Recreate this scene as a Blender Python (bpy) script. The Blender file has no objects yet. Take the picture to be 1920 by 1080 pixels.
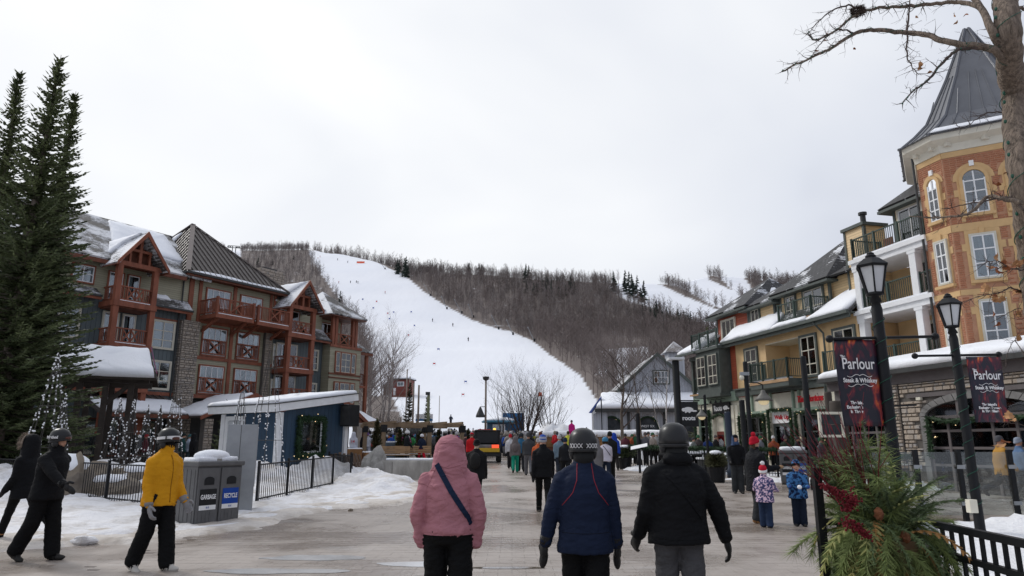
import bpy, math, random
import numpy as np
from mathutils import Vector, Matrix, noise
from mathutils.kdtree import KDTree
R = math.radians
S = bpy.context.scene
C = S.collection
rnd = random.Random(11)
# ---------------------------------------------------------------- camera
CAM_H, PITCH, FPX = 1.6, R(12.68), 1307.0
cd = bpy.data.cameras.new('camera'); cam = bpy.data.objects.new('camera', cd); C.objects.link(cam)
cam.location = (0, 0, CAM_H); cam.rotation_euler = (R(90) + PITCH, 0, 0)
cd.sensor_width = 36; cd.lens = FPX / 1920 * 36; cd.clip_start = 0.1; cd.clip_end = 5000
S.camera = cam
# ---------------------------------------------------------------- sky, sun, exposure
SUN_EL, SUN_AZ = R(38), R(-52)          # azimuth from +Y towards +X
w = bpy.data.worlds.new('World'); S.world = w; w.use_nodes = True
nt = w.node_tree; nt.nodes.clear()
def wn(t, **k):
    n = nt.nodes.new(t)
    for a, b in k.items(): setattr(n, a, b)
    return n
out = wn('ShaderNodeOutputWorld')
sky = wn('ShaderNodeTexSky', sky_type='NISHITA', sun_disc=False, sun_elevation=SUN_EL, sun_rotation=SUN_AZ, altitude=200)
bg1 = wn('ShaderNodeBackground'); bg1.inputs[1].default_value = 0.1
nt.links.new(sky.outputs[0], bg1.inputs[0])
tc = wn('ShaderNodeTexCoord')
mp = wn('ShaderNodeMapping'); mp.inputs['Scale'].default_value = (1, 1, 1.9); mp.inputs['Rotation'].default_value = (0, .5, .4)
nt.links.new(tc.outputs['Generated'], mp.inputs[0])
nz = wn('ShaderNodeTexNoise'); nz.inputs['Scale'].default_value = 1.5; nz.inputs['Detail'].default_value = 4; nz.inputs['Roughness'].default_value = .45; nz.inputs['Distortion'].default_value = .35
nt.links.new(mp.outputs[0], nz.inputs[0])
dot = wn('ShaderNodeVectorMath', operation='DOT_PRODUCT'); dot.inputs[1].default_value = (math.sin(SUN_AZ) * math.cos(SUN_EL), math.cos(SUN_AZ) * math.cos(SUN_EL), math.sin(SUN_EL))
nt.links.new(tc.outputs['Generated'], dot.inputs[0])
ma = wn('ShaderNodeMath', operation='MULTIPLY_ADD'); ma.inputs[1].default_value = .66; ma.inputs[2].default_value = -.20
nt.links.new(dot.outputs['Value'], ma.inputs[0])
ad = wn('ShaderNodeMath', operation='ADD'); nt.links.new(ma.outputs[0], ad.inputs[0]); nt.links.new(nz.outputs[0], ad.inputs[1])
cr = wn('ShaderNodeValToRGB')
cr.color_ramp.elements[0].position = .40; cr.color_ramp.elements[0].color = (.50, .53, .62, 1)
cr.color_ramp.elements[1].position = 1.0; cr.color_ramp.elements[1].color = (.94, .95, .96, 1)
e = cr.color_ramp.elements.new(.62); e.color = (.70, .73, .80, 1)
nt.links.new(ad.outputs[0], cr.inputs[0])
bg2 = wn('ShaderNodeBackground'); bg2.inputs[1].default_value = .92
nt.links.new(cr.outputs[0], bg2.inputs[0])
mx = wn('ShaderNodeMixShader'); mx.inputs[0].default_value = .96
nt.links.new(bg1.outputs[0], mx.inputs[1]); nt.links.new(bg2.outputs[0], mx.inputs[2]); nt.links.new(mx.outputs[0], out.inputs[0])
sl = bpy.data.lights.new('sun', 'SUN'); sl.energy = 1.25; sl.angle = R(12); sl.color = (1, .97, .93)
so = bpy.data.objects.new('sun', sl); C.objects.link(so)
so.rotation_euler = Vector((-math.sin(SUN_AZ) * math.cos(SUN_EL), -math.cos(SUN_AZ) * math.cos(SUN_EL), -math.sin(SUN_EL))).to_track_quat('-Z', 'Y').to_euler()
S.view_settings.view_transform = 'Standard'; S.view_settings.look = 'None'; S.view_settings.exposure = 0.25; S.view_settings.gamma = 1
S.render.engine = 'CYCLES'; S.cycles.use_denoising = True
S.cycles.max_bounces = 6; S.cycles.diffuse_bounces = 3; S.cycles.glossy_bounces = 3; S.cycles.transparent_max_bounces = 12; S.cycles.transmission_bounces = 4
# ---------------------------------------------------------------- mesh helpers
class MB:
    def __init__(s): s.v = []; s.f = []; s.m = []; s.k = 0
    def add(s, v, f):
        o = len(s.v); s.v += [tuple(p) for p in v]; s.f += [tuple(i + o for i in q) for q in f]; s.m += [s.k] * len(f); return s
    def box(s, x0, x1, y0, y1, z0, z1):
        return s.add([(x0,y0,z0),(x1,y0,z0),(x1,y1,z0),(x0,y1,z0),(x0,y0,z1),(x1,y0,z1),(x1,y1,z1),(x0,y1,z1)],
                     [(0,3,2,1),(4,5,6,7),(0,1,5,4),(1,2,6,5),(2,3,7,6),(3,0,4,7)])
    def bar(s, p, q, w, h=None, up=(0, 0, 1)):
        p, q, up = Vector(p), Vector(q), Vector(up); h = w if h is None else h
        d = (q - p).normalized(); a = d.cross(up)
        if a.length < 1e-4: a = d.cross(Vector((1, 0, 0)))
        a.normalize(); b = a.cross(d).normalized(); a *= w / 2; b *= h / 2
        return s.add([p-a-b, p+a-b, p+a+b, p-a+b, q-a-b, q+a-b, q+a+b, q-a+b],
                     [(0,1,2,3),(7,6,5,4),(1,0,4,5),(2,1,5,6),(3,2,6,7),(0,3,7,4)])
    def tube(s, pts, rad, n=6, cap=True):
        pts = [Vector(p) for p in pts]; m = len(pts)
        if not hasattr(rad, '__len__'): rad = [rad] * m
        ref = None; o = len(s.v)
        for i in range(m):
            d = (pts[min(i + 1, m - 1)] - pts[max(i - 1, 0)])
            d = d.normalized() if d.length > 1e-9 else Vector((0, 0, 1))
            if ref is None:
                ref = d.cross(Vector((0, 0, 1)))
                if ref.length < .05: ref = d.cross(Vector((1, 0, 0)))
            ref = (ref - d * ref.dot(d))
            ref = ref.normalized() if ref.length > 1e-6 else d.orthogonal().normalized()
            b = d.cross(ref)
            for k in range(n):
                t = 2 * math.pi * k / n
                s.v.append(tuple(pts[i] + (ref * math.cos(t) + b * math.sin(t)) * rad[i]))
        fs = [(o + i*n + k, o + i*n + (k+1) % n, o + (i+1)*n + (k+1) % n, o + (i+1)*n + k) for i in range(m-1) for k in range(n)]
        if cap: fs += [tuple(o + k for k in reversed(range(n))), tuple(o + (m-1)*n + k for k in range(n))]
        s.f += fs; s.m += [s.k] * len(fs); return s
    def loft(s, rings, cap=True):
        n = len(rings[0]); o = len(s.v); m = len(rings)
        for r in rings: s.v += [tuple(p) for p in r]
        fs = [(o + i*n + k, o + i*n + (k+1) % n, o + (i+1)*n + (k+1) % n, o + (i+1)*n + k) for i in range(m-1) for k in range(n)]
        if cap: fs += [tuple(o + k for k in reversed(range(n))), tuple(o + (m-1)*n + k for k in range(n))]
        s.f += fs; s.m += [s.k] * len(fs); return s
    def lathe(s, prof, n=16, c=(0, 0, 0), a0=0.0, sx=1, sy=1):
        return s.loft([[(c[0] + r*sx*math.cos(a0 + 2*math.pi*k/n), c[1] + r*sy*math.sin(a0 + 2*math.pi*k/n), c[2] + z) for k in range(n)] for r, z in prof])
    def ell(s, c, r, n=12, m=8, rot=None):
        rings = []
        for i in range(m + 1):
            t = -math.pi/2 + math.pi * (i + (.15 if i == 0 else -.15 if i == m else 0)) / m
            ring = []
            for k in range(n):
                a = 2*math.pi*k/n
                p = Vector((r[0]*math.cos(t)*math.cos(a), r[1]*math.cos(t)*math.sin(a), r[2]*math.sin(t)))
                if rot is not None: p = rot @ p
                ring.append(p + Vector(c))
            rings.append(ring)
        return s.loft(rings)
    def prism(s, poly, d):                       # planar polygon (3D points) pushed by d
        n = len(poly); d = Vector(d); a = [Vector(p) for p in poly]
        return s.add(a + [p + d for p in a], [tuple(range(n))[::-1], tuple(range(n, 2*n))] + [(i, (i+1) % n, n + (i+1) % n, n + i) for i in range(n)])
    def quad(s, a, b, c, d): return s.add([a, b, c, d], [(0, 1, 2, 3)])
    def mesh(s, name, mats, smooth=False):
        me = bpy.data.meshes.new(name); me.from_pydata(s.v, [], s.f)
        for m in (mats if isinstance(mats, (list, tuple)) else [mats]): me.materials.append(m)
        if isinstance(mats, (list, tuple)) and len(mats) > 1: me.polygons.foreach_set('material_index', s.m)
        if smooth: me.polygons.foreach_set('use_smooth', [True] * len(me.polygons))
        me.update(); return me
    def build(s, name, mats, parent=None, smooth=False, **props):
        return link(name, s.mesh(name, mats, smooth), parent, **props)
def link(name, me, parent=None, loc=None, rot=None, **props):
    o = bpy.data.objects.new(name, me); C.objects.link(o)
    if parent is not None: o.parent = parent
    if loc is not None: o.location = loc
    if rot is not None: o.rotation_euler = rot
    for k, v in props.items():
        if v is not None: o[k] = v
    return o
def thing(name, label, cat, loc=(0, 0, 0), rz=0, group=None):
    return link(name, None, None, loc, (0, 0, rz), label=label, category=cat, group=group)
def tag(o, label, cat, group=None):
    o['label'] = label; o['category'] = cat
    if group: o['group'] = group
    return o
def copy_tree(o, parent=None):
    c = o.copy(); C.objects.link(c); c.parent = parent
    for ch in KIDS(o): copy_tree(ch, c)
    return c
TS = bpy.data.scenes.new('workbench')
def baked(o):
    TS.collection.objects.link(o); vl = TS.view_layers[0]; vl.update(); dg = vl.depsgraph; me = bpy.data.meshes.new_from_object(o.evaluated_get(dg)); bpy.data.objects.remove(o); return me
def KIDS(o): return [x for x in list(C.objects) if x.parent == o]
def beveled(o, wd=.01, seg=2):
    m = o.modifiers.new('bevel', 'BEVEL'); m.width = wd; m.segments = seg; m.limit_method = 'ANGLE'; return o
# ---------------------------------------------------------------- materials
MATS = {}
def NT(name):
    m = bpy.data.materials.new(name); m.use_nodes = True; n = m.node_tree
    return m, n, n.nodes['Principled BSDF']
def nd(n, t, ins=None, **k):
    x = n.nodes.new(t)
    for a, b in k.items(): setattr(x, a, b)
    for a, b in (ins or {}).items():
        if isinstance(b, bpy.types.NodeSocket): n.links.new(b, x.inputs[a])
        else: x.inputs[a].default_value = b
    return x
def mixc(n, f, a, b, bt='MIX'):
    x = n.nodes.new('ShaderNodeMix'); x.data_type = 'RGBA'; x.blend_type = bt
    for i, v in ((0, f), (6, a), (7, b)):
        if isinstance(v, bpy.types.NodeSocket): n.links.new(v, x.inputs[i])
        elif i == 0: x.inputs[0].default_value = v
        else: x.inputs[i].default_value = (*v, 1) if len(v) == 3 else v
    return x.outputs[2]
def math_(n, op, a, b=0.0, c=0.0):
    x = n.nodes.new('ShaderNodeMath'); x.operation = op
    for i, v in enumerate((a, b, c)):
        if isinstance(v, bpy.types.NodeSocket): n.links.new(v, x.inputs[i])
        else: x.inputs[i].default_value = v
    return x.outputs[0]
def coord(n, kind='Object', scale=(1, 1, 1)):
    t = nd(n, 'ShaderNodeTexCoord'); m = nd(n, 'ShaderNodeMapping', {0: t.outputs[kind], 'Scale': scale}); return m.outputs[0]
def M(name, col, rough=.65, var=.18, scale=4.0, bump=0.0, bscale=None, metal=0.0, spec=.28, col2=None, thr=None, stretch=(1, 1, 1), coat=0):
    """plain surface: two-tone noise in colour, optional noise relief"""
    if name in MATS: return MATS[name]
    m, n, p = NT(name); v = coord(n, 'Object', stretch)
    z = nd(n, 'ShaderNodeTexNoise', {0: v, 'Scale': scale, 'Detail': 5.0, 'Roughness': .6})
    f = z.outputs[0]
    lo, hi = thr if thr else (.3, .7)
    f = nd(n, 'ShaderNodeMapRange', {0: f, 1: lo, 2: hi}).outputs[0]
    a = tuple(c * (1 - var) for c in col); b = tuple(min(1, c * (1 + var)) for c in col) if col2 is None else col2
    n.links.new(mixc(n, f, a, b), p.inputs['Base Color'])
    p.inputs['Roughness'].default_value = rough; p.inputs['Metallic'].default_value = metal; p.inputs['Specular IOR Level'].default_value = spec
    p.inputs['Coat Weight'].default_value = coat
    if bump:
        z2 = nd(n, 'ShaderNodeTexNoise', {0: v, 'Scale': bscale or scale * 4, 'Detail': 4.0})
        b_ = nd(n, 'ShaderNodeBump', {'Strength': 1.0, 'Distance': bump, 'Height': z2.outputs[0]}); n.links.new(b_.outputs[0], p.inputs['Normal'])
    MATS[name] = m; return m
def M_lines(name, col, axis, step, depth, rough=.6, var=.15, saw=True, gap=.08, bcol=None):
    """boards: lap siding (axis z) or batten (axis x) as relief + dark joint"""
    if name in MATS: return MATS[name]
    m, n, p = NT(name); v = coord(n)
    s = nd(n, 'ShaderNodeSeparateXYZ', {0: v}).outputs[axis]
    q = math_(n, 'DIVIDE', s, step); fr = math_(n, 'FRACT', math_(n, 'ADD', q, 100.0)); idx = math_(n, 'FLOOR', q)
    wv = nd(n, 'ShaderNodeTexWhiteNoise', {1: idx}, noise_dimensions='1D')
    z = nd(n, 'ShaderNodeTexNoise', {0: v, 'Scale': 3.0, 'Detail': 5.0})
    f = math_(n, 'ADD', math_(n, 'MULTIPLY', wv.outputs[0], .6), math_(n, 'MULTIPLY', z.outputs[0], .5))
    c = mixc(n, f, tuple(x * (1 - var) for x in col), tuple(min(1, x * (1 + var)) for x in col))
    joint = math_(n, 'LESS_THAN', fr, gap)
    c = mixc(n, joint, c, bcol or tuple(x * .5 for x in col))
    n.links.new(c, p.inputs['Base Color']); p.inputs['Roughness'].default_value = rough
    h = math_(n, 'SUBTRACT', 1.0, fr) if saw else math_(n, 'GREATER_THAN', fr, gap)
    b_ = nd(n, 'ShaderNodeBump', {'Strength': 1.0, 'Distance': depth, 'Height': h}); n.links.new(b_.outputs[0], p.inputs['Normal'])
    MATS[name] = m; return m
def snow_mat(name='snow', col=(.88, .90, .94), dirt=0.0, bump=.03, bs=9.0, dcol=(.46, .42, .37)):
    if name in MATS: return MATS[name]
    m, n, p = NT(name); v = coord(n)
    z = nd(n, 'ShaderNodeTexNoise', {0: v, 'Scale': 1.3, 'Detail': 8.0, 'Roughness': .65})
    f = nd(n, 'ShaderNodeMapRange', {0: z.outputs[0], 1: .45, 2: .72, 3: 0.0, 4: dirt}).outputs[0]
    c = mixc(n, f, col, dcol)
    n.links.new(c, p.inputs['Base Color']); p.inputs['Roughness'].default_value = .75; p.inputs['Specular IOR Level'].default_value = .25
    z2 = nd(n, 'ShaderNodeTexNoise', {0: v, 'Scale': bs, 'Detail': 7.0, 'Roughness': .6})
    b_ = nd(n, 'ShaderNodeBump', {'Strength': 1.0, 'Distance': bump, 'Height': z2.outputs[0]}); n.links.new(b_.outputs[0], p.inputs['Normal'])
    MATS[name] = m; return m
SNOW = snow_mat()
# ---------------------------------------------------------------- lie of the land
YS = np.array([-60, 12, 22, 75, 95, 130, 180, 330, 600, 760, 900.]); ZS = np.array([0, 0, .10, 1.25, 2.1, 6.6, 15.2, 57, 170, 216, 235.])
_yy = np.arange(-60, 900, 1.0); _zz = np.interp(_yy, YS, ZS)
_k = np.ones(9) / 9; _z1 = np.convolve(np.pad(_zz, 4, 'edge'), _k, 'valid')
_kw = np.ones(41) / 41; _z2 = np.convolve(np.pad(_zz, 20, 'edge'), _kw, 'valid')
_b = np.clip((_yy - 100) / 60, 0, 1); _zz = _z1 * (1 - _b) + _z2 * _b
def gz(y): return float(np.interp(y, _yy, _zz))
def proj(x, y, z):
    z = z - CAM_H; dep = y * math.cos(PITCH) + z * math.sin(PITCH); up = -y * math.sin(PITCH) + z * math.cos(PITCH)
    return 960 + FPX * x / dep, 540 - FPX * up / dep
def tan_row(r): return math.tan(PITCH + math.atan((540 - r) / FPX))
RX = np.array([-900, 0, 300, 380, 430, 470, 520, 570, 640, 690, 745, 800, 900, 1000, 1100, 1200, 1260, 1300, 1340, 1400, 1450, 1600, 1920, 2600])
RY = np.array([440, 432, 430, 440, 447, 447, 457, 469, 480, 491, 506, 508, 513, 524, 528, 531, 530, 526, 518, 521, 528, 536, 545, 560])
def ridge(a):            # a = X/Y  -> distance of the crest for that bearing
    px = 960 + FPX * a * .99
    t = tan_row(float(np.interp(px, RX, RY)))
    ys = np.arange(110, 900, 2.0); tt = (np.interp(ys, _yy, _zz) - CAM_H) / ys
    i = int(np.argmax(tt > t)) if (tt > t).any() else len(ys) - 1
    return float(ys[i])
def inpoly(x, y, P):
    c = False; n = len(P)
    for i in range(n):
        (x1, y1), (x2, y2) = P[i], P[i - 1]
        if (y1 > y) != (y2 > y) and x < (x2 - x1) * (y - y1) / (y2 - y1) + x1: c = not c
    return c
RUNS = [[(566,440),(586,488),(604,517),(630,552),(662,592),(690,640),(700,700),(690,742),(735,742),(760,800),(760,900),(1330,900),(1330,770),(1125,760),(1100,722),(1090,705),(1066,688),(1030,665),(1000,640),(960,622),(925,614),(880,598),(830,570),(790,543),(757,514),(735,506),(700,488),(640,470),(600,452)],
        [(1140,536),(1195,526),(1240,534),(1285,556),(1350,582),(1420,640),(1335,632),(1290,606),(1240,582),(1170,562)],
        [(1225,490),(1310,490),(1330,524),(1380,548),(1405,600),(1340,574),(1290,545),(1250,530)],
        [(1335,505),(1385,505),(1425,562),(1385,556)],
        [(408,415),(446,415),(452,485),(425,485)],
        [(1130,655),(1215,650),(1235,690),(1160,715),(1120,700)]]
def on_run(px, py): return any(inpoly(px, py, q) for q in RUNS)
def hz(x, y):            # height of the hill incl. undulation
    u = max(0, min(1, (y - 110) / 120))
    return gz(y) + u * (2.2 * noise.noise((x * .012, y * .012, 3.1)) + .7 * noise.noise((x * .045, y * .045, 1.7)))
# ---------------------------------------------------------------- hill
def build_hill():
    cols = np.concatenate([np.linspace(-1.5, -.62, 16)[:-1], np.linspace(-.62, .62, 330), np.linspace(.62, 1.5, 16)[1:]])
    NR = 150; v = []; msk = []
    for a in cols:
        yr = ridge(a)
        for j in range(NR + 4):
            y = 78 + (yr - 78) * (j / NR) ** 1.15 if j <= NR else yr + (j - NR) * 40
            x = a * y
            z = hz(x, y) if j <= NR else hz(a * yr, yr) - (j - NR) * 9
            v.append((x, y, z))
            px, py = proj(x, y, z); msk.append(0.0 if (on_run(px, py) or y < 112) else 1.0)
    n = NR + 4; nc = len(cols)
    f = [(i*n + j, (i+1)*n + j, (i+1)*n + j + 1, i*n + j + 1) for i in range(nc - 1) for j in range(n - 1)]
    m = MB(); m.v = v; m.f = f; m.m = [0] * len(f)
    mt, nn, p = NT('hill_snow'); vv = coord(nn)
    at = nd(nn, 'ShaderNodeAttribute', attribute_name='wood')
    z = nd(nn, 'ShaderNodeTexNoise', {0: vv, 'Scale': .12, 'Detail': 9.0, 'Roughness': .7})
    ff = math_(nn, 'MULTIPLY', at.outputs['Fac'], nd(nn, 'ShaderNodeMapRange', {0: z.outputs[0], 1: .28, 2: .40}).outputs[0])
    z3 = nd(nn, 'ShaderNodeTexNoise', {0: vv, 'Scale': .02, 'Detail': 6.0})
    sn = mixc(nn, z3.outputs[0], (.80, .83, .89), (.90, .91, .94))
    nn.links.new(mixc(nn, ff, sn, (.19, .16, .145)), p.inputs['Base Color']); p.inputs['Roughness'].default_value = .8; p.inputs['Specular IOR Level'].default_value = .2
    z2 = nd(nn, 'ShaderNodeTexNoise', {0: coord(nn, 'Object', (.35, .06, .06)), 'Scale': 1.0, 'Detail': 7.0})
    b_ = nd(nn, 'ShaderNodeBump', {'Strength': .35, 'Distance': .5, 'Height': z2.outputs[0]}); nn.links.new(b_.outputs[0], p.inputs['Normal'])
    o = m.build('ski_hill', mt, smooth=True, kind='structure')
    o.data.attributes.new('wood', 'FLOAT', 'POINT').data.foreach_set('value', msk)
build_hill()
# ---------------------------------------------------------------- woods on the hill (one far mass)
def wire_tree(rg, h, nb=24, sub=3, w0=.09, conifer=False):
    """cheap far tree: 3-sided trunk and ribbon twigs -> (verts, faces)"""
    V = []; Fc = []
    lean = (rg.uniform(-.05, .05) * h, rg.uniform(-.05, .05) * h)
    r = .011 * h
    def P(t): return np.array([lean[0] * t * t, lean[1] * t * t, h * t])
    for t, rr in ((0, r), (.55, r * .6), (1, r * .12)):
        for k in range(3): V.append(P(t) + rr * np.array([math.cos(2.1 * k), math.sin(2.1 * k), 0]))
    for i in range(2):
        for k in range(3): Fc.append((3*i + k, 3*i + (k+1) % 3, 3*i + 3 + (k+1) % 3, 3*i + 3 + k))
    def rib(a, b, wd):
        d = b - a; s = np.cross(d, [rg.uniform(-1, 1), rg.uniform(-1, 1), .3]); s = s / (np.linalg.norm(s) + 1e-9) * wd
        o = len(V); V.extend([a - s, a + s, b]); Fc.append((o, o + 1, o + 2))
    for i in range(nb):
        t = .22 + .76 * (i + rg.random()) / nb if not conifer else .06 + .92 * (i + rg.random()) / nb
        az = rg.uniform(0, 6.28)
        if conifer:
            L = h * .26 * (1 - t) + .25; d = np.array([math.cos(az), math.sin(az), -.25]) * L; a = P(t); b = a + d; wd = .30
            rib(a, b, wd); rib(a + .3 * d, b + np.array([d[1], -d[0], 0]) * .3, wd); rib(a + .3 * d, b - np.array([d[1], -d[0], 0]) * .3, wd)
            continue
        L = h * (.34 * (1 - t) + .10) * rg.uniform(.7, 1.2); up = rg.uniform(.7, 1.5)
        d = np.array([math.cos(az), math.sin(az), up]); d = d / np.linalg.norm(d) * L
        a = P(t); b = a + d; rib(a, b, w0)
        for k in range(sub):
            q = rg.uniform(.25, .9); a2 = a + d * q; az2 = az + rg.uniform(-1.2, 1.2)
            d2 = np.array([math.cos(az2), math.sin(az2), rg.uniform(.4, 1.6)]); d2 = d2 / np.linalg.norm(d2) * L * rg.uniform(.3, .6)
            rib(a2, a2 + d2, w0 * .7)
    return np.array(V), Fc
def forest(name, pts, variants, mat, label, cat):
    vs = []; fs = []; o = 0; rg = random.Random(5)
    for (x, y, z, s) in pts:
        V, Fc = rg.choice(variants); a = rg.uniform(0, 6.28); c, sn = math.cos(a), math.sin(a)
        W = np.empty_like(V); W[:, 0] = (V[:, 0] * c - V[:, 1] * sn) * s + x; W[:, 1] = (V[:, 0] * sn + V[:, 1] * c) * s + y; W[:, 2] = V[:, 2] * s + z - .2
        vs.append(W); fs.append([tuple(i + o for i in q) for q in Fc]); o += len(V)
    me = bpy.data.meshes.new(name); me.from_pydata(np.concatenate(vs).tolist(), [], [q for l in fs for q in l]); me.materials.append(mat); me.update()
    return link(name, me, kind='stuff', label=label, category=cat)
BARK_FAR = M('bark_far', (.165, .135, .125), .9, .3, .05)
BARK_FAR2 = M('bark_far_grey', (.225, .20, .19), .9, .3, .05)
NEEDLE_FAR = M('needle_far', (.035, .05, .04), .8, .3, .1)
rg = random.Random(3)
V_bare = [wire_tree(rg, h, 22, 3, .085) for h in (9, 10.5, 12, 11, 9.5, 13)]
V_con = [wire_tree(rg, h, 60, 0, conifer=True) for h in (8, 10, 12)]
far, con, edge = [], [], []
def scatter(n, a0, a1, y0, y1):
    for _ in range(n):
        a = rg.uniform(a0, a1); yr = ridge_t(a); y = math.sqrt(rg.uniform(y0 * y0, max(y0 + 1, min(y1, yr + 14)) ** 2))
        x = a * y; z = hz(x, min(y, yr)); p = proj(x, y, z)
        if y < 112 or on_run(*p) or p[0] < -40 or p[0] > 1960: continue
        c = noise.noise((x * .02, y * .02, 7)) > .30 and rg.random() < .16 and y > 250
        (con if c else far).append((x, y, z, rg.uniform(.65, 1.15) * (.72 if y > 300 else 1)))
_ra = np.linspace(-1.0, 1.0, 400); _rv = np.array([ridge(a) for a in _ra])
def ridge_t(a): return float(np.interp(a, _ra, _rv))
scatter(2300, -.62, -.2, 330, 700)
scatter(7200, -.25, .46, 300, 700)
scatter(1500, .0, .5, 130, 320)
scatter(900, -.42, -.2, 420, 700)
for _ in range(330):
    a = rg.uniform(-.31, -.1); yr = ridge_t(a) + rg.uniform(4, 26); far.append((a * yr, yr, hz(a * (yr - 10), yr - 10) - 3, rg.uniform(.7, 1.25)))
scatter(500, -.6, -.2, 130, 330)
scatter(700, .4, .8, 150, 500)
for (px, py) in ((987, 530), (872, 500), (897, 500), (1180, 553), (1197, 560), (1170, 548), (1210, 568), (750, 515), (760, 520), (742, 512), (1148, 548)):
    a = (px - 960) / FPX / .985; t = tan_row(py); ys = np.arange(120, ridge_t(a), 2.0)
    tt = (np.array([hz(a * y, y) for y in ys]) - CAM_H) / ys; i = int(np.argmax(tt > t)) if (tt > t).any() else len(ys) - 1
    con += [(a * ys[i] + rg.uniform(-3, 3), ys[i], hz(a * ys[i], ys[i]), rg.uniform(.9, 1.3)) for _ in range(2)]
half = len(far) // 3
forest('bare_woods', far[half:], V_bare, BARK_FAR, 'brown bare woods covering the hillside beside the white ski run', 'woods')
forest('grey_woods', far[:half], V_bare, BARK_FAR2, 'paler grey bare trees mixed through the hillside woods', 'woods')
forest('evergreen_woods', con, V_con, NEEDLE_FAR, 'dark evergreens dotted through the bare hillside woods', 'woods')
# ---------------------------------------------------------------- plaza
def pave_mat():
    m, n, p = NT('wet_paving')
    g = nd(n, 'ShaderNodeNewGeometry').outputs['Position']
    z1 = nd(n, 'ShaderNodeTexNoise', {0: g, 'Scale': .35, 'Detail': 6.0, 'Roughness': .6}).outputs[0]
    z2 = nd(n, 'ShaderNodeTexNoise', {0: g, 'Scale': 6.0, 'Detail': 8.0, 'Roughness': .75}).outputs[0]
    mp = nd(n, 'ShaderNodeMapping', {0: g, 'Scale': (.25, .8, 1)}).outputs[0]
    z3 = nd(n, 'ShaderNodeTexNoise', {0: mp, 'Scale': 1.0, 'Detail': 9.0, 'Roughness': .68}).outputs[0]
    c = mixc(n, nd(n, 'ShaderNodeMapRange', {0: z1, 1: .42, 2: .58}).outputs[0], (.27, .218, .175), (.41, .36, .32))
    c = mixc(n, math_(n, 'MULTIPLY', nd(n, 'ShaderNodeMapRange', {0: z2, 1: .3, 2: .7}).outputs[0], .55), c, (.27, .24, .22))
    ice = nd(n, 'ShaderNodeMapRange', {0: z3, 1: .58, 2: .74}).outputs[0]
    c = mixc(n, math_(n, 'MULTIPLY', ice, .45), c, (.70, .69, .68))
    brk = nd(n, 'ShaderNodeTexBrick', {0: g, 'Scale': 1.0, 'Mortar Size': .006, 'Brick Width': .36, 'Row Height': .24, 'Color1': (1, 1, 1, 1), 'Color2': (.86, .86, .86, 1), 'Mortar': (.62, .6, .58, 1)})
    c = mixc(n, .12, c, brk.outputs[0], 'MULTIPLY')
    n.links.new(c, p.inputs['Base Color'])
    r = nd(n, 'ShaderNodeMapRange', {0: z1, 1: .42, 2: .58, 3: .10, 4: .40}).outputs[0]
    r = math_(n, 'ADD', r, math_(n, 'MULTIPLY', z2, .16)); n.links.new(r, p.inputs['Roughness'])
    b_ = nd(n, 'ShaderNodeBump', {'Strength': .9, 'Distance': .008, 'Height': math_(n, 'ADD', z2, math_(n, 'MULTIPLY', brk.outputs[1], -.3))}); n.links.new(b_.outputs[0], p.inputs['Normal'])
    return m
PAVE = pave_mat()
def grid_sheet(name, xs, ys, zf, mat, **props):
    m = MB(); nx, ny = len(xs), len(ys)
    m.v = [(x, y, zf(x, y)) for y in ys for x in xs]
    m.f = [(j*nx + i, j*nx + i + 1, (j+1)*nx + i + 1, (j+1)*nx + i) for j in range(ny - 1) for i in range(nx - 1)]; m.m = [0] * len(m.f)
    return m.build(name, mat, smooth=True, **props)
plaza = grid_sheet('plaza_pavement', np.linspace(-160, 160, 30), np.concatenate([np.linspace(-14, 24, 20), np.linspace(26, 84, 30)]), lambda x, y: gz(y) - .012, PAVE, kind='structure')
# paving slabs: the nearest as parts, the next ones joined
slab_me = MB().box(-.1785, .1785, -.1185, .1185, -.012, 0).mesh('paving_slab', PAVE)
near, rest, rg2 = [], MB(), random.Random(2)
for j in range(0, 46):
    y = 8.9 + j * .24
    for i in range(-34, 40):
        x = i * .36 + (.18 if j % 2 else 0)
        if abs(x) > y * .74 + .3 or x < -5.4 - (j % 3) * .1: continue
        t = (rg2.uniform(-.0015, .0015), rg2.uniform(-.0015, .0015)); z = gz(y) + rg2.uniform(0, .0015)
        if len(near) < 300 and abs(x) < 4.4: near.append((x, y, z, t))
        else: rest.box(x - .1785, x + .1785, y - .1185, y + .1185, z - .014, z)
for x, y, z, t in near:
    o = link('paving_slab', slab_me, plaza, (x, y, z), (t[0], t[1], 0))
rest.build('paving_slab_field', PAVE, plaza, kind='stuff')
def blob(name, cx, cy, rx, ry, z, mat, seed=0, n=40, **props):
    m = MB(); m.v = [(cx, cy, z)]
    for k in range(n):
        a = 2*math.pi*k/n; q = 1 + .35 * noise.noise((math.cos(a)*1.4 + seed, math.sin(a)*1.4, seed)) + .12 * noise.noise((math.cos(a)*5 + seed, math.sin(a)*5, 3))
        m.v.append((cx + rx*q*math.cos(a), cy + ry*q*math.sin(a), z))
    m.f = [(0, k + 1, (k + 1) % n + 1) for k in range(n)]; m.m = [0] * n
    return m.build(name, mat, **props)
PUD = M('puddle_water', (.15, .125, .095), .02, .1, 2.0, spec=.6)
ICE = M('grey_ice', (.50, .50, .50), .16, .25, 1.2, bump=.004, bscale=6)
blob('puddle', -.05, 9.85, .52, .075, .008, PUD, 1, kind='structure')
blob('puddle', -1.25, 10.15, .62, .20, .008, ICE, 4, kind='structure')
blob('puddle', 1.35, 11.6, .5, .22, .008, PUD, 7, kind='structure')
blob('puddle', -3.0, 9.6, .9, .2, .008, ICE, 9, kind='structure')
blob('puddle', 1.75, 14.6, .5, .3, .008, ICE, 12, kind='structure')
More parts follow.
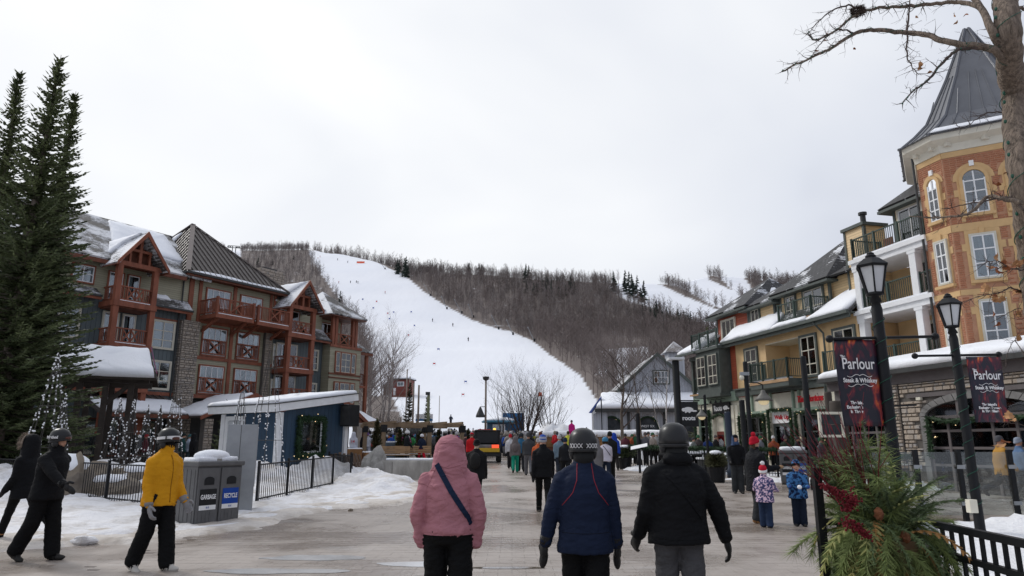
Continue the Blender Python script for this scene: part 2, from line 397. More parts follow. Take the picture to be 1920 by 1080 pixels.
blob('puddle', -2.6, 10.6, .22, .05, .008, PUD, 14, kind='structure')
for i_ in range(14): blob('ice_patch', rg2.uniform(-4, 4.5), rg2.uniform(10.5, 30), rg2.uniform(.25, .9), rg2.uniform(.12, .4), .009, (ICE, PUD, ICE)[i_ % 3], 20 + i_, kind='structure')
# ---------------------------------------------------------------- ploughed snow
def sdist(X, Y, P):
    d = np.full(X.shape, 1e9); ins = np.zeros(X.shape, bool); n = len(P)
    for i in range(n):
        (x1, y1), (x2, y2) = P[i - 1], P[i]
        ex, ey = x2 - x1, y2 - y1; t = np.clip(((X - x1) * ex + (Y - y1) * ey) / (ex*ex + ey*ey + 1e-9), 0, 1)
        d = np.minimum(d, np.hypot(X - x1 - t*ex, Y - y1 - t*ey))
        c = ((y1 > Y) != (y2 > Y)) & (X < ex * (Y - y1) / (ey if abs(ey) > 1e-9 else 1e-9) + x1); ins ^= c
    return np.where(ins, d, -d)
def snowfield(name, P, hmax, ramp, res, mat, bumps=(), rough=.12, seed=0.0, base=None):
    xs = np.arange(min(p[0] for p in P) - .6, max(p[0] for p in P) + .6, res); ys = np.arange(min(p[1] for p in P) - .6, max(p[1] for p in P) + .6, res)
    X, Y = np.meshgrid(xs, ys); d = sdist(X, Y, P)
    nz = np.array([[noise.fractal((x * 1.1 + seed, y * 1.1, seed), 1.0, 2.0, 5) for x in xs] for y in ys])
    nz2 = np.array([[noise.noise((x * 4.5 + seed, y * 4.5, seed)) for x in xs] for y in ys])
    h = -.10 + .16 * np.clip((d + .35 + .35*nz) / .5, 0, 1) + hmax * np.clip(d / ramp, 0, 1) ** .7
    h += (rough * nz + rough * .45 * nz2) * np.clip((d + .4) / .8, 0, 1)
    for (bx, by, br, bh) in bumps: h += bh * np.exp(-((X - bx)**2 + (Y - by)**2) / br**2) * (1 + .5 * nz)
    m = MB(); nx, ny = len(xs), len(ys)
    gb = np.array([gz(y) for y in ys]) if base is None else np.full(len(ys), base)
    m.v = [(float(xs[i]), float(ys[j]), float(gb[j] + h[j, i])) for j in range(ny) for i in range(nx)]
    keep = d > -.6
    m.f = [(j*nx + i, j*nx + i + 1, (j+1)*nx + i + 1, (j+1)*nx + i) for j in range(ny - 1) for i in range(nx - 1) if keep[j, i]]; m.m = [0] * len(m.f)
    return m.build(name, mat, smooth=True, kind='structure')
DSNOW = snow_mat('dirty_snow', (.78, .78, .80), .8, .06, 7.0, (.40, .35, .29))
SLUSH = snow_mat('brown_slush', (.62, .58, .54), 1.0, .05, 9.0, (.30, .25, .20))
SNOW2 = snow_mat('trodden_snow', (.84, .85, .88), .25, .05, 8.0)
snowfield('snow_bank', [(-30, 10.6), (-8.6, 11.7), (-6.3, 13.3), (-5.2, 14.4), (-5.3, 17.0), (-2.9, 20.0), (-3.1, 24), (-4.2, 28), (-6.2, 29.2), (-7.6, 30), (-9.3, 31), (-12, 33), (-32, 35)], .02, 5.0, .16, DSNOW,
          [(-6.3, 28.2, 1.2, .45), (-7.6, 27.6, .9, .35), (-5.2, 26.5, 1.3, .3), (-9.2, 26.5, 1.8, .55), (-11.5, 25, 2.2, .45), (-11.2, 22.5, 1.4, .25), (-14.5, 23, 2.5, .7), (-4.3, 23.4, .7, .22), (-15, 19.5, 2, .3), (-19, 22, 3, .5)], .085, 2.0)
snowfield('slush_edge', [(-30, 9.9), (-8.4, 11.0), (-6.0, 12.7), (-4.8, 14.0), (-4.9, 16.8), (-2.5, 19.7), (-2.7, 24), (-4.0, 28.3), (-5.6, 28.6), (-4.6, 24), (-4.6, 20.4), (-6.6, 17.4), (-6.3, 15.0), (-7.5, 13.8), (-9.5, 12.9), (-30, 11.8)], .0, 1.0, .14, SLUSH, (), .05, 33.0)
snowfield('snow_strip', [(5.6, 36.6), (5.9, 35.2), (8.2, 33.0), (10.6, 31.4), (12.3, 30.2), (12.8, 31.2), (10.8, 32.4), (8.6, 34.2), (6.6, 37)], .12, .6, .14, SNOW2, (), .08, 5.0)
snowfield('snow_strip', [(8.6, 28.9), (9.6, 27.9), (11.7, 26.6), (12.4, 27.4), (9.6, 29.4)], .10, .5, .14, SNOW2, (), .08, 8.0)
snowfield('snow_strip', [(11.6, 26.4), (12.9, 24.3), (17, 23.4), (22, 22.5), (22.5, 23.6), (17.2, 24.7), (13.6, 25.6), (12.2, 27)], .16, .6, .14, SNOW2, (), .12, 11.0)
snowfield('snow_bank', [(5.6, 9.0), (5.9, 11.6), (8.0, 14.2), (9.4, 14.6), (12, 14.0), (15, 13.6), (15, 7), (6, 7)], .06, 1.5, .13, SNOW2, [(9.7, 13.9, .8, .18), (11.5, 13.5, 1.0, .25)], .07, 14.0)
snowfield('snow_pile', [(5.2, 50.5), (6, 48.6), (9, 47.2), (13, 45.6), (13.8, 47.2), (9, 50.5), (6.5, 52)], .75, 1.2, .25, SNOW2, [(7, 49.6, .9, .4), (9.2, 48.6, 1.0, .4), (12.2, 46.9, .9, .45), (13, 46.4, .7, .3)], .4, 17.0)
snowfield('snow_pile', [(.5, 66), (2.0, 63), (5, 61.5), (8, 64), (14, 66), (20, 66), (20, 72), (4, 73)], 1.6, 2.5, .35, SNOW2, [(3.6, 66, 1.6, .9), (2.2, 64.2, .9, .5)], .5, 21.0)
# ---------------------------------------------------------------- building kit (local frame: x right, y inwards, z up)
def glass_mat():
    m, n, p = NT('window_glass'); o = n.nodes['Material Output']
    fr = nd(n, 'ShaderNodeFresnel', {'IOR': 1.55}).outputs[0]
    g = nd(n, 'ShaderNodeBsdfGlossy', {'Color': (.95, .97, 1, 1), 'Roughness': .03}); t = nd(n, 'ShaderNodeBsdfTransparent', {'Color': (.72, .78, .80, 1)})
    x = nd(n, 'ShaderNodeMixShader', {0: math_(n, 'ADD', math_(n, 'MULTIPLY', fr, .9), .10), 1: t.outputs[0], 2: g.outputs[0]}); n.links.new(x.outputs[0], o.inputs[0]); return m
GLASS = glass_mat()
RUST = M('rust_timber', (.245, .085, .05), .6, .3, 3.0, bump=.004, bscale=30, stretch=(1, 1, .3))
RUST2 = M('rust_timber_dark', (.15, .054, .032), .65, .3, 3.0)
OLIVE = M_lines('olive_lap_siding', (.33, .31, .22), 2, .14, .014)
TEAL = M_lines('slate_batten_siding', (.095, .12, .13), 0, .28, .02, saw=False, gap=.12)
CREAM = M('cream_window_paint', (.58, .55, .46), .5, .08)
WHITEP = M('white_paint', (.76, .77, .78), .5, .06)
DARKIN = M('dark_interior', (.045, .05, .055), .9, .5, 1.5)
CURT = M('curtain_cloth', (.62, .63, .62), .9, .2, 6.0, stretch=(4, 4, .2))
CHARC = M('charcoal_paint', (.05, .052, .052), .55, .2)
def stone_mat(name, a, b, c):
    m, n, p = NT(name); g = nd(n, 'ShaderNodeNewGeometry'); oi = nd(n, 'ShaderNodeObjectInfo')
    w_ = nd(n, 'ShaderNodeTexNoise', {0: g.outputs['Position'], 'Scale': 1.7, 'Detail': 2.0}).outputs[0]
    vr = nd(n, 'ShaderNodeTexVoronoi', {0: g.outputs['Position'], 'Scale': 3.0}).outputs['Color']
    s = nd(n, 'ShaderNodeSeparateColor', {0: vr}).outputs[0]
    s = math_(n, 'FRACT', math_(n, 'ADD', math_(n, 'ADD', s, math_(n, 'MULTIPLY', g.outputs['Random Per Island'], 3.7)), math_(n, 'MULTIPLY', oi.outputs['Random'], 5.3)))
    r = nd(n, 'ShaderNodeValToRGB', {0: s}); el = r.color_ramp.elements
    el[0].color = (*a, 1); el[1].color = (*c, 1); e2 = el.new(.5); e2.color = (*b, 1)
    z = nd(n, 'ShaderNodeTexNoise', {0: g.outputs['Position'], 'Scale': 9.0, 'Detail': 7.0}).outputs[0]
    n.links.new(mixc(n, math_(n, 'MULTIPLY', z, .6), r.outputs[0], tuple(x * .5 for x in b)), p.inputs['Base Color']); p.inputs['Roughness'].default_value = .85
    bb = nd(n, 'ShaderNodeBump', {'Strength': .8, 'Distance': .03, 'Height': z}); n.links.new(bb.outputs[0], p.inputs['Normal']); return m
STONE = stone_mat('ledge_stone', (.40, .34, .28), (.53, .44, .35), (.35, .35, .36))
STONE2 = stone_mat('grey_ledge_stone', (.36, .31, .26), (.47, .40, .33), (.30, .28, .265))
MORTAR = M('mortar', (.12, .11, .10), .9, .2)
def shingle_mat(name, col, snow, lo=.5, hi=.6, row=.22, wd=.34):
    m, n, p = NT(name); v = coord(n)
    b = nd(n, 'ShaderNodeTexBrick', {0: v, 'Scale': 1.0, 'Mortar Size': .02, 'Brick Width': wd, 'Row Height': row, 'Color1': (*[c * .8 for c in col], 1), 'Color2': (*[c * 1.25 for c in col], 1), 'Mortar': (*[c * .35 for c in col], 1)})
    y = nd(n, 'ShaderNodeSeparateXYZ', {0: v}).outputs[1]; fr = math_(n, 'FRACT', math_(n, 'DIVIDE', math_(n, 'ADD', y, 100.0), row))
    z = nd(n, 'ShaderNodeTexNoise', {0: v, 'Scale': .55, 'Detail': 5.0, 'Roughness': .55}).outputs[0]
    z2 = nd(n, 'ShaderNodeTexNoise', {0: v, 'Scale': 7.0, 'Detail': 3.0}).outputs[0]
    f = math_(n, 'ADD', math_(n, 'ADD', z, math_(n, 'MULTIPLY', z2, .22)), math_(n, 'MULTIPLY', fr, .10))
    f = nd(n, 'ShaderNodeMapRange', {0: f, 1: lo + .1, 2: hi + .1, 3: 0.0, 4: snow}).outputs[0]
    n.links.new(mixc(n, f, b.outputs[0], (.82, .84, .88)), p.inputs['Base Color']); p.inputs['Roughness'].default_value = .75
    bb = nd(n, 'ShaderNodeBump', {'Strength': 1.0, 'Distance': .03, 'Height': math_(n, 'ADD', math_(n, 'SUBTRACT', 1.0, fr), f)}); n.links.new(bb.outputs[0], p.inputs['Normal']); return m
SH_SNOW = shingle_mat('snowy_shingle', (.10, .092, .085), .95, .44, .56)
SH_DUST = shingle_mat('dusted_shingle', (.095, .088, .082), .75, .52, .62)
SH_BLACK = shingle_mat('black_shingle', (.045, .045, .048), .8, .60, .66)
METAL = M('brown_roof_metal', (.105, .092, .085), .42, .15, 2.0, metal=.25)
def frame_of(p0, p1, p2):
    p0, p1, p2 = Vector(p0), Vector(p1), Vector(p2); x = (p1 - p0).normalized(); n = x.cross(p2 - p0).normalized(); y = n.cross(x)
    return Matrix(((x.x, y.x, n.x, p0.x), (x.y, y.y, n.y, p0.y), (x.z, y.z, n.z, p0.z), (0, 0, 0, 1)))
def slope(b, pts, mat, th=.14, name='roof_slope', **pr):
    """roof plane; pts[0]->pts[1] is the eave, counter-clockwise from outside"""
    Fm = frame_of(pts[0], pts[1], pts[-1]); inv = Fm.inverted(); q = [inv @ Vector(p) for p in pts]
    o = MB().prism([(p.x, p.y, -th) for p in q], (0, 0, th)).build(name, mat, b, **pr); o.matrix_basis = Fm; return o
def snow_slab(b, pts, th=.16, name='roof_snow', jit=.12, seed=0, mat=None):
    Fm = frame_of(pts[0], pts[1], pts[-1]); inv = Fm.inverted(); q = [inv @ Vector(p) for p in pts]; n = len(q); ring = []
    for i in range(n):
        a, c = q[i], q[(i + 1) % n]; k = max(2, int((c - a).length / .35))
        ring += [a.lerp(c, j / k) for j in range(k)]
    ce = sum(ring, Vector()) / len(ring); m = MB(); nn = len(ring); rings = []
    for s, z in ((1, 0), (.995, th * .6), (.965, th), (.7, th * 1.15), (.35, th * 1.2)):
        rr = []
        for i, p in enumerate(ring):
            w_ = noise.noise((p.x * 1.3 + seed, p.y * 1.3, seed * 1.7)); d = (p - ce); L = max(d.length, 1e-6)
            rr.append(ce + d * s * (1 - jit * max(0, w_ + .1) / max(L, 1)) + Vector((0, 0, z * (1 + .4 * noise.noise((p.x * s * 2, p.y * s * 2, seed))) - (.02 if z == 0 else 0))))
        rings.append(rr)
    m.loft(rings, cap=True); o = m.build(name, mat or SNOW, b, smooth=True); o.matrix_basis = Fm; return o
PANE = {}
def win(b, x0, x1, z0, z1, y=0.0, cols=2, rows=2, fm=None, tm=None, curtain=1, T=None, trim=.09, name='window', top=0, arch=False):
    """window on a wall facing -y: trim (the part) > sash, pane.., curtain"""
    fm = fm or CREAM; tm = tm or fm; m = MB(); t = trim
    h = .06
    if arch:
        r = (x1 - x0) / 2; xc = (x0 + x1) / 2; zc = z1 - r; K = 12
        for k in range(K):
            a, c = math.pi * k / K, math.pi * (k + 1) / K
            pa = [(xc + q * math.cos(v_), y - .10, zc + q * math.sin(v_)) for v_ in (a, c) for q in (r, r + t)]
            m.prism([pa[0], pa[1], pa[3], pa[2]], (0, .12, 0))
        m.box(x0 - t, x0, y - .10, y + .02, z0, zc); m.box(x1, x1 + t, y - .10, y + .02, z0, zc)
    else:
        m.box(x0 - t, x0, y - .10, y + .02, z0 - t, z1 + t); m.box(x1, x1 + t, y - .10, y + .02, z0 - t, z1 + t); m.box(x0, x1, y - .10, y + .02, z1, z1 + t)
    m.box(x0 - t * 1.4 * arch, x1 + t * 1.4 * arch, y - .12, y + .02, z0 - t, z0)
    o = m.build(name, tm, b)
    if T: o.location = (T[0], T[1], 0); o.rotation_euler = (0, 0, T[2])
    s = MB(); W = x1 - x0; Hh = z1 - z0; bw = .05
    s.box(x0, x0 + bw, y - .085, y - .03, z0, z1 - (W / 2 if arch else 0)); s.box(x1 - bw, x1, y - .085, y - .03, z0, z1 - (W / 2 if arch else 0)); s.box(x0 + bw, x1 - bw, y - .085, y - .03, z0, z0 + bw)
    if not arch: s.box(x0 + bw, x1 - bw, y - .085, y - .03, z1 - bw, z1)
    for i in range(1, cols): s.box(x0 + W*i/cols - bw/2, x0 + W*i/cols + bw/2, y - .083, y - .032, z0 + bw, z1 - bw)
    for j in range(1, rows):
        zz = z0 + Hh * (j / rows if not top else (top if j == 1 else top + (1 - top) * (j - 1) / (rows - 1)))
        s.box(x0 + bw, x1 - bw, y - .081, y - .034, zz - bw/2, zz + bw/2)
    s.build('sash', fm, o)
    for i in range(cols):
        for j in range(rows):
            za = z0 + Hh * (j / rows if not top else (0 if j == 0 else top + (1 - top) * (j - 1) / max(1, rows - 1)))
            zb = z0 + Hh * ((j + 1) / rows if not top else (top if j == 0 else top + (1 - top) * j / max(1, rows - 1)))
            if arch and j == rows - 1:
                r = W / 2; zc = z1 - r; xa, xb = x0 + W*i/cols, x0 + W*(i+1)/cols; xc = (x0 + x1) / 2
                pts = [(xa, y - .05, za), (xb, y - .05, za)] + [(xx, y - .05, max(za, zc + math.sqrt(max(0, r*r - (xx - xc)**2)))) for xx in np.linspace(xb, xa, 8)]
                MB().prism(pts, (0, .008, 0)).build('pane', GLASS, o); continue
            key = (round(W/cols - bw, 3), round(zb - za - bw, 3))
            if key not in PANE: PANE[key] = MB().box(-key[0]/2, key[0]/2, 0, .008, -key[1]/2, key[1]/2).mesh('pane', GLASS)
            link('pane', PANE[key], o, (x0 + W*(i+.5)/cols, y - .058, (za + zb)/2), (rnd.uniform(-.012, .012), 0, rnd.uniform(-.012, .012)))
    zt = z1 - (W * .3 if arch else 0)
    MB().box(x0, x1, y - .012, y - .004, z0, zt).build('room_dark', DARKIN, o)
    if curtain:
        k = MB()
        for (a, c) in (((0, .30), (.72, 1)) if curtain == 1 else ((0, .42),) if curtain == 2 else ((.6, 1),) if curtain == 3 else ((0, 1),)):
            nseg = max(3, int((c - a) * W / .07)); pts = [x0 + W * (a + (c - a) * i / nseg) for i in range(nseg + 1)]
            k.add([(xx, y - .020 - .008 * (i % 2), zz) for zz in (z0 + .02, zt - .02) for i, xx in enumerate(pts)], [(i, i + 1, nseg + 2 + i, nseg + 1 + i) for i in range(nseg)])
        k.build('curtain', CURT, o)
    return o
def rail(b, p, q, h=1.0, xs=1, mat=None, name='railing', post=.12, bal=.11, z_=0):
    """timber railing from p to q (floor points): X panels in the middle, balusters beside"""
    mat = mat or RUST; p, q = Vector(p), Vector(q); d = q - p; L = d.length; u = d / L; up = Vector((0, 0, 1))
    o = MB().bar(p + up*h, q + up*h, .10, .08).build(name, mat, b); MB().bar(p + up*.12, q + up*.12, .07, .08).build('bottom_rail', mat, o)
    pw = min(L * .5, .95 * xs) if xs else 0; a = (L - pw) / 2
    if xs:
        for k in range(xs):
            xa = a + pw * k / xs; xb = a + pw * (k + 1) / xs; mm = MB()
            mm.bar(p + u*xa + up*.16, p + u*xb + up*(h - .04), .05, .09); mm.bar(p + u*xa + up*(h - .04), p + u*xb + up*.16, .045, .085)
            mm.bar(p + u*xa + up*.14, p + u*xa + up*(h - .03), .07, .07, (u.x, u.y, 0)); mm.bar(p + u*xb + up*.14, p + u*xb + up*(h - .03), .07, .07, (u.x, u.y, 0))
            mm.build('cross_brace', mat, o)
    bb = MB()
    for (s0, s1) in ((0, a), (a + pw, L)):
        k = int((s1 - s0) / bal)
        for i in range(1, k): c = p + u * (s0 + (s1 - s0) * i / k); bb.bar(c + up*.14, c + up*(h - .03), .04, .04, (u.x, u.y, 0))
    if bb.v: bb.build('baluster_row', mat, o, kind='stuff')
    return o
def stone_wall(b, x0, x1, z0, z1, y, mat, face=.10, hr=(.06, .16), wr=(.18, .55), holes=(), T=None, seed=1, limit=0, name='stone', back=True, jd=.05, rough=.03):
    """coursed ledge stones on a wall facing -y; the first `limit` are single parts, the others one joined part"""
    rg = random.Random(seed); m = MB(); cnt = 0
    if back:
        o = MB().box(x0, x1, y, y + face, z0, z1).build('mortar_bed', MORTAR, b)
        if T: o.location = (T[0], T[1], 0); o.rotation_euler = (0, 0, T[2])
    z = z0
    while z < z1 - .02:
        h = min(rg.uniform(*hr), z1 - z); x = x0
        while x < x1 - .02:
            w_ = min(rg.uniform(*wr), x1 - x)
            if x1 - x - w_ < .07: w_ = x1 - x
            if not any(a < x + w_ and x < c and e < z + h and z < g_ for a, c, e, g_ in holes):
                dd = y - jd - rg.uniform(0, rough); g = .008; q = MB() if cnt < limit else m
                a, c, e, g_ = x + g, x + w_ - g, z + g, z + h - g; i_ = min(.02, h * .2)
                q.add([(a, y + .01, e), (c, y + .01, e), (c, y + .01, g_), (a, y + .01, g_), (a + i_, dd, e + i_), (c - i_*rg.uniform(.4, 1.6), dd, e + i_), (c - i_, dd, g_ - i_*rg.uniform(.4, 1.4)), (a + i_*rg.uniform(.4, 1.6), dd, g_ - i_)],
                      [(0, 1, 5, 4), (1, 2, 6, 5), (2, 3, 7, 6), (3, 0, 4, 7), (4, 5, 6, 7)])
                if cnt < limit:
                    o = q.build(name, mat, b)
                    if T: o.location = (T[0], T[1], 0); o.rotation_euler = (0, 0, T[2])
                cnt += 1
            x += w_
        z += h
    if m.v:
        o = m.build(name + '_field', mat, b, kind='stuff')
        if T: o.location = (T[0], T[1], 0); o.rotation_euler = (0, 0, T[2])
# ---------------------------------------------------------------- timber lodge on the left
L = thing('timber_lodge', 'large four storey lodge with olive siding, rust timber balconies and snowy roofs', 'lodge', (-22.2246, 46.848, 0), R(57.928))
def P(name, mat, *boxes, parent=None):
    m = MB()
    for q in boxes: m.box(*q)
    return m.build(name, mat, parent or L)
P('wall', OLIVE, (0, 7.3, 0, 9.5, 4.7, 13.1)); P('wall', OLIVE, (-16, 0, 0, 9.0, 10.4, 12.9)); P('wall', TEAL, (-16, -.01, .02, 9.0, 3.2, 10.4))
P('wall', TEAL, (7.31, 12.4, .05, 9.0, 3.2, 10.2)); P('wall', OLIVE, (7.31, 12.4, .3, 9.0, 10.2, 12.6))
P('wall', OLIVE, (12.45, 16.0, -.8, 7.5, 3.6, 9.7)); P('wall', OLIVE, (12.7, 15.2, 1.0, 7.2, 9.7, 12.1))
P('ground_floor_wall', CHARC, (-16, 16.2, .35, 9, .2, 4.7))
for z in (9.86, 7.36, 4.72): P('belt_board', RUST, (-.02 + .87, 7.32, -.07, .02, z, z + .24))
P('belt_board', RUST, (12.4, 16.05, -.88, -.78, 9.5, 9.72)); P('belt_board', RUST2, (12.4, 16.05, -.87, -.78, 8.6 - 1.35, 8.72 - 1.35)); P('belt_board', RUST2, (12.4, 16.05, -.87, -.78, 6.95, 7.05)); P('belt_board', RUST2, (12.4, 16.05, -.87, -.78, 5.2, 5.3))
for (x, w_, z0, z1) in ((-.02, .34, 9.9, 13), (.72, .24, 9.9, 13), (3.5, .26, 4.9, 13.0), (6.75, .22, 9.9, 13), (7.1, .24, 9.9, 13)): P('corner_post', RUST, (x, x + w_, -.09 - .001 * w_, .05, z0, z1))
P('corner_post', RUST, (-.11, .0, .2, .6, 9.9, 13)); P('corner_post', RUST, (-.10, .0, 2.2, 2.5, 9.9, 13))
stone_wall(L, -.38, .86, .3, 9.86, -.34, STONE2, .3, (.08, .2), (.15, .5), seed=3, limit=60)
stone_wall(L, 0, .9, .3, 9.86, 0, STONE2, .05, (.08, .2), (.15, .5), T=(-.38, .6, R(-90)), seed=4)
stone_wall(L, 6.40, 6.98, .3, 9.86, -.30, STONE2, .28, (.08, .2), (.15, .4), seed=5)
for (xa, xb) in ((1.36, 3.19), (4.16, 5.97)):
    for (z0, z1, zr) in ((7.72, 9.6, 1), (5.08, 6.93, 1), (10.25, 12.35, 0)):
        win(L, xa, xb, z0, z1, 0, 4, 2, WHITEP, RUST, 1, trim=.10, top=.45)
        if zr: rail(L, (xa - .05, -.16, z0 - .02), (xb + .05, -.16, z0 - .02), 1.05)
def balcony(x0, x1, d, z, h=1.05, sides=(1, 1), xs=1):
    o = P('balcony_floor', RUST, (x0 - .05, x1 + .05, -d - .05, 0, z - .28, z)); P('balcony_snow', SNOW, (x0 + .02, x1 - .02, -d - .03, -d + .12, z + .004, z + .05), parent=o)
    rail(L, (x0, -d, z), (x1, -d, z), h, xs)
    for s, x in zip(sides, (x0, x1)):
        if s: rail(L, (x, -.05, z), (x, -d, z), h, 0)
    for x in (x0, x1): P('newel_post', RUST, (x - .08, x + .08, -d - .08, -d + .08, z, z + h + .12))
balcony(.9, 3.85, 2.0, 10.33); balcony(4.25, 7.1, 2.0, 10.28)
for x in (1.2, 3.5, 4.6, 6.8): MB().bar((x, -.1, 9.3), (x, -1.7, 10.05), .16, .18).build('brace', RUST, L)
# deck chair on the first balcony
ch = thing('deck_chair', 'dark timber deck chair on the nearer top floor balcony of the lodge', 'chair', tuple(L.matrix_basis @ Vector((0, 0, 0))), 0)
_Lm = Matrix.Translation((-22.2246, 46.848, 0)) @ Matrix.Rotation(R(57.928), 4, 'Z'); ch.matrix_basis = _Lm @ Matrix.Translation((1.6, -1.2, 10.33))
MB().box(-.3, .3, -.3, .3, .38, .44).build('seat', RUST2, ch); MB().bar((0, .3, .42), (0, .45, 1.05), .6, .05, (0, 1, 0)).build('backrest', RUST2, ch)
for sx in (-.27, .27):
    for sy in (-.27, .27): MB().box(sx - .03, sx + .03, sy - .03, sy + .03, 0, .38).build('leg', RUST2, ch)
# main hip roof in standing seam metal
EZ = 13.15; AP = Vector((2.95, 5.0, 18.35)); cs = [Vector((-.7, -.75, EZ)), Vector((7.95, -.75, EZ)), Vector((7.95, 10.7, EZ)), Vector((-.7, 10.7, EZ))]
for i in range(4):
    a, c = cs[i], cs[(i + 1) % 4]; sl_ = slope(L, [a, c, AP], METAL, .1, 'roof_slope')
    if i in (0, 3):
        inv = sl_.matrix_basis.inverted(); A2, C2, P2 = inv @ a, inv @ c, inv @ AP; n = int(C2.x / .42)
        for k in range(1, n):
            x = C2.x * k / n; y = P2.y * (x / P2.x if x < P2.x else (C2.x - x) / (C2.x - P2.x))
            if y > .3: MB().box(x - .022, x + .022, .01, y - .03, .002, .07).build('roof_seam', METAL, sl_)
for c in cs: MB().bar(c + Vector((0, 0, .05)), AP + Vector((0, 0, .06)), .34, .06).build('ridge_cap', M('ridge_metal', (.20, .17, .155), .45, .1, metal=.2), L)
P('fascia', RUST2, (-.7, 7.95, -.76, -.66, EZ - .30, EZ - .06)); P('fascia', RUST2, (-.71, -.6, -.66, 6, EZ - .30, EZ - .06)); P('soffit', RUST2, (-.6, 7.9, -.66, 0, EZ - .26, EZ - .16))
P('gutter', CHARC, (-.8, 8.0, -.88, -.77, EZ - .16, EZ - .02)); P('gutter', CHARC, (-.82, -.72, -.77, 6, EZ - .16, EZ - .02))
q = lambda s, t, lift=.0: cs[3].lerp(cs[0], s).lerp(AP, t) + Vector((-.02, 0, lift))
snow_slab(L, [q(.05, .03), q(.62, .03), q(.60, .35), q(.42, .6), q(.30, .86), q(.05, .7)], .14, seed=3)
q0 = lambda s, t: cs[0].lerp(cs[1], s).lerp(AP, t)
snow_slab(L, [q0(.02, .0), q0(.97, .0), q0(.95, .035), q0(.6, .03), q0(.3, .05), q0(.1, .03)], .05, seed=6, jit=.3)
# left wing roof
slope(L, [(-17, -.7, 12.8), (1.2, -.7, 12.8), (1.6, 6.0, 17.35), (-17, 6.0, 17.35)], SH_DUST, .14); slope(L, [(2, 12.5, 12.8), (-17, 12.5, 12.8), (-17, 6, 17.35), (2, 6, 17.35)], SH_DUST, .14)
P('fascia', RUST2, (-17, -.7, -.72, -.62, 12.42, 12.68))
snow_slab(L, [(-4.6, 1.9, 14.57), (.2, 1.2, 14.10), (1.0, 5.6, 17.09), (-3.2, 5.5, 17.02)], .16, seed=9)
# roof behind the right part + chimney
slope(L, [(7.2, -.2, 12.6), (13.4, -.2, 12.6), (12.2, 4.6, 14.4), (6.2, 4.6, 14.4)], SH_DUST, .14)
P('wall', OLIVE, (7.3, 7.5, -.2, .3, 12, 12.6))
chm = P('chimney', STONE2, (9.45, 11.95, 4.9, 6.6, 13.5, 16.35)); stone_wall(chm, 9.45, 11.95, 13.6, 16.3, 4.9, STONE2, .02, (.12, .25), (.25, .6), seed=8, back=False)
P('chimney_cap', CHARC, (9.9, 11.4, 5.2, 6.3, 16.36, 16.55), parent=chm)
# gabled balcony towers
def gable(xc, zo, floors, hw=1.15, d=1.5, zb=2.2):
    et = 12.35 + zo; ap = 14.62 + zo; ov = 1.62
    for x in (xc - hw, xc + hw): P('column', RUST, (x - .16, x + .16, -d - .16, -d + .16, zb, et))
    for z in floors:
        o = P('balcony_floor', RUST, (xc - hw - .2, xc + hw + .2, -d - .22, 0, z - .34, z)); P('balcony_snow', SNOW, (xc - hw + .2, xc + hw - .2, -d - .12, -d + .1, z + .004, z + .06), parent=o)
        rail(L, (xc - hw + .16, -d, z), (xc + hw - .16, -d, z), .92, 2); rail(L, (xc - hw, -.05, z), (xc - hw, -d + .16, z), .92, 0)
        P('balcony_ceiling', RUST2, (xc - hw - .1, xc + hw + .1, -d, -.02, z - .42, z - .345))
    for i, z in enumerate(list(floors)):
        win(L, xc - .95, xc - .1, z + .15, z + 2.0, 0, 2, 2, WHITEP, RUST if i == 0 else CREAM, 1, trim=.08, top=.4); win(L, xc + .25, xc + .95, z + .02, z + 2.0, 0, 1, 2, WHITEP, RUST if i == 0 else CREAM, 2, trim=.08, top=.3)
    P('gable_beam', RUST, (xc - hw - .3, xc + hw + .3, -d - .14, -d + .14, et, et + .28))
    P('king_post', RUST, (xc - .09, xc + .09, -d - .10, -d + .10, et + .28, ap - .35)); P('collar_beam', RUST, (xc - .72, xc + .72, -d - .12, -d + .12, et + 1.0, et + 1.16))
    for x in (xc - .62, xc + .62): P('gable_post', RUST, (x - .06, x + .06, -d - .09, -d + .09, et + .28, et + 1.0))
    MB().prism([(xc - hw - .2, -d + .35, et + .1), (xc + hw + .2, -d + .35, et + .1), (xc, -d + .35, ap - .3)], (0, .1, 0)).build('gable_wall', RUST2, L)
    y1 = 4.2
    slope(L, [(xc - ov, y1, et + .05), (xc - ov, -d - .65, et + .05), (xc, -d - .65, ap), (xc, y1, ap)], SH_SNOW if xc < 0 else SH_SNOW, .13)
    slope(L, [(xc + ov, -d - .65, et + .05), (xc + ov, y1, et + .05), (xc, y1, ap), (xc, -d - .65, ap)], SH_DUST, .13)
    for s in (-1, 1):
        MB().prism([(xc + s*(ov + .04), -d - .72, et - .16), (xc + s*(ov + .04), -d - .72, et + .1), (xc, -d - .72, ap + .04), (xc, -d - .72, ap - .30)], (0, .1, 0)).build('barge_board', RUST, L)
        MB().prism([(xc + s*ov, -d - .6, et - .12), (xc + s*ov, -.3, et - .12), (xc, -.3, ap - .16), (xc, -d - .6, ap - .16)], (0, 0, .03)).build('soffit', RUST2, L)
    return et, ap
gable(-4.5, 0, (10.15, 7.58, 5.05)); gable(8.66, -.5, (9.95, 7.25, 4.8))
snow_slab(L, [(-6.1, 3.6, 12.43), (-6.1, .6, 12.43), (-4.9, -.2, 14.1), (-4.55, -1.6, 14.58), (-4.55, 3.6, 14.58)], .14, seed=12)
snow_slab(L, [(7.7, 2.6, 12.92), (7.8, -.4, 13.0), (8.55, -1.9, 14.0), (8.6, 2.6, 14.05)], .12, seed=13)
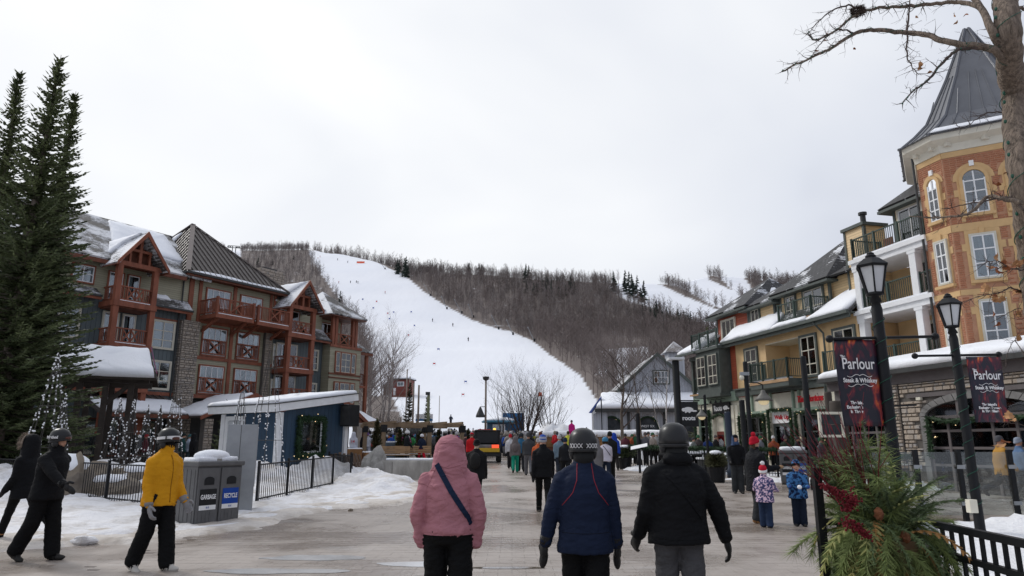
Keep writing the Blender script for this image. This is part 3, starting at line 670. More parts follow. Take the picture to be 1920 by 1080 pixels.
# skirt roofs over the slate walls
for (x0, x1, zt, zl) in ((-2.9, -.02, 11.5, 10.45), (-14, -6.1, 11.2, 10.45), (10.2, 12.5, 11.0, 10.0), (7.32, 7.55, 11.0, 10.0)):
    slope(L, [(x0, -.75, zl), (x1, -.75, zl), (x1, .35, zt), (x0, .35, zt)], SH_DUST, .1); P('fascia', RUST, (x0, x1, -.76, -.68, zl - .28, zl - .06)); P('gutter', CHARC, (x0, x1, -.86, -.77, zl - .12, zl + .0))
snow_slab(L, [(-2.6, -.2, 10.99), (-1.4, -.25, 10.95), (-1.5, .3, 11.46), (-2.6, .3, 11.46)], .1, seed=15)
for (x0, x1, z0, z1) in ((-2.25, -.82, 7.81, 9.55), (-2.25, -.82, 5.16, 6.9), (-9.4, -8.0, 7.81, 9.55), (-9.4, -8.0, 5.16, 6.9), (-7.9, -6.9, 7.81, 9.55)): win(L, x0, x1, z0, z1, .02, 2, 3, CREAM, CREAM, 2, top=.30)
win(L, -7.6, -6.4, 11.2, 12.2, 0, 2, 2, WHITEP, RUST, 1)
P('belt_board', RUST, (-14, -.4, -.06, .01, 4.72, 4.95)); P('belt_board', RUST, (-2.4, -.5, -.05, .01, 9.66, 9.78))
for (x0, x1, z0, z1) in ((11.3, 11.88, 7.55, 9.1), (11.3, 11.88, 4.9, 6.4), (7.42, 7.62, 7.4, 9.1), (7.42, 7.62, 4.8, 6.4)): win(L, x0, x1, z0, z1, .05, 1, 3, CREAM, CREAM, 0)
MB().tube([(-.62, -.12, 10.4), (-.62, -.12, 4.6)], .05, 6).build('downpipe', CHARC, L); MB().tube([(-.2, -.8, 13.0), (-.5, -.1, 12.5), (-.5, -.1, 10.9)], .05, 6).build('downpipe', CHARC, L)
# corner pavilion at the far end
for (z0, z1) in ((7.48, 9.1), (5.0, 6.6)):
    win(L, 13.1, 13.55, z0, z1, -.8, 1, 2, CREAM, RUST, 0, top=.3); win(L, 13.68, 14.74, z0, z1, -.8, 2, 3, CREAM, RUST, 0, top=.3); win(L, 14.86, 15.31, z0, z1, -.8, 1, 2, CREAM, RUST, 0, top=.3)
for x in (12.75, 13.1, 15.05, 15.4): P('column', RUST, (x - .13, x + .13, -.78, -.52, 9.72, 12.0))
P('column', RUST, (15.27, 15.53, 1.2, 1.46, 9.72, 12.0)); P('eave_beam', RUST, (12.5, 15.65, -.8, -.5, 12.0, 12.22)); P('eave_beam', RUST, (15.35, 15.65, -.5, 5, 12.0, 12.22))
rail(L, (13.2, -.66, 9.72), (14.95, -.66, 9.72), .95, 1); rail(L, (12.75, .9, 9.72), (12.75, -.55, 9.72), .95, 0)
win(L, 12.9, 14.3, 10.0, 11.7, 1.0, 2, 2, WHITEP, RUST, 1)
pc = [(12.0, -1.35, 12.2), (16.1, -1.35, 12.2), (16.1, 6.0, 12.2), (12.0, 6.0, 12.2)]
for i in range(4): slope(L, [pc[i], pc[(i + 1) % 4], (14.0, 2.2, 14.75)], SH_SNOW if i == 3 else SH_DUST, .12)
P('soffit', RUST2, (12.05, 16.05, -1.3, 5.9, 12.02, 12.08))
slope(L, [(16.0, -.7, 9.5), (17.6, -.7, 9.5), (16.0, 1.4, 11.2)], SH_DUST, .1); slope(L, [(17.6, -.7, 9.5), (17.6, 6, 9.5), (16, 5, 11.2), (16, 1.4, 11.2)], SH_DUST, .1); P('fascia', RUST2, (16.0, 17.6, -.72, -.62, 9.2, 9.44))
for y in (-.4, 2.0): P('column', RUST, (17.0, 17.25, y - .12, y + .12, 1.5, 9.3))
for z in (6.6, 4.0): P('balcony_floor', RUST, (16.05, 17.2, -.5, 6, z - .2, z)); rail(L, (16.1, -.45, 6.6), (16.95, -.45, 6.6), .95, 0)
# entrance canopies along the ground floor
def awning(pts, seed, mat=METAL): slope(L, pts, mat, .12, 'awning'); snow_slab(L, [Vector(p) + Vector((0, 0, .01)) for p in pts], .14, seed=seed, name='awning_snow')
slope(L, [(-6.5, -2.9, 3.45), (-1.0, -2.9, 3.45), (-1.0, 0, 4.7), (-6.5, 0, 4.7)], METAL, .12, 'awning'); snow_slab(L, [(-6.4, -2.9, 3.46), (-1.1, -2.9, 3.46), (-1.1, -1.0, 4.28), (-3.2, -.9, 4.3), (-6.4, -1.2, 4.19)], .16, seed=21)
for k in range(13): MB().bar((-6.4 + k * .42, -2.85, 3.53), (-6.4 + k * .42, -.02, 4.76), .04, .05).build('roof_seam', METAL, L)
P('fascia', RUST2, (-6.5, -1.0, -2.94, -2.86, 3.18, 3.40))
slope(L, [(-1.0, -.2, 3.35), (-1.0, -4.2, 3.35), (2.9, -4.2, 4.95), (2.9, -.2, 4.95)], METAL, .12, 'awning'); snow_slab(L, [(-.98, -.2, 3.37), (-.98, -4.15, 3.37), (2.75, -4.15, 4.90), (2.75, -.2, 4.90)], .14, seed=22)
slope(L, [(6.6, -4.2, 3.35), (6.6, -.2, 3.35), (2.9, -.2, 4.95), (2.9, -4.2, 4.95)], METAL, .12, 'awning')
for s in (-1, 1): MB().prism([(2.9 + s*3.95, -4.26, 3.12), (2.9 + s*3.95, -4.26, 3.34), (2.9, -4.26, 4.99), (2.9, -4.26, 4.7)], (0, .1, 0)).build('barge_board', RUST, L)
for x in (-.3, 6.0): stone_wall(L, x - .3, x + .3, .3, 3.2, -4.0, STONE2, .4, (.1, .2), (.2, .4), seed=30)
slope(L, [(9.4, -.4, 3.4), (9.4, -3.6, 3.4), (11.9, -3.6, 4.95), (11.9, -.4, 4.95)], METAL, .12, 'awning'); slope(L, [(14.6, -3.6, 3.3), (14.6, -.4, 3.3), (11.9, -.4, 4.95), (11.9, -3.6, 4.95)], METAL, .12, 'awning')
slope(L, [(12.6, -2.9, 3.35), (16.8, -2.9, 3.35), (16.2, -.8, 4.4), (13, -.8, 4.4)], METAL, .1, 'awning'); snow_slab(L, [(12.7, -2.85, 3.37), (16.7, -2.85, 3.37), (16.1, -.9, 4.36), (13.1, -.9, 4.36)], .1, seed=24)
for s in (-1, 1): MB().prism([(11.9 + s*2.6, -3.66, 3.0), (11.9 + s*2.6, -3.66, 3.3), (11.9, -3.66, 4.98), (11.9, -3.66, 4.62)], (0, .1, 0)).build('barge_board', RUST, L)
MB().prism([(9.7, -3.5, 3.3), (14.1, -3.5, 3.3), (11.9, -3.5, 4.7)], (0, .1, 0)).build('gable_wall', RUST2, L)
for x in (10.2, 13.4): P('column', STONE2, (x - .28, x + .28, -3.6, -3.1, .5, 3.3))
for (x0, x1) in ((-5.6, -3.6), (-3.0, -1.2), (7.4, 9.0), (9.6, 11.2), (12.8, 15.6)): win(L, x0, x1, 1.0, 3.1, .35, 3, 2, CHARC, RUST2, 0, name='shop_window')
sg = P('canopy_sign', CHARC, (10.9, 11.6, -3.8, -3.7, 2.7, 3.3)); MB().prism([(11.05, -3.81, 2.85), (11.45, -3.81, 2.85), (11.25, -3.81, 3.2)], (0, -.01, 0)).build('sign_mark', WHITEP, sg)
# ---------------------------------------------------------------- right-hand row
BX, BY, BR = 15.7996, 31.466, R(-76.29)
_Bm = Matrix.Translation((BX, BY, 0)) @ Matrix.Rotation(BR, 4, 'Z')
def bw(x, y, z=0): return tuple(_Bm @ Vector((x, y, z)))
def part(b, name, mat, *boxes, bev=0):
    m = MB()
    for q in boxes: m.box(*q)
    o = m.build(name, mat, b)
    return beveled(o, bev) if bev else o
def text(b, s, loc, rot, size, mat, ext=.01, name='lettering', align='CENTER', sx=1.0, shear=0, bold=0):
    c = bpy.data.curves.new(name, 'FONT'); c.body = s; c.size = size; c.extrude = ext; c.align_x = align; c.align_y = 'CENTER'; c.shear = shear; c.offset = bold; c.materials.append(mat)
    me = baked(bpy.data.objects.new(name, c))
    if not me.materials: me.materials.append(mat)
    o = link(name, me, b, loc, rot); o.scale = (sx, 1, 1); return o
OCHRE = M('ochre_stucco', (.66, .465, .25), .8, .10, 1.5, bump=.003, bscale=60)
YSID = M_lines('yellow_lap_siding', (.70, .51, .28), 2, .13, .012)
REDSID = M_lines('red_lap_siding', (.36, .075, .035), 2, .14, .012)
GREY = M('slate_trim_paint', (.085, .10, .092), .55, .15)
GREEN = M('dark_green_rail', (.045, .07, .06), .5, .2)
SAGE = M('sage_paint', (.26, .34, .27), .6, .12)
SHOP = M('cream_shop_paint', (.70, .67, .56), .65, .08)
BRICK = stone_mat('orange_brick', (.44, .175, .09), (.50, .215, .12), (.38, .15, .08))
BUFF = M('buff_stone_trim', (.60, .40, .20), .75, .10, 2.0)
WOODL = M('raw_timber', (.42, .27, .15), .7, .25, 2.0, stretch=(1, 1, 4))
LEAF = M('garland_needles', (.02, .045, .018), .7, .6, 9.0)
DROOF = M('slate_roof_metal', (.15, .155, .17), .38, .12, 1.2, metal=.35)
SIGNRED = M('sign_red', (.55, .02, .03), .4, .05); SIGNWHITE = M('sign_white', (.82, .82, .82), .5, .03); SIGNBLACK = M('sign_black', (.015, .016, .018), .4, .2)
def emis(name, col, s):
    m, n, p = NT(name); p.inputs['Base Color'].default_value = (*col, 1); p.inputs['Emission Color'].default_value = (*col, 1); p.inputs['Emission Strength'].default_value = s; return m
BULB = emis('fairy_bulb', (1, .75, .4), 1.2)
def mrail(b, p, q, h=1.05, mat=None, step=.11, posts=True, name='railing', snow=False):
    """metal balcony rail: rails and posts (part) + fine bars"""
    mat = mat or GREEN; p, q = Vector(p), Vector(q); d = q - p; Ln = d.length; u = d / Ln; up = Vector((0, 0, 1))
    o = MB().bar(p + up*h, q + up*h, .06, .05).build(name, mat, b); MB().bar(p + up*.10, q + up*.10, .04, .04).build('bottom_rail', mat, o)
    n = max(1, round(Ln / 1.2))
    for i in range(n + 1): c = p + u * (Ln * i / n); MB().bar(c, c + up*(h + .06), .09, .09, (u.x, u.y, 0)).build('rail_post', mat, o)
    bb = MB(); k = max(2, int(Ln / step))
    for i in range(1, k): c = p + u * (Ln * i / k); bb.bar(c + up*.1, c + up*h, .022, .022, (u.x, u.y, 0))
    bb.build('bar_row', mat, o, kind='stuff'); return o
def garland(label, pts, r=.16, dens=260, lights=True, seed=1, group=None, mat=None):
    rg = random.Random(seed); m = MB(); pts = [Vector(p) for p in pts]; L_ = sum((pts[i+1]-pts[i]).length for i in range(len(pts)-1))
    m.tube(pts, r * .45, 6); bl = MB()
    for _ in range(int(L_ * dens)):
        t = rg.uniform(0, L_); i = 0
        while i < len(pts) - 2 and t > (pts[i+1]-pts[i]).length: t -= (pts[i+1]-pts[i]).length; i += 1
        d = (pts[i+1]-pts[i]); c = pts[i] + d.normalized() * min(t, d.length)
        v = Vector((rg.gauss(0, 1), rg.gauss(0, 1), rg.gauss(0, 1))).normalized(); s = v.orthogonal().normalized() * .025; e_ = c + v * r * rg.uniform(.7, 1.35) + Vector((0, 0, -.03))
        m.add([c + v*r*.3 - s, c + v*r*.3 + s, e_], [(0, 1, 2)])
        if lights and rg.random() < .008: bl.ell(c + v * r * 1.05, (.018, .018, .018), 5, 4)
    g = thing('garland', label, 'garland', pts[0], group=group); 
    for mm in (m, bl): mm.v = [(a - pts[0].x, b_ - pts[0].y, c_ - pts[0].z) for a, b_, c_ in mm.v]
    m.build('greenery', mat or LEAF, g, kind='stuff')
    if bl.v: bl.build('fairy_lights', BULB, g, kind='stuff')
    return g
def bgarland(label, pts, **k): return garland(label, [bw(*p) for p in pts], **k)
# --- yellow building
Y = thing('yellow_building', 'long ochre building with snowy mansard, dormers and dark green balconies over shops', 'building', (BX, BY, 0), BR)
part(Y, 'wall', OCHRE, (-10.3, -7.26, 0, 8, 4.7, 7.55), (-4.11, 0, 0, 8, 4.7, 7.55), (-7.26, -4.11, 0, 8, 7.05, 7.55)); part(Y, 'recess_wall', OCHRE, (-7.26, -4.11, 1.5, 2, 4.7, 7.05)); part(Y, 'recess_ceiling', SHOP, (-7.26, -4.11, .02, 1.5, 7.0, 7.05))
part(Y, 'shop_wall', SHOP, (-10.4, 0.1, .08, 8, 0, 4.3)); part(Y, 'shop_cornice', GREY, (-10.4, .1, -.16, .08, 4.36, 4.72)); part(Y, 'cornice_lip', GREY, (-10.45, .15, -.28, -.02, 4.72, 4.80)); part(Y, 'sage_band', SAGE, (-10.4, .1, -.04, .08, 3.30, 3.44))
for x in (-9.0, -7.2, -5.2, -4.7, -2.6): part(Y, 'sage_pilaster', SAGE, (x - .06, x + .06, -.05, .08, 3.44, 4.36))
for x in (-10.2, -7.4, -4.9, -2.4, -.1): part(Y, 'shop_pillar', SHOP, (x - .22, x + .22, -.10, .08, .1, 3.3), bev=.01)
for (x0, x1, c) in ((-9.9, -7.7, 0), (-4.6, -2.7, 0), (-2.1, -.4, 0)): win(Y, x0, x1, .6, 3.1, .06, 3, 2, GREY, GREY, 0, name='shop_window', top=.66)
win(Y, -6.95, -5.3, .4, 2.6, .06, 2, 1, GREY, GREY, 0, name='shop_window')
for x0, x1 in ((-6.95, -6.5), (-5.75, -5.32)): part(Y, 'window_poster', M('mint_poster', (.45, .62, .62), .5, .1), (x0, x1, .02, .045, .5, 2.5))
sg = part(Y, 'walk_up_sign', SIGNWHITE, (-7.0, -5.3, -.10, .04, 2.72, 3.30)); text(sg, 'Walk Up', (-6.15, -.115, 3.02), (R(90), 0, 0), .33, SIGNRED, .008, bold=.006)
text(Y, 'Tim Hortons', (-3.62, -.18, 3.84), (R(90), 0, 0), .46, SIGNRED, .03, name='red_sign_lettering', sx=.82, shear=.25, bold=.010)
part(Y, 'small_poster', SIGNWHITE, (-5.55, -5.35, -.12, -.102, .7, 1.5))
for x in (-9.21, -4.09 + .0): win(Y, x, x + 1.12, 5.0, 6.94, 0, 2, 3, CREAM, GREY, 0, trim=.12, top=.28)
win(Y, -1.57, -.25, 5.0, 6.9, 0, 2, 3, CREAM, GREY, 0, trim=.12, top=.28); win(Y, -5.94, -4.84, 4.98, 6.8, 1.5, 2, 2, CREAM, GREY, 0, trim=.1, name='balcony_door')
bf = part(Y, 'balcony_floor', GREY, (-7.5, -4.1, -.95, 0, 4.52, 4.90)); part(bf, 'balcony_edge', WOODL, (-7.52, -4.08, -.98, -.95, 4.74, 4.90)); part(bf, 'balcony_snow', SNOW, (-7.4, -4.2, -.88, -.6, 4.904, 5.02))
mrail(Y, (-7.45, -.92, 4.9), (-4.15, -.92, 4.9), 1.0); mrail(Y, (-7.45, 0, 4.9), (-7.45, -.92, 4.9), 1.0); mrail(Y, (-4.15, -.92, 4.9), (-4.15, 0, 4.9), 1.0); mrail(Y, (-1.9, -.5, 4.9), (-.2, -.5, 4.9), 1.0)
part(Y, 'gutter', GREY, (-11.4, .1, -.62, -.48, 7.48, 7.64)); part(Y, 'soffit', GREY, (-11.4, .1, -.48, .02, 7.50, 7.56)); part(Y, 'fascia', GREY, (-11.4, .1, -.48, -.40, 7.30, 7.50))
slope(Y, [(-11.4, -.5, 7.58), (.1, -.5, 7.58), (.1, 2.6, 10.1), (-11.4, 2.6, 10.1)], SH_BLACK, .12)
for pts, sd in (([(-11.3, -.47, 7.61), (-5.9, -.47, 7.61), (-6.1, .55, 8.44), (-7.3, 1.5, 9.2), (-7.8, 1.1, 8.9), (-9.6, .75, 8.6), (-11.2, .8, 8.66)], 1), ([(-2.9, -.47, 7.61), (0, -.47, 7.61), (0, 1.3, 9.05), (-1.0, 2.0, 9.6), (-2.0, .9, 8.72)], 2), ([(-5.9, -.46, 7.61), (-2.9, -.46, 7.61), (-3.0, -.2, 7.83), (-5.7, -.2, 7.83)], 3)): snow_slab(Y, pts, .15, seed=sd, jit=.25)
MB().tube([(-2.35, -.55, 7.45), (-2.2, -.14, 6.9), (-2.2, -.12, 4.8), (-2.2, -.34, 4.7), (-2.2, -.34, 2.8)], .05, 6).build('downpipe', GREY, Y)
def dormer(b, x0, x1, y, z0, z1, apex, wall, yb=5.5, ov=.45, back=True):
    part(b, 'dormer_wall', wall, (x0, x1, y, yb, z0, z1))
    for x in (x0, x1): part(b, 'corner_board', GREY, (x - .07, x + .07, y - .03, y + .10, z0, z1))
    c = [(x0 - ov, y - ov, z1), (x1 + ov, y - ov, z1), (x1 + ov, yb + ov, z1), (x0 - ov, yb + ov, z1)]
    for i in range(4): slope(b, [c[i], c[(i + 1) % 4], apex], SH_BLACK, .1)
    part(b, 'eave_board', GREY, (x0 - ov - .02, x1 + ov + .02, y - ov - .02, yb + ov, z1 - .22, z1 - .10))
# near dormer with balcony
dormer(Y, -6.65, -2.63, .8, 7.7, 9.78, (-3.9, 3.4, 12.55), YSID)
win(Y, -6.15, -5.35, 8.0, 9.5, .8, 2, 2, CREAM, GREY, 0, trim=.1); win(Y, -4.6, -3.1, 7.75, 9.5, .8, 2, 2, CREAM, GREY, 0, trim=.1, name='balcony_door')
part(Y, 'balcony_floor', WOODL, (-5.5, -2.8, -.25, .8, 7.80, 7.92)); mrail(Y, (-5.5, -.22, 7.92), (-2.8, -.22, 7.92), .95); mrail(Y, (-2.8, -.22, 7.92), (-2.8, .8, 7.92), .95)
snow_slab(Y, [(-2.20, 1.8, 10.18), (-2.20, 4.4, 10.18), (-2.9, 3.8, 11.3), (-3.3, 2.8, 11.6)], .1, seed=9)
dormer(Y, -9.77, -7.3, .8, 7.7, 9.6, (-8.6, 3.0, 11.2), YSID); win(Y, -9.55, -8.75, 8.05, 9.4, .8, 2, 2, CREAM, GREY, 0, trim=.1)
cw = part(Y, 'chimney', YSID, (-1.15, .12, .8, 2.0, 8.5, 11.75)); part(cw, 'chimney_cap', GREY, (-1.28, .25, .68, 2.12, 11.75, 11.9)); MB().lathe([(.13, 11.9), (.13, 12.5), (.20, 12.5), (.20, 12.62)], 10, (-.5, 1.4, 0)).build('flue', CHARC, cw)
for x in (-1.15, .12): part(cw, 'corner_board', GREY, (x - .06, x + .06, .76, .9, 8.5, 11.72))
part(Y, 'wall', YSID, (-2.6, .1, 1.0, 6, 8.0, 9.8)); slope(Y, [(-2.6, .5, 9.8), (.6, .5, 9.8), (.6, 4, 11.6), (-2.6, 4, 11.6)], SH_BLACK, .1); win(Y, -.75, -.1, 8.2, 9.6, 1.0, 1, 3, CREAM, GREY, 0)
# --- red building with slate bay
Q = thing('red_building', 'red sided building with slate grey bay window above a shop, hipped black roof', 'building', (BX, BY, 0), BR)
part(Q, 'wall', REDSID, (-15.2, -10.31, .3, 8, 4.7, 7.4)); part(Q, 'red_panel', REDSID, (-10.85, -10.31, -.02, .3, 4.8, 7.45)); part(Q, 'shop_wall', SHOP, (-15.5, -10.41, .06, 8, 0, 4.3)); part(Q, 'sage_band', SAGE, (-15.6, -10.41, -.12, .06, 4.15, 4.72)); part(Q, 'band_ledge', WOODL, (-15.7, -13.9, -.3, .06, 4.72, 4.82))
part(Q, 'bay', GREY, (-13.75, -10.95, -.75, .3, 4.6, 7.35), bev=.02); part(Q, 'bay_sill', GREY, (-13.85, -10.9, -.85, .0, 4.45, 4.62)); part(Q, 'bay_cornice', GREY, (-13.9, -10.85, -.9, .3, 7.3, 7.48))
win(Q, -13.6, -12.55, 5.2, 7.0, -.75, 2, 3, CREAM, GREY, 1, trim=.06, top=.28); win(Q, -12.2, -11.15, 5.2, 7.0, -.75, 2, 3, CREAM, GREY, 1, trim=.06, top=.28)
for x in (-15.3, -13.95): part(Q, 'porch_post', GREY, (x - .1, x + .1, -.25, -.05, 4.82, 7.2))
part(Q, 'porch_beam', GREY, (-15.5, -13.8, -.3, 0, 7.0, 7.25)); mrail(Q, (-15.2, -.16, 4.82), (-14.05, -.16, 4.82), 1.0)
slope(Q, [(-16.2, -.9, 7.45), (-13.6, -.9, 7.45), (-13.2, 1.5, 9.0), (-15.6, 1.5, 9.0)], SH_SNOW, .1); part(Q, 'gutter', GREY, (-16.2, -13.6, -1.0, -.88, 7.32, 7.46)); snow_slab(Q, [(-16.1, -.85, 7.5), (-13.7, -.85, 7.5), (-13.4, 1.2, 8.83), (-15.6, 1.2, 8.83)], .12, seed=4)
mrail(Q, (-14.1, -.8, 7.5), (-11.0, -.8, 7.5), 1.0); mrail(Q, (-14.1, .8, 7.5), (-14.1, -.8, 7.5), 1.0); part(Q, 'terrace_snow', SNOW, (-13.9, -11.0, -.7, .7, 7.485, 7.56))
dormer(Q, -13.53, -9.95, .8, 7.5, 9.75, (-11.3, 3.4, 12.0), REDSID, ov=.55); win(Q, -12.9, -11.4, 7.6, 9.3, .8, 3, 2, CREAM, CREAM, 0, trim=.08, top=.3)
snow_slab(Q, [(-11.2, 2.1, 11.1), (-9.55, 1.2, 9.95), (-9.5, 3.6, 9.95), (-10.6, 3.3, 11.2)], .08, seed=5)
rs = part(Q, 'shop_sign', SIGNBLACK, (-13.15, -11.2, -.16, -.02, 3.46, 4.12)); text(rs, 'Roots', (-12.45, -.175, 3.78), (R(90), 0, 0), .46, SIGNWHITE, .008, bold=.014, sx=.86)
def beaver(b, cx, y, cz, s, mat):
    m = MB(); m.ell((cx, y, cz), (.26*s, .012, .13*s), 14, 8); m.ell((cx - .24*s, y, cz - .01*s), (.10*s, .012, .09*s), 10, 6); m.ell((cx + .30*s, y, cz - .07*s), (.14*s, .012, .045*s), 10, 6)
    for q in (-.14, .05): m.ell((cx + q*s, y, cz - .13*s), (.05*s, .012, .04*s), 8, 6)
    m.build('beaver_mark', mat, b)
beaver(rs, -11.55, -.17, 3.80, .95, SIGNWHITE)
for x in (-12.8, -12.2, -11.6): MB().tube([(x, -.05, 4.3), (x, -.4, 4.36), (x, -.42, 4.22)], .02, 6).tube([(x, -.42, 4.26), (x, -.46, 4.1)], [.03, .09], 8).build('sign_lamp', CHARC, Q)
for x in (-15.3, -13.3, -11.0, -10.55): part(Q, 'shop_pillar', SHOP, (x - .14, x + .14, -.08, .06, .1, 3.9), bev=.01)
win(Q, -15.05, -13.6, .7, 3.6, .04, 2, 2, SAGE, SAGE, 0, name='shop_window', top=.7); win(Q, -12.0, -11.3, 2.55, 3.25, .04, 1, 1, SAGE, SAGE, 4, name='transom_window')
dr = part(Q, 'shop_door', M('oxblood_door', (.16, .035, .025), .45, .15), (-13.0, -12.1, -.02, .05, .3, 2.4)); part(dr, 'door_glass', GLASS, (-12.85, -12.25, -.04, -.025, .7, 2.2)); win(Q, -12.0, -11.3, .5, 2.4, .04, 1, 1, SAGE, SAGE, 0, name='shop_window')
# --- white balcony bay and brick corner tower
W = thing('brick_tower_building', 'brick corner tower with buff bands, arched windows and white columned balconies beside it', 'building', (BX, BY, 0), BR)
part(W, 'wall', OCHRE, (.12, 4.6, 2.1, 8, 4.6, 9.5)); part(W, 'brick_wall', BRICK, (3.9, 4.38, .4, 2.1, 4.7, 9.4))
for z in (7.12, 9.52): part(W, 'balcony_slab', WHITEP, (.05, 4.4, -.05, 2.1, z, z + .38)); part(W, 'slab_lip', WHITEP, (-.02, 4.42, -.14, -.05, z + .24, z + .42)); part(W, 'slab_snow', SNOW, (.3, 4.2, -.10, .1, z + .424, z + .50))
for x in (.28, 3.55):
    for (z0, z1) in ((4.6, 7.12), (7.5, 9.52)): part(W, 'column', WHITEP, (x - .17, x + .17, -.02, .32, z0, z1), bev=.015); part(W, 'column_cap', WHITEP, (x - .22, x + .22, -.04, .37, z1 - .14, z1 - .001))
for z in (4.75, 7.5): mrail(W, (.45, .1, z), (3.4, .1, z), 1.0); mrail(W, (3.72, .1, z), (4.35, .1, z), 1.0)
mrail(W, (.15, .05, 9.9), (4.3, .05, 9.9), 1.02); mrail(W, (.15, 1.6, 9.9), (.15, .05, 9.9), 1.02)
for z in (4.8, 7.55): win(W, 1.5, 2.9, z, z + 2.0, 2.1, 2, 3, CREAM, CREAM, 0, name='balcony_door', trim=.1)
dormer(W, 1.95, 4.3, .9, 9.8, 12.0, (3.5, 3.4, 14.3), YSID, yb=5); win(W, 2.25, 3.5, 9.95, 11.7, .9, 2, 1, WHITEP, CREAM, 1, name='balcony_door')
for ch_ in range(2):
    t = thing('patio_chair', 'brown slatted armchair on the %s white balcony beside the brick tower' % ('middle', 'upper')[ch_], 'chair', bw(3.95 if ch_ == 0 else 1.1, 1.0, 7.51 if ch_ == 0 else 9.91), BR)
    part(t, 'seat', RUST2, (-.25, .25, -.25, .25, .40, .45)); part(t, 'backrest', RUST2, (-.25, .25, .2, .25, .45, .95))
    for sx in (-.22, .22):
        for sy in (-.22, .2): part(t, 'leg', RUST2, (sx - .025, sx + .025, sy - .025, sy + .025, 0, .40))
oct_ = [(4.39, 0), (5.62, 0), (8.0, 2.38), (8.0, 3.61), (5.62, 5.99), (4.39, 5.99), (2.01, 3.61), (2.01, 2.38)]
MB().prism([(x, y, 0) for x, y in oct_], (0, 0, 13.0)).build('tower_wall', M('brick_bed', (.44, .24, .15), .85, .15, 3.0), W)
cx_, cy_ = 5.005, 2.995
def octring(k, z): return [(cx_ + (x - cx_) * k, cy_ + (y - cy_) * k, z) for x, y in oct_]
MB().loft([octring(1.02, 12.96), octring(1.04, 13.25), octring(1.17, 13.4), octring(1.18, 13.62), octring(1.0, 13.62)]).build('cornice', M('cream_cornice', (.66, .63, .54), .6, .06), W)
roof = MB(); prof = [(1.22, 13.62), (1.18, 13.66), (.98, 14.15), (.78, 14.75), (.40, 16.9), (.03, 19.35)]
roof.loft([octring(k, z) for k, z in prof]).build('spire_roof', DROOF, W)
for i in range(8):
    for f_ in ((0, .33, .66) if i % 2 == 0 else (0, .16, .33, .5, .66, .83)):
        pts = [Vector(octring(k, z)[i]).lerp(Vector(octring(k, z)[(i + 1) % 8]), f_) for k, z in (prof if f_ == 0 else prof[:5] if f_ in (.33, .66, .5) else prof[:4] + [(.62, 16.0)])]
        MB().tube([p + (p - Vector((cx_, cy_, p.z))).normalized() * .015 for p in pts], .065 if f_ == 0 else .022, 5).build('roof_seam', DROOF, W)
snow_slab(W, [Vector(octring(1.18, 13.72)[1]), Vector(octring(1.18, 13.72)[2]), Vector(octring(1.1, 13.95)[2]), Vector(octring(1.12, 13.92)[1])], .03, seed=3, jit=.3)
for i, f_ in ((0, .2), (0, .8), (1, .1), (1, .45), (1, .8)):
    a, c = Vector(octring(1.06, 13.2)[i]), Vector(octring(1.06, 13.2)[i + 1]); p = a.lerp(c, f_); MB().box(p.x - .08, p.x + .08, p.y - .10, p.y + .12, 13.15, 13.42).build('bracket', M('cream_cornice', (.66, .63, .54)), W)
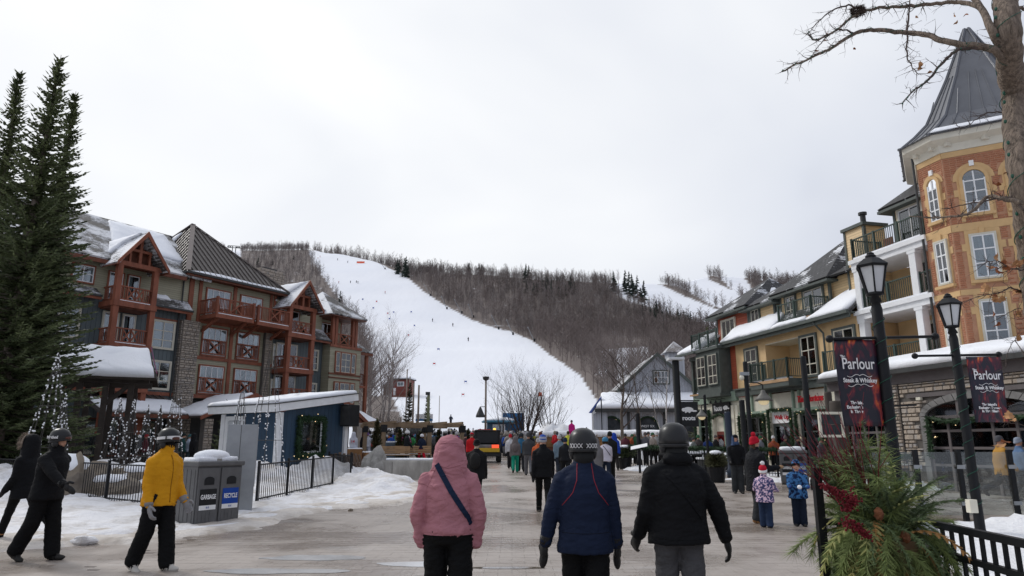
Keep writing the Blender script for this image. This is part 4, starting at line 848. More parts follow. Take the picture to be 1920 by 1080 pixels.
for fi, (T, Lf, wins) in enumerate((((4.39, 0, 0), 1.23, ((.44, .92),)), ((5.62, 0, R(45)), 3.366, ((.58, 1.32), (2.05, 2.79))), ((8.0, 2.38, R(90)), 1.23, ((.36, .86),)))):
    def prt(nm, mt, *bx):
        o = part(W, nm, mt, *bx); o.location = (T[0], T[1], 0); o.rotation_euler = (0, 0, T[2]); return o
    holes = [(-1, 9, 9.66, 9.95), (-1, 9, 7.15, 7.36), (-1, 9, 12.7, 13)]
    for za_, zb_ in ((9.66, 9.95), (7.15, 7.36), (12.72, 12.95)): prt('buff_band', BUFF, (.0, Lf, -.03, .0, za_, zb_))
    for (a, c) in wins:
        e_ = .05 if fi != 1 else .08
        sw = .13 if fi != 1 else .20; holes += [(a - sw, c + sw, 10.2, 12.0), (a, c, 12.0, 12.2), (a - sw, c + sw, 7.5, 9.66), (a - sw, c + sw, 4.9, 7.15)]
        for z0_, z1_ in ((10.0, 11.7), (7.5, 9.655), (4.9, 7.145)):
            for q0, q1 in ((a - sw, a - .07), (c + .07, c + sw)): prt('window_surround', BUFF, (q0, q1, -.032, .0, z0_, z1_))
        for z0_ in (9.495, 6.94): prt('lintel', BUFF, (a - .07, c + .07, -.034, 0, z0_, z0_ + .16))
        for z0_ in (11.05, 8.85, 6.4): prt('quoin', BUFF, (a - sw - .13, a - sw, -.030, 0, z0_, z0_ + .28), (c + sw, c + sw + .13, -.030, 0, z0_, z0_ + .28)); holes += [(a - sw - .13, c + sw + .13, z0_, z0_ + .28)]
        r_ = (c - a) / 2
        for kk_ in range(9):
            a0, a1 = math.pi * kk_ / 9, math.pi * (kk_ + 1) / 9; o = MB().prism([((a + c) / 2 + q * math.cos(v_), -.031, 12.05 - r_ + q * math.sin(v_)) for v_, q in ((a0, r_ + .12), (a0, r_ + .12 + sw), (a1, r_ + .12 + sw), (a1, r_ + .12))], (0, .03, 0)).build('arch_stone', BUFF, W); o.location = (T[0], T[1], 0); o.rotation_euler = (0, 0, T[2])
            holes += [((a + c) / 2 - (r_ + .12 + sw) * math.cos(a0) * .9 if kk_ < 5 else 9, (a + c) / 2 + (r_ + .12 + sw) * math.cos(a0) * .9 if kk_ < 5 else 9, 11.6, 12.05 - r_ + (r_ + .12 + sw) * math.sin(a0) * .95)]
        win(W, a, c, 10.3, 12.05, -.01, 2, 4, WHITEP, BUFF, 0, T=T, arch=True, trim=.12); win(W, a, c, 7.76, 9.42, -.01, 2, 3, WHITEP, CREAM, 4 if fi == 1 and a < 1 else 0, T=T, trim=.07); win(W, a, c, 5.16, 6.86, -.01, 2, 3, WHITEP, CREAM, 0, T=T, trim=.07)
        for z in (7.62, 5.02): o = part(W, 'sill', BUFF, (a - .2, c + .2, -.16, 0, z - .06, z + .05)); o.location = (T[0], T[1], 0); o.rotation_euler = (0, 0, T[2])
        for z in (12.22, 9.5, 6.95): o = part(W, 'keystone', SIGNWHITE if z > 12 else BUFF, ((a + c)/2 - .08, (a + c)/2 + .08, -.08, 0, z, z + .22)); o.location = (T[0], T[1], 0); o.rotation_euler = (0, 0, T[2])
    stone_wall(W, .02, Lf - .02, 4.7, 12.95, -.004, BRICK, .002, (.085, .085), (.20, .235), holes, T, seed=40 + fi, limit=(60, 220, 20)[fi], name='brick', back=False, jd=.014, rough=.003)
MB().tube([(4.30, -.08, 13.3), (4.30, -.08, 4.8)], .05, 6).build('downpipe', CHARC, W)
# --- stone restaurant in front
K = thing('stone_restaurant', 'single storey restaurant of coursed ledge stone with arched glazed doors and snowy roof', 'restaurant', (BX, BY, 0), BR)
TAUPE = M('taupe_trim', (.13, .115, .115), .6, .12); y0 = -3.3
part(K, 'wall', MORTAR, (5.0, 20, y0 + .02, 0, 0, 4.0)); part(K, 'wall', TAUPE, (2.0, 5.0, y0 + .12, 0, 0, 4.0)); part(K, 'fascia', TAUPE, (1.9, 20, y0 - .12, y0 + .02, 3.72, 4.06)); part(K, 'trim_band', TAUPE, (6.0, 20, y0 - .09, y0 + .0, 3.20, 3.34)); part(K, 'gutter', CHARC, (1.8, 20, y0 - .5, y0 - .36, 4.06, 4.22)); part(K, 'soffit', TAUPE, (1.8, 20, y0 - .36, y0 - .1, 4.06, 4.10))
slope(K, [(1.8, y0 - .45, 4.2), (20, y0 - .45, 4.2), (20, .2, 5.05), (1.8, .2, 5.05)], DROOF, .1); snow_slab(K, [(1.85, y0 - .5, 4.22), (19.9, y0 - .5, 4.22), (19.9, .1, 5.05), (1.85, .1, 5.05)], .24, seed=8, jit=.1)
ac, ah, zs, za = 8.75, 2.05, 2.55, 3.05
def archz(x, r=0): t = min(1, abs(x - ac) / (ah + r)); return zs + (za - zs + r) * math.sqrt(max(0, 1 - t * t))
for i in range(16):
    a0, a1 = math.pi * (i + .04) / 16, math.pi * (i + .96) / 16
    pp = [(ac + (ah + r) * math.cos(a), y0 - .10, zs + (za - zs + r) * math.sin(a)) for a, r in ((a0, 0), (a0, .24), (a1, .24), (a1, 0))]
    MB().prism(pp, (0, .12, 0)).build('arch_stone', M('grey_arch_stone', (.20, .195, .19), .8, .2, 3.0, bump=.01), K)
for s in (-1, 1):
    for j in range(6): part(K, 'jamb_stone', M('grey_arch_stone', (.2, .2, .2)), tuple(sorted((ac + s * ah, ac + s * (ah + .24)))) + (y0 - .10, y0 + .02, .05 + j * .415, .455 + j * .415), bev=.01)
def glazed(x0, x1, z1, nx, zr, arch=False):
    o = part(K, 'glazed_door', TAUPE, (x0, x0 + .1, y0 - .04, y0 + .015, .1, z1), (x1 - .1, x1, y0 - .04, y0 + .015, .1, z1), (x0 + .1, x1 - .1, y0 - .04, y0 + .015, z1 - .1, z1))
    for i in range(1, nx): x = x0 + (x1 - x0) * i / nx; part(o, 'mullion', TAUPE, (x - .045, x + .045, y0 - .045, y0 + .01, .1, z1 - .1))
    zz = [.1] + zr + [z1]
    for z in zr: part(o, 'door_rail', TAUPE, (x0 + .1, x1 - .1, y0 - .035, y0 + .012, z - .04, z + .04))
    for i in range(nx):
        for j in range(len(zz) - 1): part(o, 'pane', GLASS, (x0 + (x1-x0)*i/nx + .05, x0 + (x1-x0)*(i+1)/nx - .05, y0 - .012, y0 - .004, zz[j] + .04, zz[j+1] - .05))
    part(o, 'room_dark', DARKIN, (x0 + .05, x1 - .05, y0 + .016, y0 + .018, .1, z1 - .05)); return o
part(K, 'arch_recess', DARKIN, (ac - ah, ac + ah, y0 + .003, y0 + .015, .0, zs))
glazed(ac - ah, ac + ah, zs, 5, [.95, 1.5, 2.05]); glazed(2.4, 4.95, 2.6, 4, [.95, 1.5, 2.05])
tr = MB(); n_ = 24; tp = [(ac - ah + .03 + (2*ah - .06) * i / n_) for i in range(n_ + 1)]
MB().prism([(tp[0], y0 - .01, zs)] + [(x, y0 - .01, archz(x) - .01) for x in tp] + [(tp[-1], y0 - .01, zs)], (0, .008, 0)).build('fanlight_pane', GLASS, K)
for x in (ac - .75, ac + .75): part(K, 'fanlight_bar', TAUPE, (x - .06, x + .06, y0 - .05, y0 + .01, zs, archz(x)))
hol = [(ac - ah - .22, ac + ah + .22, 0, zs)] + [(ac - ah - .2 + .3 * i, ac - ah - .2 + .3 * (i + 1), 0, archz(ac - ah - .2 + .3 * (i + .5), .2)) for i in range(15)] + [(6.0, 20, 3.18, 3.36)]
stone_wall(K, 5.05, 5.58, .1, 3.72, y0 - .06, STONE, .08, (.06, .15), (.15, .45), (), seed=50, limit=40)
stone_wall(K, 5.62, 12.5, .1, 3.72, y0, STONE, .02, (.05, .20), (.14, .52), hol, seed=51, limit=255)
part(K, 'wall_box', SHOP, (6.45, 6.65, y0 - .16, y0 - .05, 3.1, 3.2), bev=.01); part(K, 'blue_sign', M('sky_sign', (.1, .45, .65), .5, .1), (4.55, 4.62, y0 - .6, y0 - .15, 3.4, 3.9))
for x in (7.1, 9.4, 10.1):
    b_ = MB(); b_.ell((x, y0 + .012, 2.2), (.10, .003, .10), 10, 6); b_.build('lamp_glow', emis('inside_lamp', (1, .7, .35), 1.2), K)
# garlands
for i, (x0, x1, zt) in enumerate(((-15.2, -13.4, 3.7), (-10.0, -7.55, 3.2), (-7.1, -5.15, 3.42), (-4.75, -2.5, 3.2))):
    lab = ('garland framing the window left of the dark shop doorway', 'green garland framing the window left of the white and red sign', 'green garland framing the white sign with red lettering', 'green garland framing the window under the red lettering')[i]
    bgarland(lab, [(x0, -.28, .8), (x0, -.28, zt), (x1, -.28, zt), (x1, -.28, .8)], r=.17, dens=190, seed=60 + i, group='garlands on the shop fronts')
bgarland('green garland over the dark shop doorway beside the red door', [(-13.2, -.28, 3.2), (-12.2, -.26, 3.45), (-11.1, -.28, 3.2)], r=.15, dens=190, seed=66, group='garlands on the shop fronts')
bgarland('leafy garland hung inside the arch of the stone restaurant', [(6.85, y0 - .2, 1.2), (6.9, y0 - .2, 2.5), (7.7, y0 - .2, 2.35), (8.7, y0 - .2, 2.4), (10.6, y0 - .2, 2.4)], r=.17, dens=190, seed=67)
bgarland('leafy garland along the top of the restaurant windows behind the black posts', [(2.4, y0 - .2, 1.2), (2.45, y0 - .2, 2.6), (4.9, y0 - .2, 2.55)], r=.17, dens=190, seed=68)
# ---------------------------------------------------------------- things placed by bearing
def at(px, py, y):
    a = (px - 960) / FPX; b = (540 - py) / FPX; d = Vector((a, math.cos(PITCH) - b * math.sin(PITCH), math.sin(PITCH) + b * math.cos(PITCH)))
    return Vector((0, 0, CAM_H)) + d * (y / d.y)
def gx(px, y): return at(px, proj(0, y, gz(y))[1], y).x
def frame_thing(name, label, cat, a, b, z=None, group=None):
    """thing whose local x runs from ground point a to b"""
    t = thing(name, label, cat, (a[0], a[1], gz(a[1]) if z is None else z), math.atan2(b[1] - a[1], b[0] - a[0]), group); return t
# --- spruces
NEEDLE = M('spruce_needles', (.085, .12, .058), .75, .45, 1.6, col2=(.18, .215, .10))
NEEDLE2 = M('cedar_foliage', (.075, .075, .035), .8, .5, 3.0)
BARK = M('tree_bark', (.14, .115, .095), .9, .35, 6.0, bump=.02, bscale=14, stretch=(1, 1, .25))
BARK2 = M('grey_bark', (.22, .195, .18), .9, .3, 5.0)
TWIG = M('twig_bark', (.075, .058, .05), .9, .3, 4.0)
def spruce(label, x, y, h, r, seed, whorl=.36, per=9, low=.03, group=None, mat=None, bare=0.0, name='spruce_tree', spray=.26, z=None, droop=.45):
    rg = random.Random(seed); t = thing(name, label, 'tree', (x, y, gz(y) if z is None else z), rg.uniform(0, 6), group)
    ln = (rg.uniform(-.015, .015) * h, rg.uniform(-.015, .015) * h)
    MB().tube([(ln[0]*k*k, ln[1]*k*k, h*k) for k in np.linspace(0, 1, 9)], [max(.008, .016 * h * (1 - k) ** .8) for k in np.linspace(0, 1, 9)], 7).build('trunk', BARK, t, smooth=True)
    m = MB(); z = low * h; V = []; Fc = []
    def spr(a, d, w_, up):
        s = d.cross(up); s = s.normalized() * w_ if s.length > 1e-5 else Vector((w_, 0, 0)); o = len(V)
        V.extend([a, a + d*.45 + s, a + d, a + d*.5 - s]); Fc.append((o, o+1, o+2, o+3))
    while z < h * .992:
        k = z / h; R0 = r * (1 - k) ** .95 * (1 if k > .12 else .75 + 2 * k) + .05
        for i in range(max(4, int(per * (1 - .45 * k)))):
            az = rg.uniform(0, 6.283); L_ = R0 * rg.uniform(.6, 1.12); zz = z + rg.uniform(-.5, .5) * whorl
            c = Vector((ln[0]*k*k, ln[1]*k*k, min(zz, h * .99))); o_ = Vector((math.cos(az), math.sin(az), 0)); pts = []
            dr = droop * (1 - k) - .25 * k; n = max(3, int(L_ / .14))
            for q in range(n + 1):
                u = q / n; pts.append(c + o_ * L_ * u + Vector((0, 0, L_ * (-dr * u + .32 * u * u))))
            m.tube([pts[0], pts[n // 2], pts[-1]], [.012 + .01 * L_, .01, .004], 3, cap=False)
            for q in range(n):
                u = (q + .5) / n
                if u < bare: continue
                d = (pts[q + 1] - pts[q]).normalized(); sd = d.cross(Vector((0, 0, 1))).normalized(); ln_ = spray * (1.15 - .6 * u) * (1 + .35 * L_ / 2) * (.55 + .45 * min(1, (1 - k) * 2.2))
                for sg_ in (-1, 1):
                    for _ in range(2):
                        v = (d * rg.uniform(.45, .9) + sd * sg_ * rg.uniform(.5, 1) + Vector((0, 0, rg.uniform(-.45, .18)))).normalized(); spr(pts[q] + d * rg.uniform(-.05, .05), v * ln_ * rg.uniform(.6, 1.15), .038 + .02 * rg.random(), Vector((rg.uniform(-.6, .6), rg.uniform(-.6, .6), 1)))
                spr(pts[q], (d + Vector((0, 0, -.15 + rg.uniform(-.3, .3)))).normalized() * ln_ * .9, .04, sd)
            spr(pts[-1] - (pts[-1] - pts[-2]) * .6, (pts[-1] - pts[-2]).normalized() * spray, .035, Vector((0, 0, 1)))
        z += whorl * (1 - .35 * k)
    m.k = 1; m.add(V, Fc); m.build('crown', [BARK, mat or NEEDLE], t); return t
spruce('tall dark spruce behind the fence, tallest of the three at left', at(106, 105, 26).x, 26.0, at(106, 105, 26).z, 3.5, 1, per=17, whorl=.32)
spruce('tall spruce behind the fence at the left edge of the photo', at(42, 150, 28.5).x, 28.5, at(42, 150, 28.5).z, 3.3, 2, per=16, whorl=.32)
spruce('thinner spruce with a bent tip standing just right of the tallest spruce', at(138, 180, 27.8).x, 27.8, at(138, 180, 27.8).z, 3.0, 3, per=15, whorl=.32)
spruce('dark evergreen tree behind the grey gabled building and beside the red building', 14.6, 52, 9.5, 2.0, 4, per=8, whorl=.42)
spruce('small leaning evergreen by the pale poles below the red cabin', gx(800, 60), 60, 4.6, .75, 5, per=7, whorl=.3)
spruce('dense brownish cedar behind the pergola below the red cabin', gx(765, 62), 62, 6.0, 1.0, 6, per=9, whorl=.3, mat=NEEDLE2)
for i, (px, yy, h, lab) in enumerate(((704, 43, 2.1, 'tallest clipped cedar in the timber planter at the left pergola post'), (748, 46, 1.9, 'clipped cedar under the pergola behind the standing skier in black'), (758, 46.5, 1.7, 'clipped cedar under the pergola just right of its lookalike behind the skier'), (785, 46, 1.8, 'clipped cedar beside the skier in red trousers'), (822, 46, 1.9, 'clipped cedar beneath the right half of the pergola'), (834, 46.5, 1.7, 'clipped cedar close to the right end of the pergola'), (877, 48, 1.9, 'clipped cedar by the dark utility vehicle'), (893, 50, 1.8, 'brown clipped cedar standing behind the dark utility vehicle'))):
    spruce(lab, gx(px, yy), yy, h, .42, 20 + i, per=10, whorl=.15, low=.08, group='clipped cedars under the pergola', mat=NEEDLE2, name='clipped_cedar', spray=.2, droop=-.5, z=gz(yy) + (.45 if i == 0 else .0))
spruce('small fir with lights beside the kiosk and the metal cabinet', -13.2, 33, 3.2, 1.0, 40, per=10, whorl=.2)
# --- bare trees
def bare_tree(label, x, y, h, seed, spread=.6, levels=4, first=.25, n0=9, trunk=.0, mat=None, group=None, r0=None, z=None, multi=False, name='bare_tree', up=.7, lean=(0, 0), twig=None):
    rg = random.Random(seed); t = thing(name, label, 'tree', (x, y, gz(y) if z is None else z), 0, group); m = MB(); tw = MB(); r0 = r0 or .012 * h
    def grow(p, d, L_, r, lev):
        n = 4; pts = [p]; dd = d.copy()
        for i in range(n):
            dd = (dd + Vector((rg.gauss(0, .10), rg.gauss(0, .10), .04 + .06 * lev * (up - .3)))).normalized(); pts.append(pts[-1] + dd * L_ / n)
        (m if lev == 0 else tw).tube(pts, [r * (1 - .75 * i / n) for i in range(n + 1)], 7 if lev == 0 else 4 if lev == 1 else 3, cap=False)
        if lev >= levels: return
        k = (n0 if lev == 0 else rg.randint(4, 6) if lev < 3 else 3)
        for i in range(k):
            u = first + (1 - first) * (i + rg.random()) / k if lev == 0 else rg.uniform(.25, 1)
            j = min(n - 1, int(u * n)); q = pts[j].lerp(pts[j + 1], u * n - j); az = rg.uniform(0, 6.283)
            o_ = d.orthogonal(); o_.rotate(Matrix.Rotation(az, 3, d)); nd_ = (d * rg.uniform(.5, .9) * up + o_ * spread * rg.uniform(.6, 1.2) + Vector((0, 0, .25))).normalized()
            grow(q, nd_, L_ * rg.uniform(.38, .58) * (1 - .25 * u if lev == 0 else 1), max(.0035, r * .45 * (1 - .5 * u)), lev + 1)
    if multi:
        for i in range(multi):
            az = 6.283 * i / multi + rg.uniform(-.3, .3); s = rg.uniform(.15, 1.0) * spread
            grow(Vector((.05*math.cos(az), .05*math.sin(az), .35)), Vector((math.cos(az)*s, math.sin(az)*s, 1)).normalized(), h * rg.uniform(.75, 1.0), r0 * rg.uniform(.35, .6), 1)
        m.tube([(0, 0, -.1), (0, 0, .55)], [r0 * 1.3, r0], 8)
    else: grow(Vector((0, 0, -.1)), Vector((lean[0], lean[1], 1)).normalized(), h, r0, 0)
    m.build('trunk', mat or BARK, t, smooth=True); tw.build('crown', twig or TWIG, t); return t
bare_tree('broad bushy bare tree fanning up from one base at the foot of the run', gx(985, 58), 58, 5.2, 3, .55, 4, multi=17, r0=.16, up=.9)
bare_tree('smaller bushy bare tree just behind the broad fan shaped one', gx(1030, 66), 66, 5.6, 4, .55, 4, multi=9, r0=.12, up=.9)
bare_tree('thin bare tree left of the broad fan shaped tree', gx(945, 62), 62, 5.2, 5, .5, 4, multi=6, r0=.1, up=.9)
bare_tree('bare tree forking in front of the blue gable of the grey building', gx(1165, 50), 50, 6.4, 6, .75, 4, .3, 9, r0=.15)
bare_tree('slim bare tree before the middle of the grey building', gx(1205, 52), 52, 6.2, 7, .6, 4, .35, 9, r0=.09)
bare_tree('pale birch leaning before the right end of the grey building', gx(1256, 50), 50, 7.0, 8, .5, 4, .35, 9, r0=.08, mat=M('birch_bark', (.5, .48, .46), .8, .25, 4.0), lean=(-.06, 0))
bare_tree('second birch crossing in front of the grey gable wall', gx(1262, 51), 51, 6.2, 9, .5, 3, .4, 8, r0=.06, mat=M('birch_bark', (.5, .48, .46)), lean=(-.35, 0))
for i in range(26):           # bare trees standing left of the run, beyond the lodge
    a = (rnd.uniform(672, 738) if i < 20 else rnd.uniform(640, 680)) ; yy = rnd.uniform(84, 130) if i < 20 else rnd.uniform(140, 200); xx = (a - 960) / FPX / .98 * yy; zz = hz(xx, yy)
    if i == 0: LT = []
    if i < 6: LT.append(bare_tree('slender bare tree among those between the lodge and the run', xx, yy, rnd.uniform(10, 13.5), 100 + i, .5, 3, .3, 13, r0=.16, group='bare trees between lodge and run', z=zz, mat=BARK2, twig=BARK_FAR))
    else:
        o = copy_tree(LT[i % 6]); o.location = (xx, yy, zz); o.rotation_euler = (0, 0, rnd.uniform(0, 6)); s = rnd.uniform(.7, 1.05); o.scale = (s, s, s)
for i in range(46):           # front row of the wood right of the run
    u = i / 45; a = 1085 + 210 * u + rnd.uniform(-12, 12); yy = rnd.uniform(118, 190); xx = (a - 960) / FPX / .98 * yy; zz = hz(xx, yy)
    if on_run(*proj(xx, yy, zz)) and a < 1125: xx += 5
    if i == 0: RT = []
    if i < 6: RT.append(bare_tree('slender bare tree at the near edge of the wood behind the grey building', xx, yy, rnd.uniform(11, 15), 140 + i, .45, 3, .35, 12, r0=.13, group='bare trees at the wood edge', z=zz, mat=BARK2, twig=BARK_FAR))
    else:
        o = copy_tree(RT[i % 6]); o.location = (xx, yy, zz); o.rotation_euler = (0, 0, rnd.uniform(0, 6)); s = rnd.uniform(.75, 1.1); o.scale = (s, s, s)
for i, px in enumerate((700, 728, 742, 756, 690, 715)):
    yy = 62 + 3 * (i % 3); labs = ('low leafless shrub nearest the lodge awning, behind the pergola', 'low leafless shrub behind the pergola below the bare trees', 'wide leafless shrub beside the brownish cedar', 'leafless shrub right of the brownish cedar', 'dense leafless shrub just beyond the lodge corner', 'leafless shrub behind the left pergola post')
    bare_tree(labs[i], gx(px, yy), yy, 3.2, 60 + i, .8, 3, multi=8, r0=.07, name='bare_shrub', up=.6, group='shrubs behind the pergola')
# --- grey gabled building
GB = M_lines('pale_grey_boards', (.42, .44, .48), 0, .3, .015, saw=False, gap=.07)
t = at(1170, 760, 70); Xl, Xr = at(1170, 740, 70).x, at(1298, 740, 70).x; xm = (Xl + Xr) / 2; z0 = gz(66); Gd = thing('grey_gabled_building', 'pale grey building with steep gable, snow laden lower roof and a shingled cupola', 'building', (xm, 70, z0), 0)
hw_ = (Xr - Xl) / 2; ze, zr_, zl = 7.4 - z0, 10.6 - z0, 5.0 - z0
MB().prism([(-hw_, 0, 0), (hw_, 0, 0), (hw_, 0, ze), (0, 0, zr_ - .2), (-hw_, 0, ze)], (0, 9, 0)).build('gable_wall', GB, Gd)
slope(Gd, [(-hw_ - .7, 9, ze - .45), (-hw_ - .7, -.5, ze - .45), (0, -.5, zr_), (0, 9, zr_)], SH_DUST, .16); slope(Gd, [(hw_ + .7, -.5, ze - .45), (hw_ + .7, 9, ze - .45), (0, 9, zr_), (0, -.5, zr_)], SH_DUST, .16)
for s in (-1, 1): MB().prism([(s*(hw_ + .72), -.56, ze - .8), (s*(hw_ + .72), -.56, ze - .42), (0, -.56, zr_ + .05), (0, -.56, zr_ - .33)], (0, .12, 0)).build('barge_board', GREY, Gd)
win(Gd, -.35, 1.1, 7.6 - z0, 9.0 - z0 - .2, 0, 4, 2, WHITEP, GREY, 0, trim=.12)
part(Gd, 'lower_wall', GB, (-hw_ - 3.2, hw_ + 1.5, -3.2, .5, 0, zl)); slope(Gd, [(-hw_ - 3.4, -3.9, zl - .1), (hw_ + 1.8, -3.9, zl - .1), (hw_ + 1.8, 1.5, zl + 2.0), (-hw_ - 1.2, 1.5, zl + 2.0)], METAL, .16)
snow_slab(Gd, [(-hw_ - 3.3, -3.95, zl - .08), (hw_ + 1.8, -3.95, zl - .08), (hw_ + 1.8, .0, zl + 1.46), (-hw_ - 2.3, .0, zl + 1.46)], .3, seed=31); part(Gd, 'eave_board', CHARC, (-hw_ - 3.4, hw_ + 1.8, -3.98, -3.86, zl - .42, zl - .14))
BLUE = M('royal_blue_paint', (.03, .06, .22), .5, .15)
MB().prism([(-hw_ - 4.0, -4.0, zl - .5), (-hw_ - 3.75, -4.0, zl - .5), (-hw_ - 2.6, -2.4, zl + .85), (-hw_ - 2.6, -2.4, zl + 1.15)], (.1, .3, 0)).build('blue_barge_board', BLUE, Gd)
MB().prism([(-hw_ - 3.5, -3.6, 0), (-hw_ - 2.2, -3.6, 0), (-hw_ - 2.2, -3.6, zl + .3), (-hw_ - 3.5, -3.6, zl - .6)], (0, .2, 0)).build('porch_wall', GB, Gd)
for i, x in enumerate((-hw_ - 1.8, -hw_ + 1.6, -hw_ + 5.2)):
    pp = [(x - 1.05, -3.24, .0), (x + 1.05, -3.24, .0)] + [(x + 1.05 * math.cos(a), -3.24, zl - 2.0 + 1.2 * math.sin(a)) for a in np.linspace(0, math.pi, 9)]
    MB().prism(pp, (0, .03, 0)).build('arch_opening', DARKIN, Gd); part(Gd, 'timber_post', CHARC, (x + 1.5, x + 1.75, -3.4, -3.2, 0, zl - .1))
    garland('%s of the lit garlands round the arches of the grey building' % ('leftmost', 'middle one', 'rightmost')[i], [(xm + q[0], 70 - 3.4, z0 + q[2]) for q in pp[2:]], r=.16, dens=120, seed=80 + i, group='garlands on the grey building')
text(Gd, 'WEST SIX', (-hw_ + 1.6, -3.28, zl - 1.7), (R(90), 0, 0), .3, SIGNWHITE, .01)
ct = at(1263, 640, 76); b0 = at(1241, 662, 76); cw_ = (at(1283, 662, 76).x - b0.x) / 2
cu = thing('cupola_pavilion', 'small shingled pyramid roof rising behind the grey gable', 'cupola', (ct.x, 76, gz(76)), 0); zt, zb = ct.z - gz(76), b0.z - gz(76)
part(cu, 'shaft', GB, (-cw_ * .7, cw_ * .7, -cw_ * .7, cw_ * .7, 0, zb))
for i in range(4): q_ = [(-cw_, -cw_, zb), (cw_, -cw_, zb), (cw_, cw_, zb), (-cw_, cw_, zb)]; slope(cu, [q_[i], q_[(i + 1) % 4], (0, 0, zt)], shingle_mat('cupola_shingle', (.30, .27, .25), .6) if i == 0 else SH_SNOW, .1)
# --- timber planter wall with snow in front of it
pa, pb = at(1008, 824, 56), at(1262, 820, 52); PL = frame_thing('timber_planter', 'long timber planter wall topped with thick snow and dry plants', 'planter', (pa.x, 56), (pb.x, 52)); Lp = math.hypot(pb.x - pa.x, 4)
for k in range(int(Lp / .6)):
    for j in range(4): part(PL, 'plank', M('planter_plank', (.30, .16, .07), .7, .3, 2.0), (k * .6, k * .6 + .585, -.06 + .004 * ((k + j) % 3), .0, .62 + j * .19, .80 + j * .19))
part(PL, 'core', RUST2, (0, Lp, 0, 1.4, -.4, 1.36)); snow_slab(PL, [(-.1, -.12, 1.37), (Lp, -.12, 1.37), (Lp, 1.5, 1.45), (-.1, 1.5, 1.45)], .35, seed=33, name='planter_snow', jit=.05)
dg = MB(); rg3 = random.Random(9)
for _ in range(900): x = rg3.uniform(0, Lp); y_ = rg3.uniform(-.15, .0); dg.add([(x - .02, y_, 1.3), (x + .02, y_, 1.3), (x + rg3.uniform(-.15, .15), y_ - rg3.uniform(0, .2), 1.35 + rg3.uniform(-.35, .3))], [(0, 1, 2)])
dg.build('dry_plants', M('dry_stalks', (.26, .17, .09), .9, .4), PL, kind='stuff')
# --- blue ticket hut, blue notice, red cabin
hx = at(935, 800, 72); HB = thing('ticket_hut', 'small blue hut with white barred window and snowy round roof', 'hut', (hx.x, 72, gz(72)), 0)
hb = M_lines('hut_blue', (.035, .085, .15), 0, .2, .01, saw=False); w2 = 1.2; h2 = at(935, 792, 72).z - gz(72)
part(HB, 'wall', hb, (-w2, w2, 0, 2.4, 0, h2)); win(HB, -.55, .6, .9 + .7, h2 - .25, 0, 4, 1, WHITEP, WHITEP, 0, trim=.05)
MB().lathe([(1.75, h2), (1.8, h2 + .14), (1.6, h2 + .2), (.2, h2 + .45)], 20, (0, 1.2, 0)).build('roof', M('roof_blue', (.10, .28, .42), .5, .1), HB); MB().lathe([(1.7, h2 + .2), (1.55, h2 + .38), (.9, h2 + .52), (.1, h2 + .6)], 20, (0, 1.2, 0)).build('roof_snow', SNOW, HB, smooth=True)
nb_ = thing('notice_board', 'blue and white notice board between the hut and the broad bare tree', 'sign', (at(963, 800, 74).x, 74, gz(74)), 0)
for x in (-.9, .9): part(nb_, 'post', CHARC, (x - .05, x + .05, -.05, .05, 0, 3.6))
part(nb_, 'panel', M('notice_blue', (.03, .14, .32), .5, .1), (-1.1, 1.1, -.09, -.05, 1.6, 3.6)); part(nb_, 'white_strip', SIGNWHITE, (-.9, .3, -.10, -.091, 2.5, 2.9))
nb2 = thing('notice_board', 'small pale notice on posts behind the pergola', 'sign', (at(795, 797, 66).x, 66, gz(66)), 0); part(nb2, 'panel', SIGNWHITE, (-.8, .8, -.03, .03, 2.75, 3.35)); part(nb2, 'blue_strip', M('notice_blue', (.03, .14, .32)), (-.8, .8, -.04, -.031, 2.7, 2.9))
for x in (-.7, .7): part(nb2, 'post', CHARC, (x - .04, x + .04, .031, .1, 0, 3.3))
YC = 165; cz = at(745, 742, YC); RC = thing('red_cabin', 'small red cabin with snowy roof on the hillside left of the run', 'cabin', (at(741, 740, YC).x, YC, hz(cz.x, YC)), R(-12)); ch2 = at(745, 712, YC).z - hz(cz.x, YC); sc = YC / FPX
part(RC, 'wall', M_lines('cabin_red', (.20, .045, .035), 2, .3, .02), (-12 * sc, 26 * sc, 0, 4, -.5, ch2)); part(RC, 'annex_wall', M_lines('cabin_brown', (.12, .08, .06), 2, .3, .02), (-26 * sc, -12.1 * sc, .6, 4, -.5, ch2 * .75)); part(RC, 'roof', CHARC, (-14 * sc, 28 * sc, -.6, 4.4, ch2, ch2 + .2)); part(RC, 'annex_roof', SNOW, (-28 * sc, -12.1 * sc, 0, 4.4, ch2 * .75, ch2 * .75 + .35))
snow_slab(RC, [(-14 * sc, -.6, ch2 + .21), (28 * sc, -.6, ch2 + .21), (28 * sc, 4.4, ch2 + .21), (-14 * sc, 4.4, ch2 + .21)], .35, seed=41)
win(RC, 4 * sc, 16 * sc, ch2 * .62, ch2 * .85, 0, 2, 1, WHITEP, WHITEP, 4); part(RC, 'door', WHITEP, (-4 * sc, 1 * sc, -.05, 0, .2, ch2 * .5)); mrail(RC, (-6 * sc, -1.2, .1), (26 * sc, -1.2, .1), 1.0, RUST2, .4); part(RC, 'deck', RUST2, (-8 * sc, 27 * sc, -1.3, 0, -.4, .1))
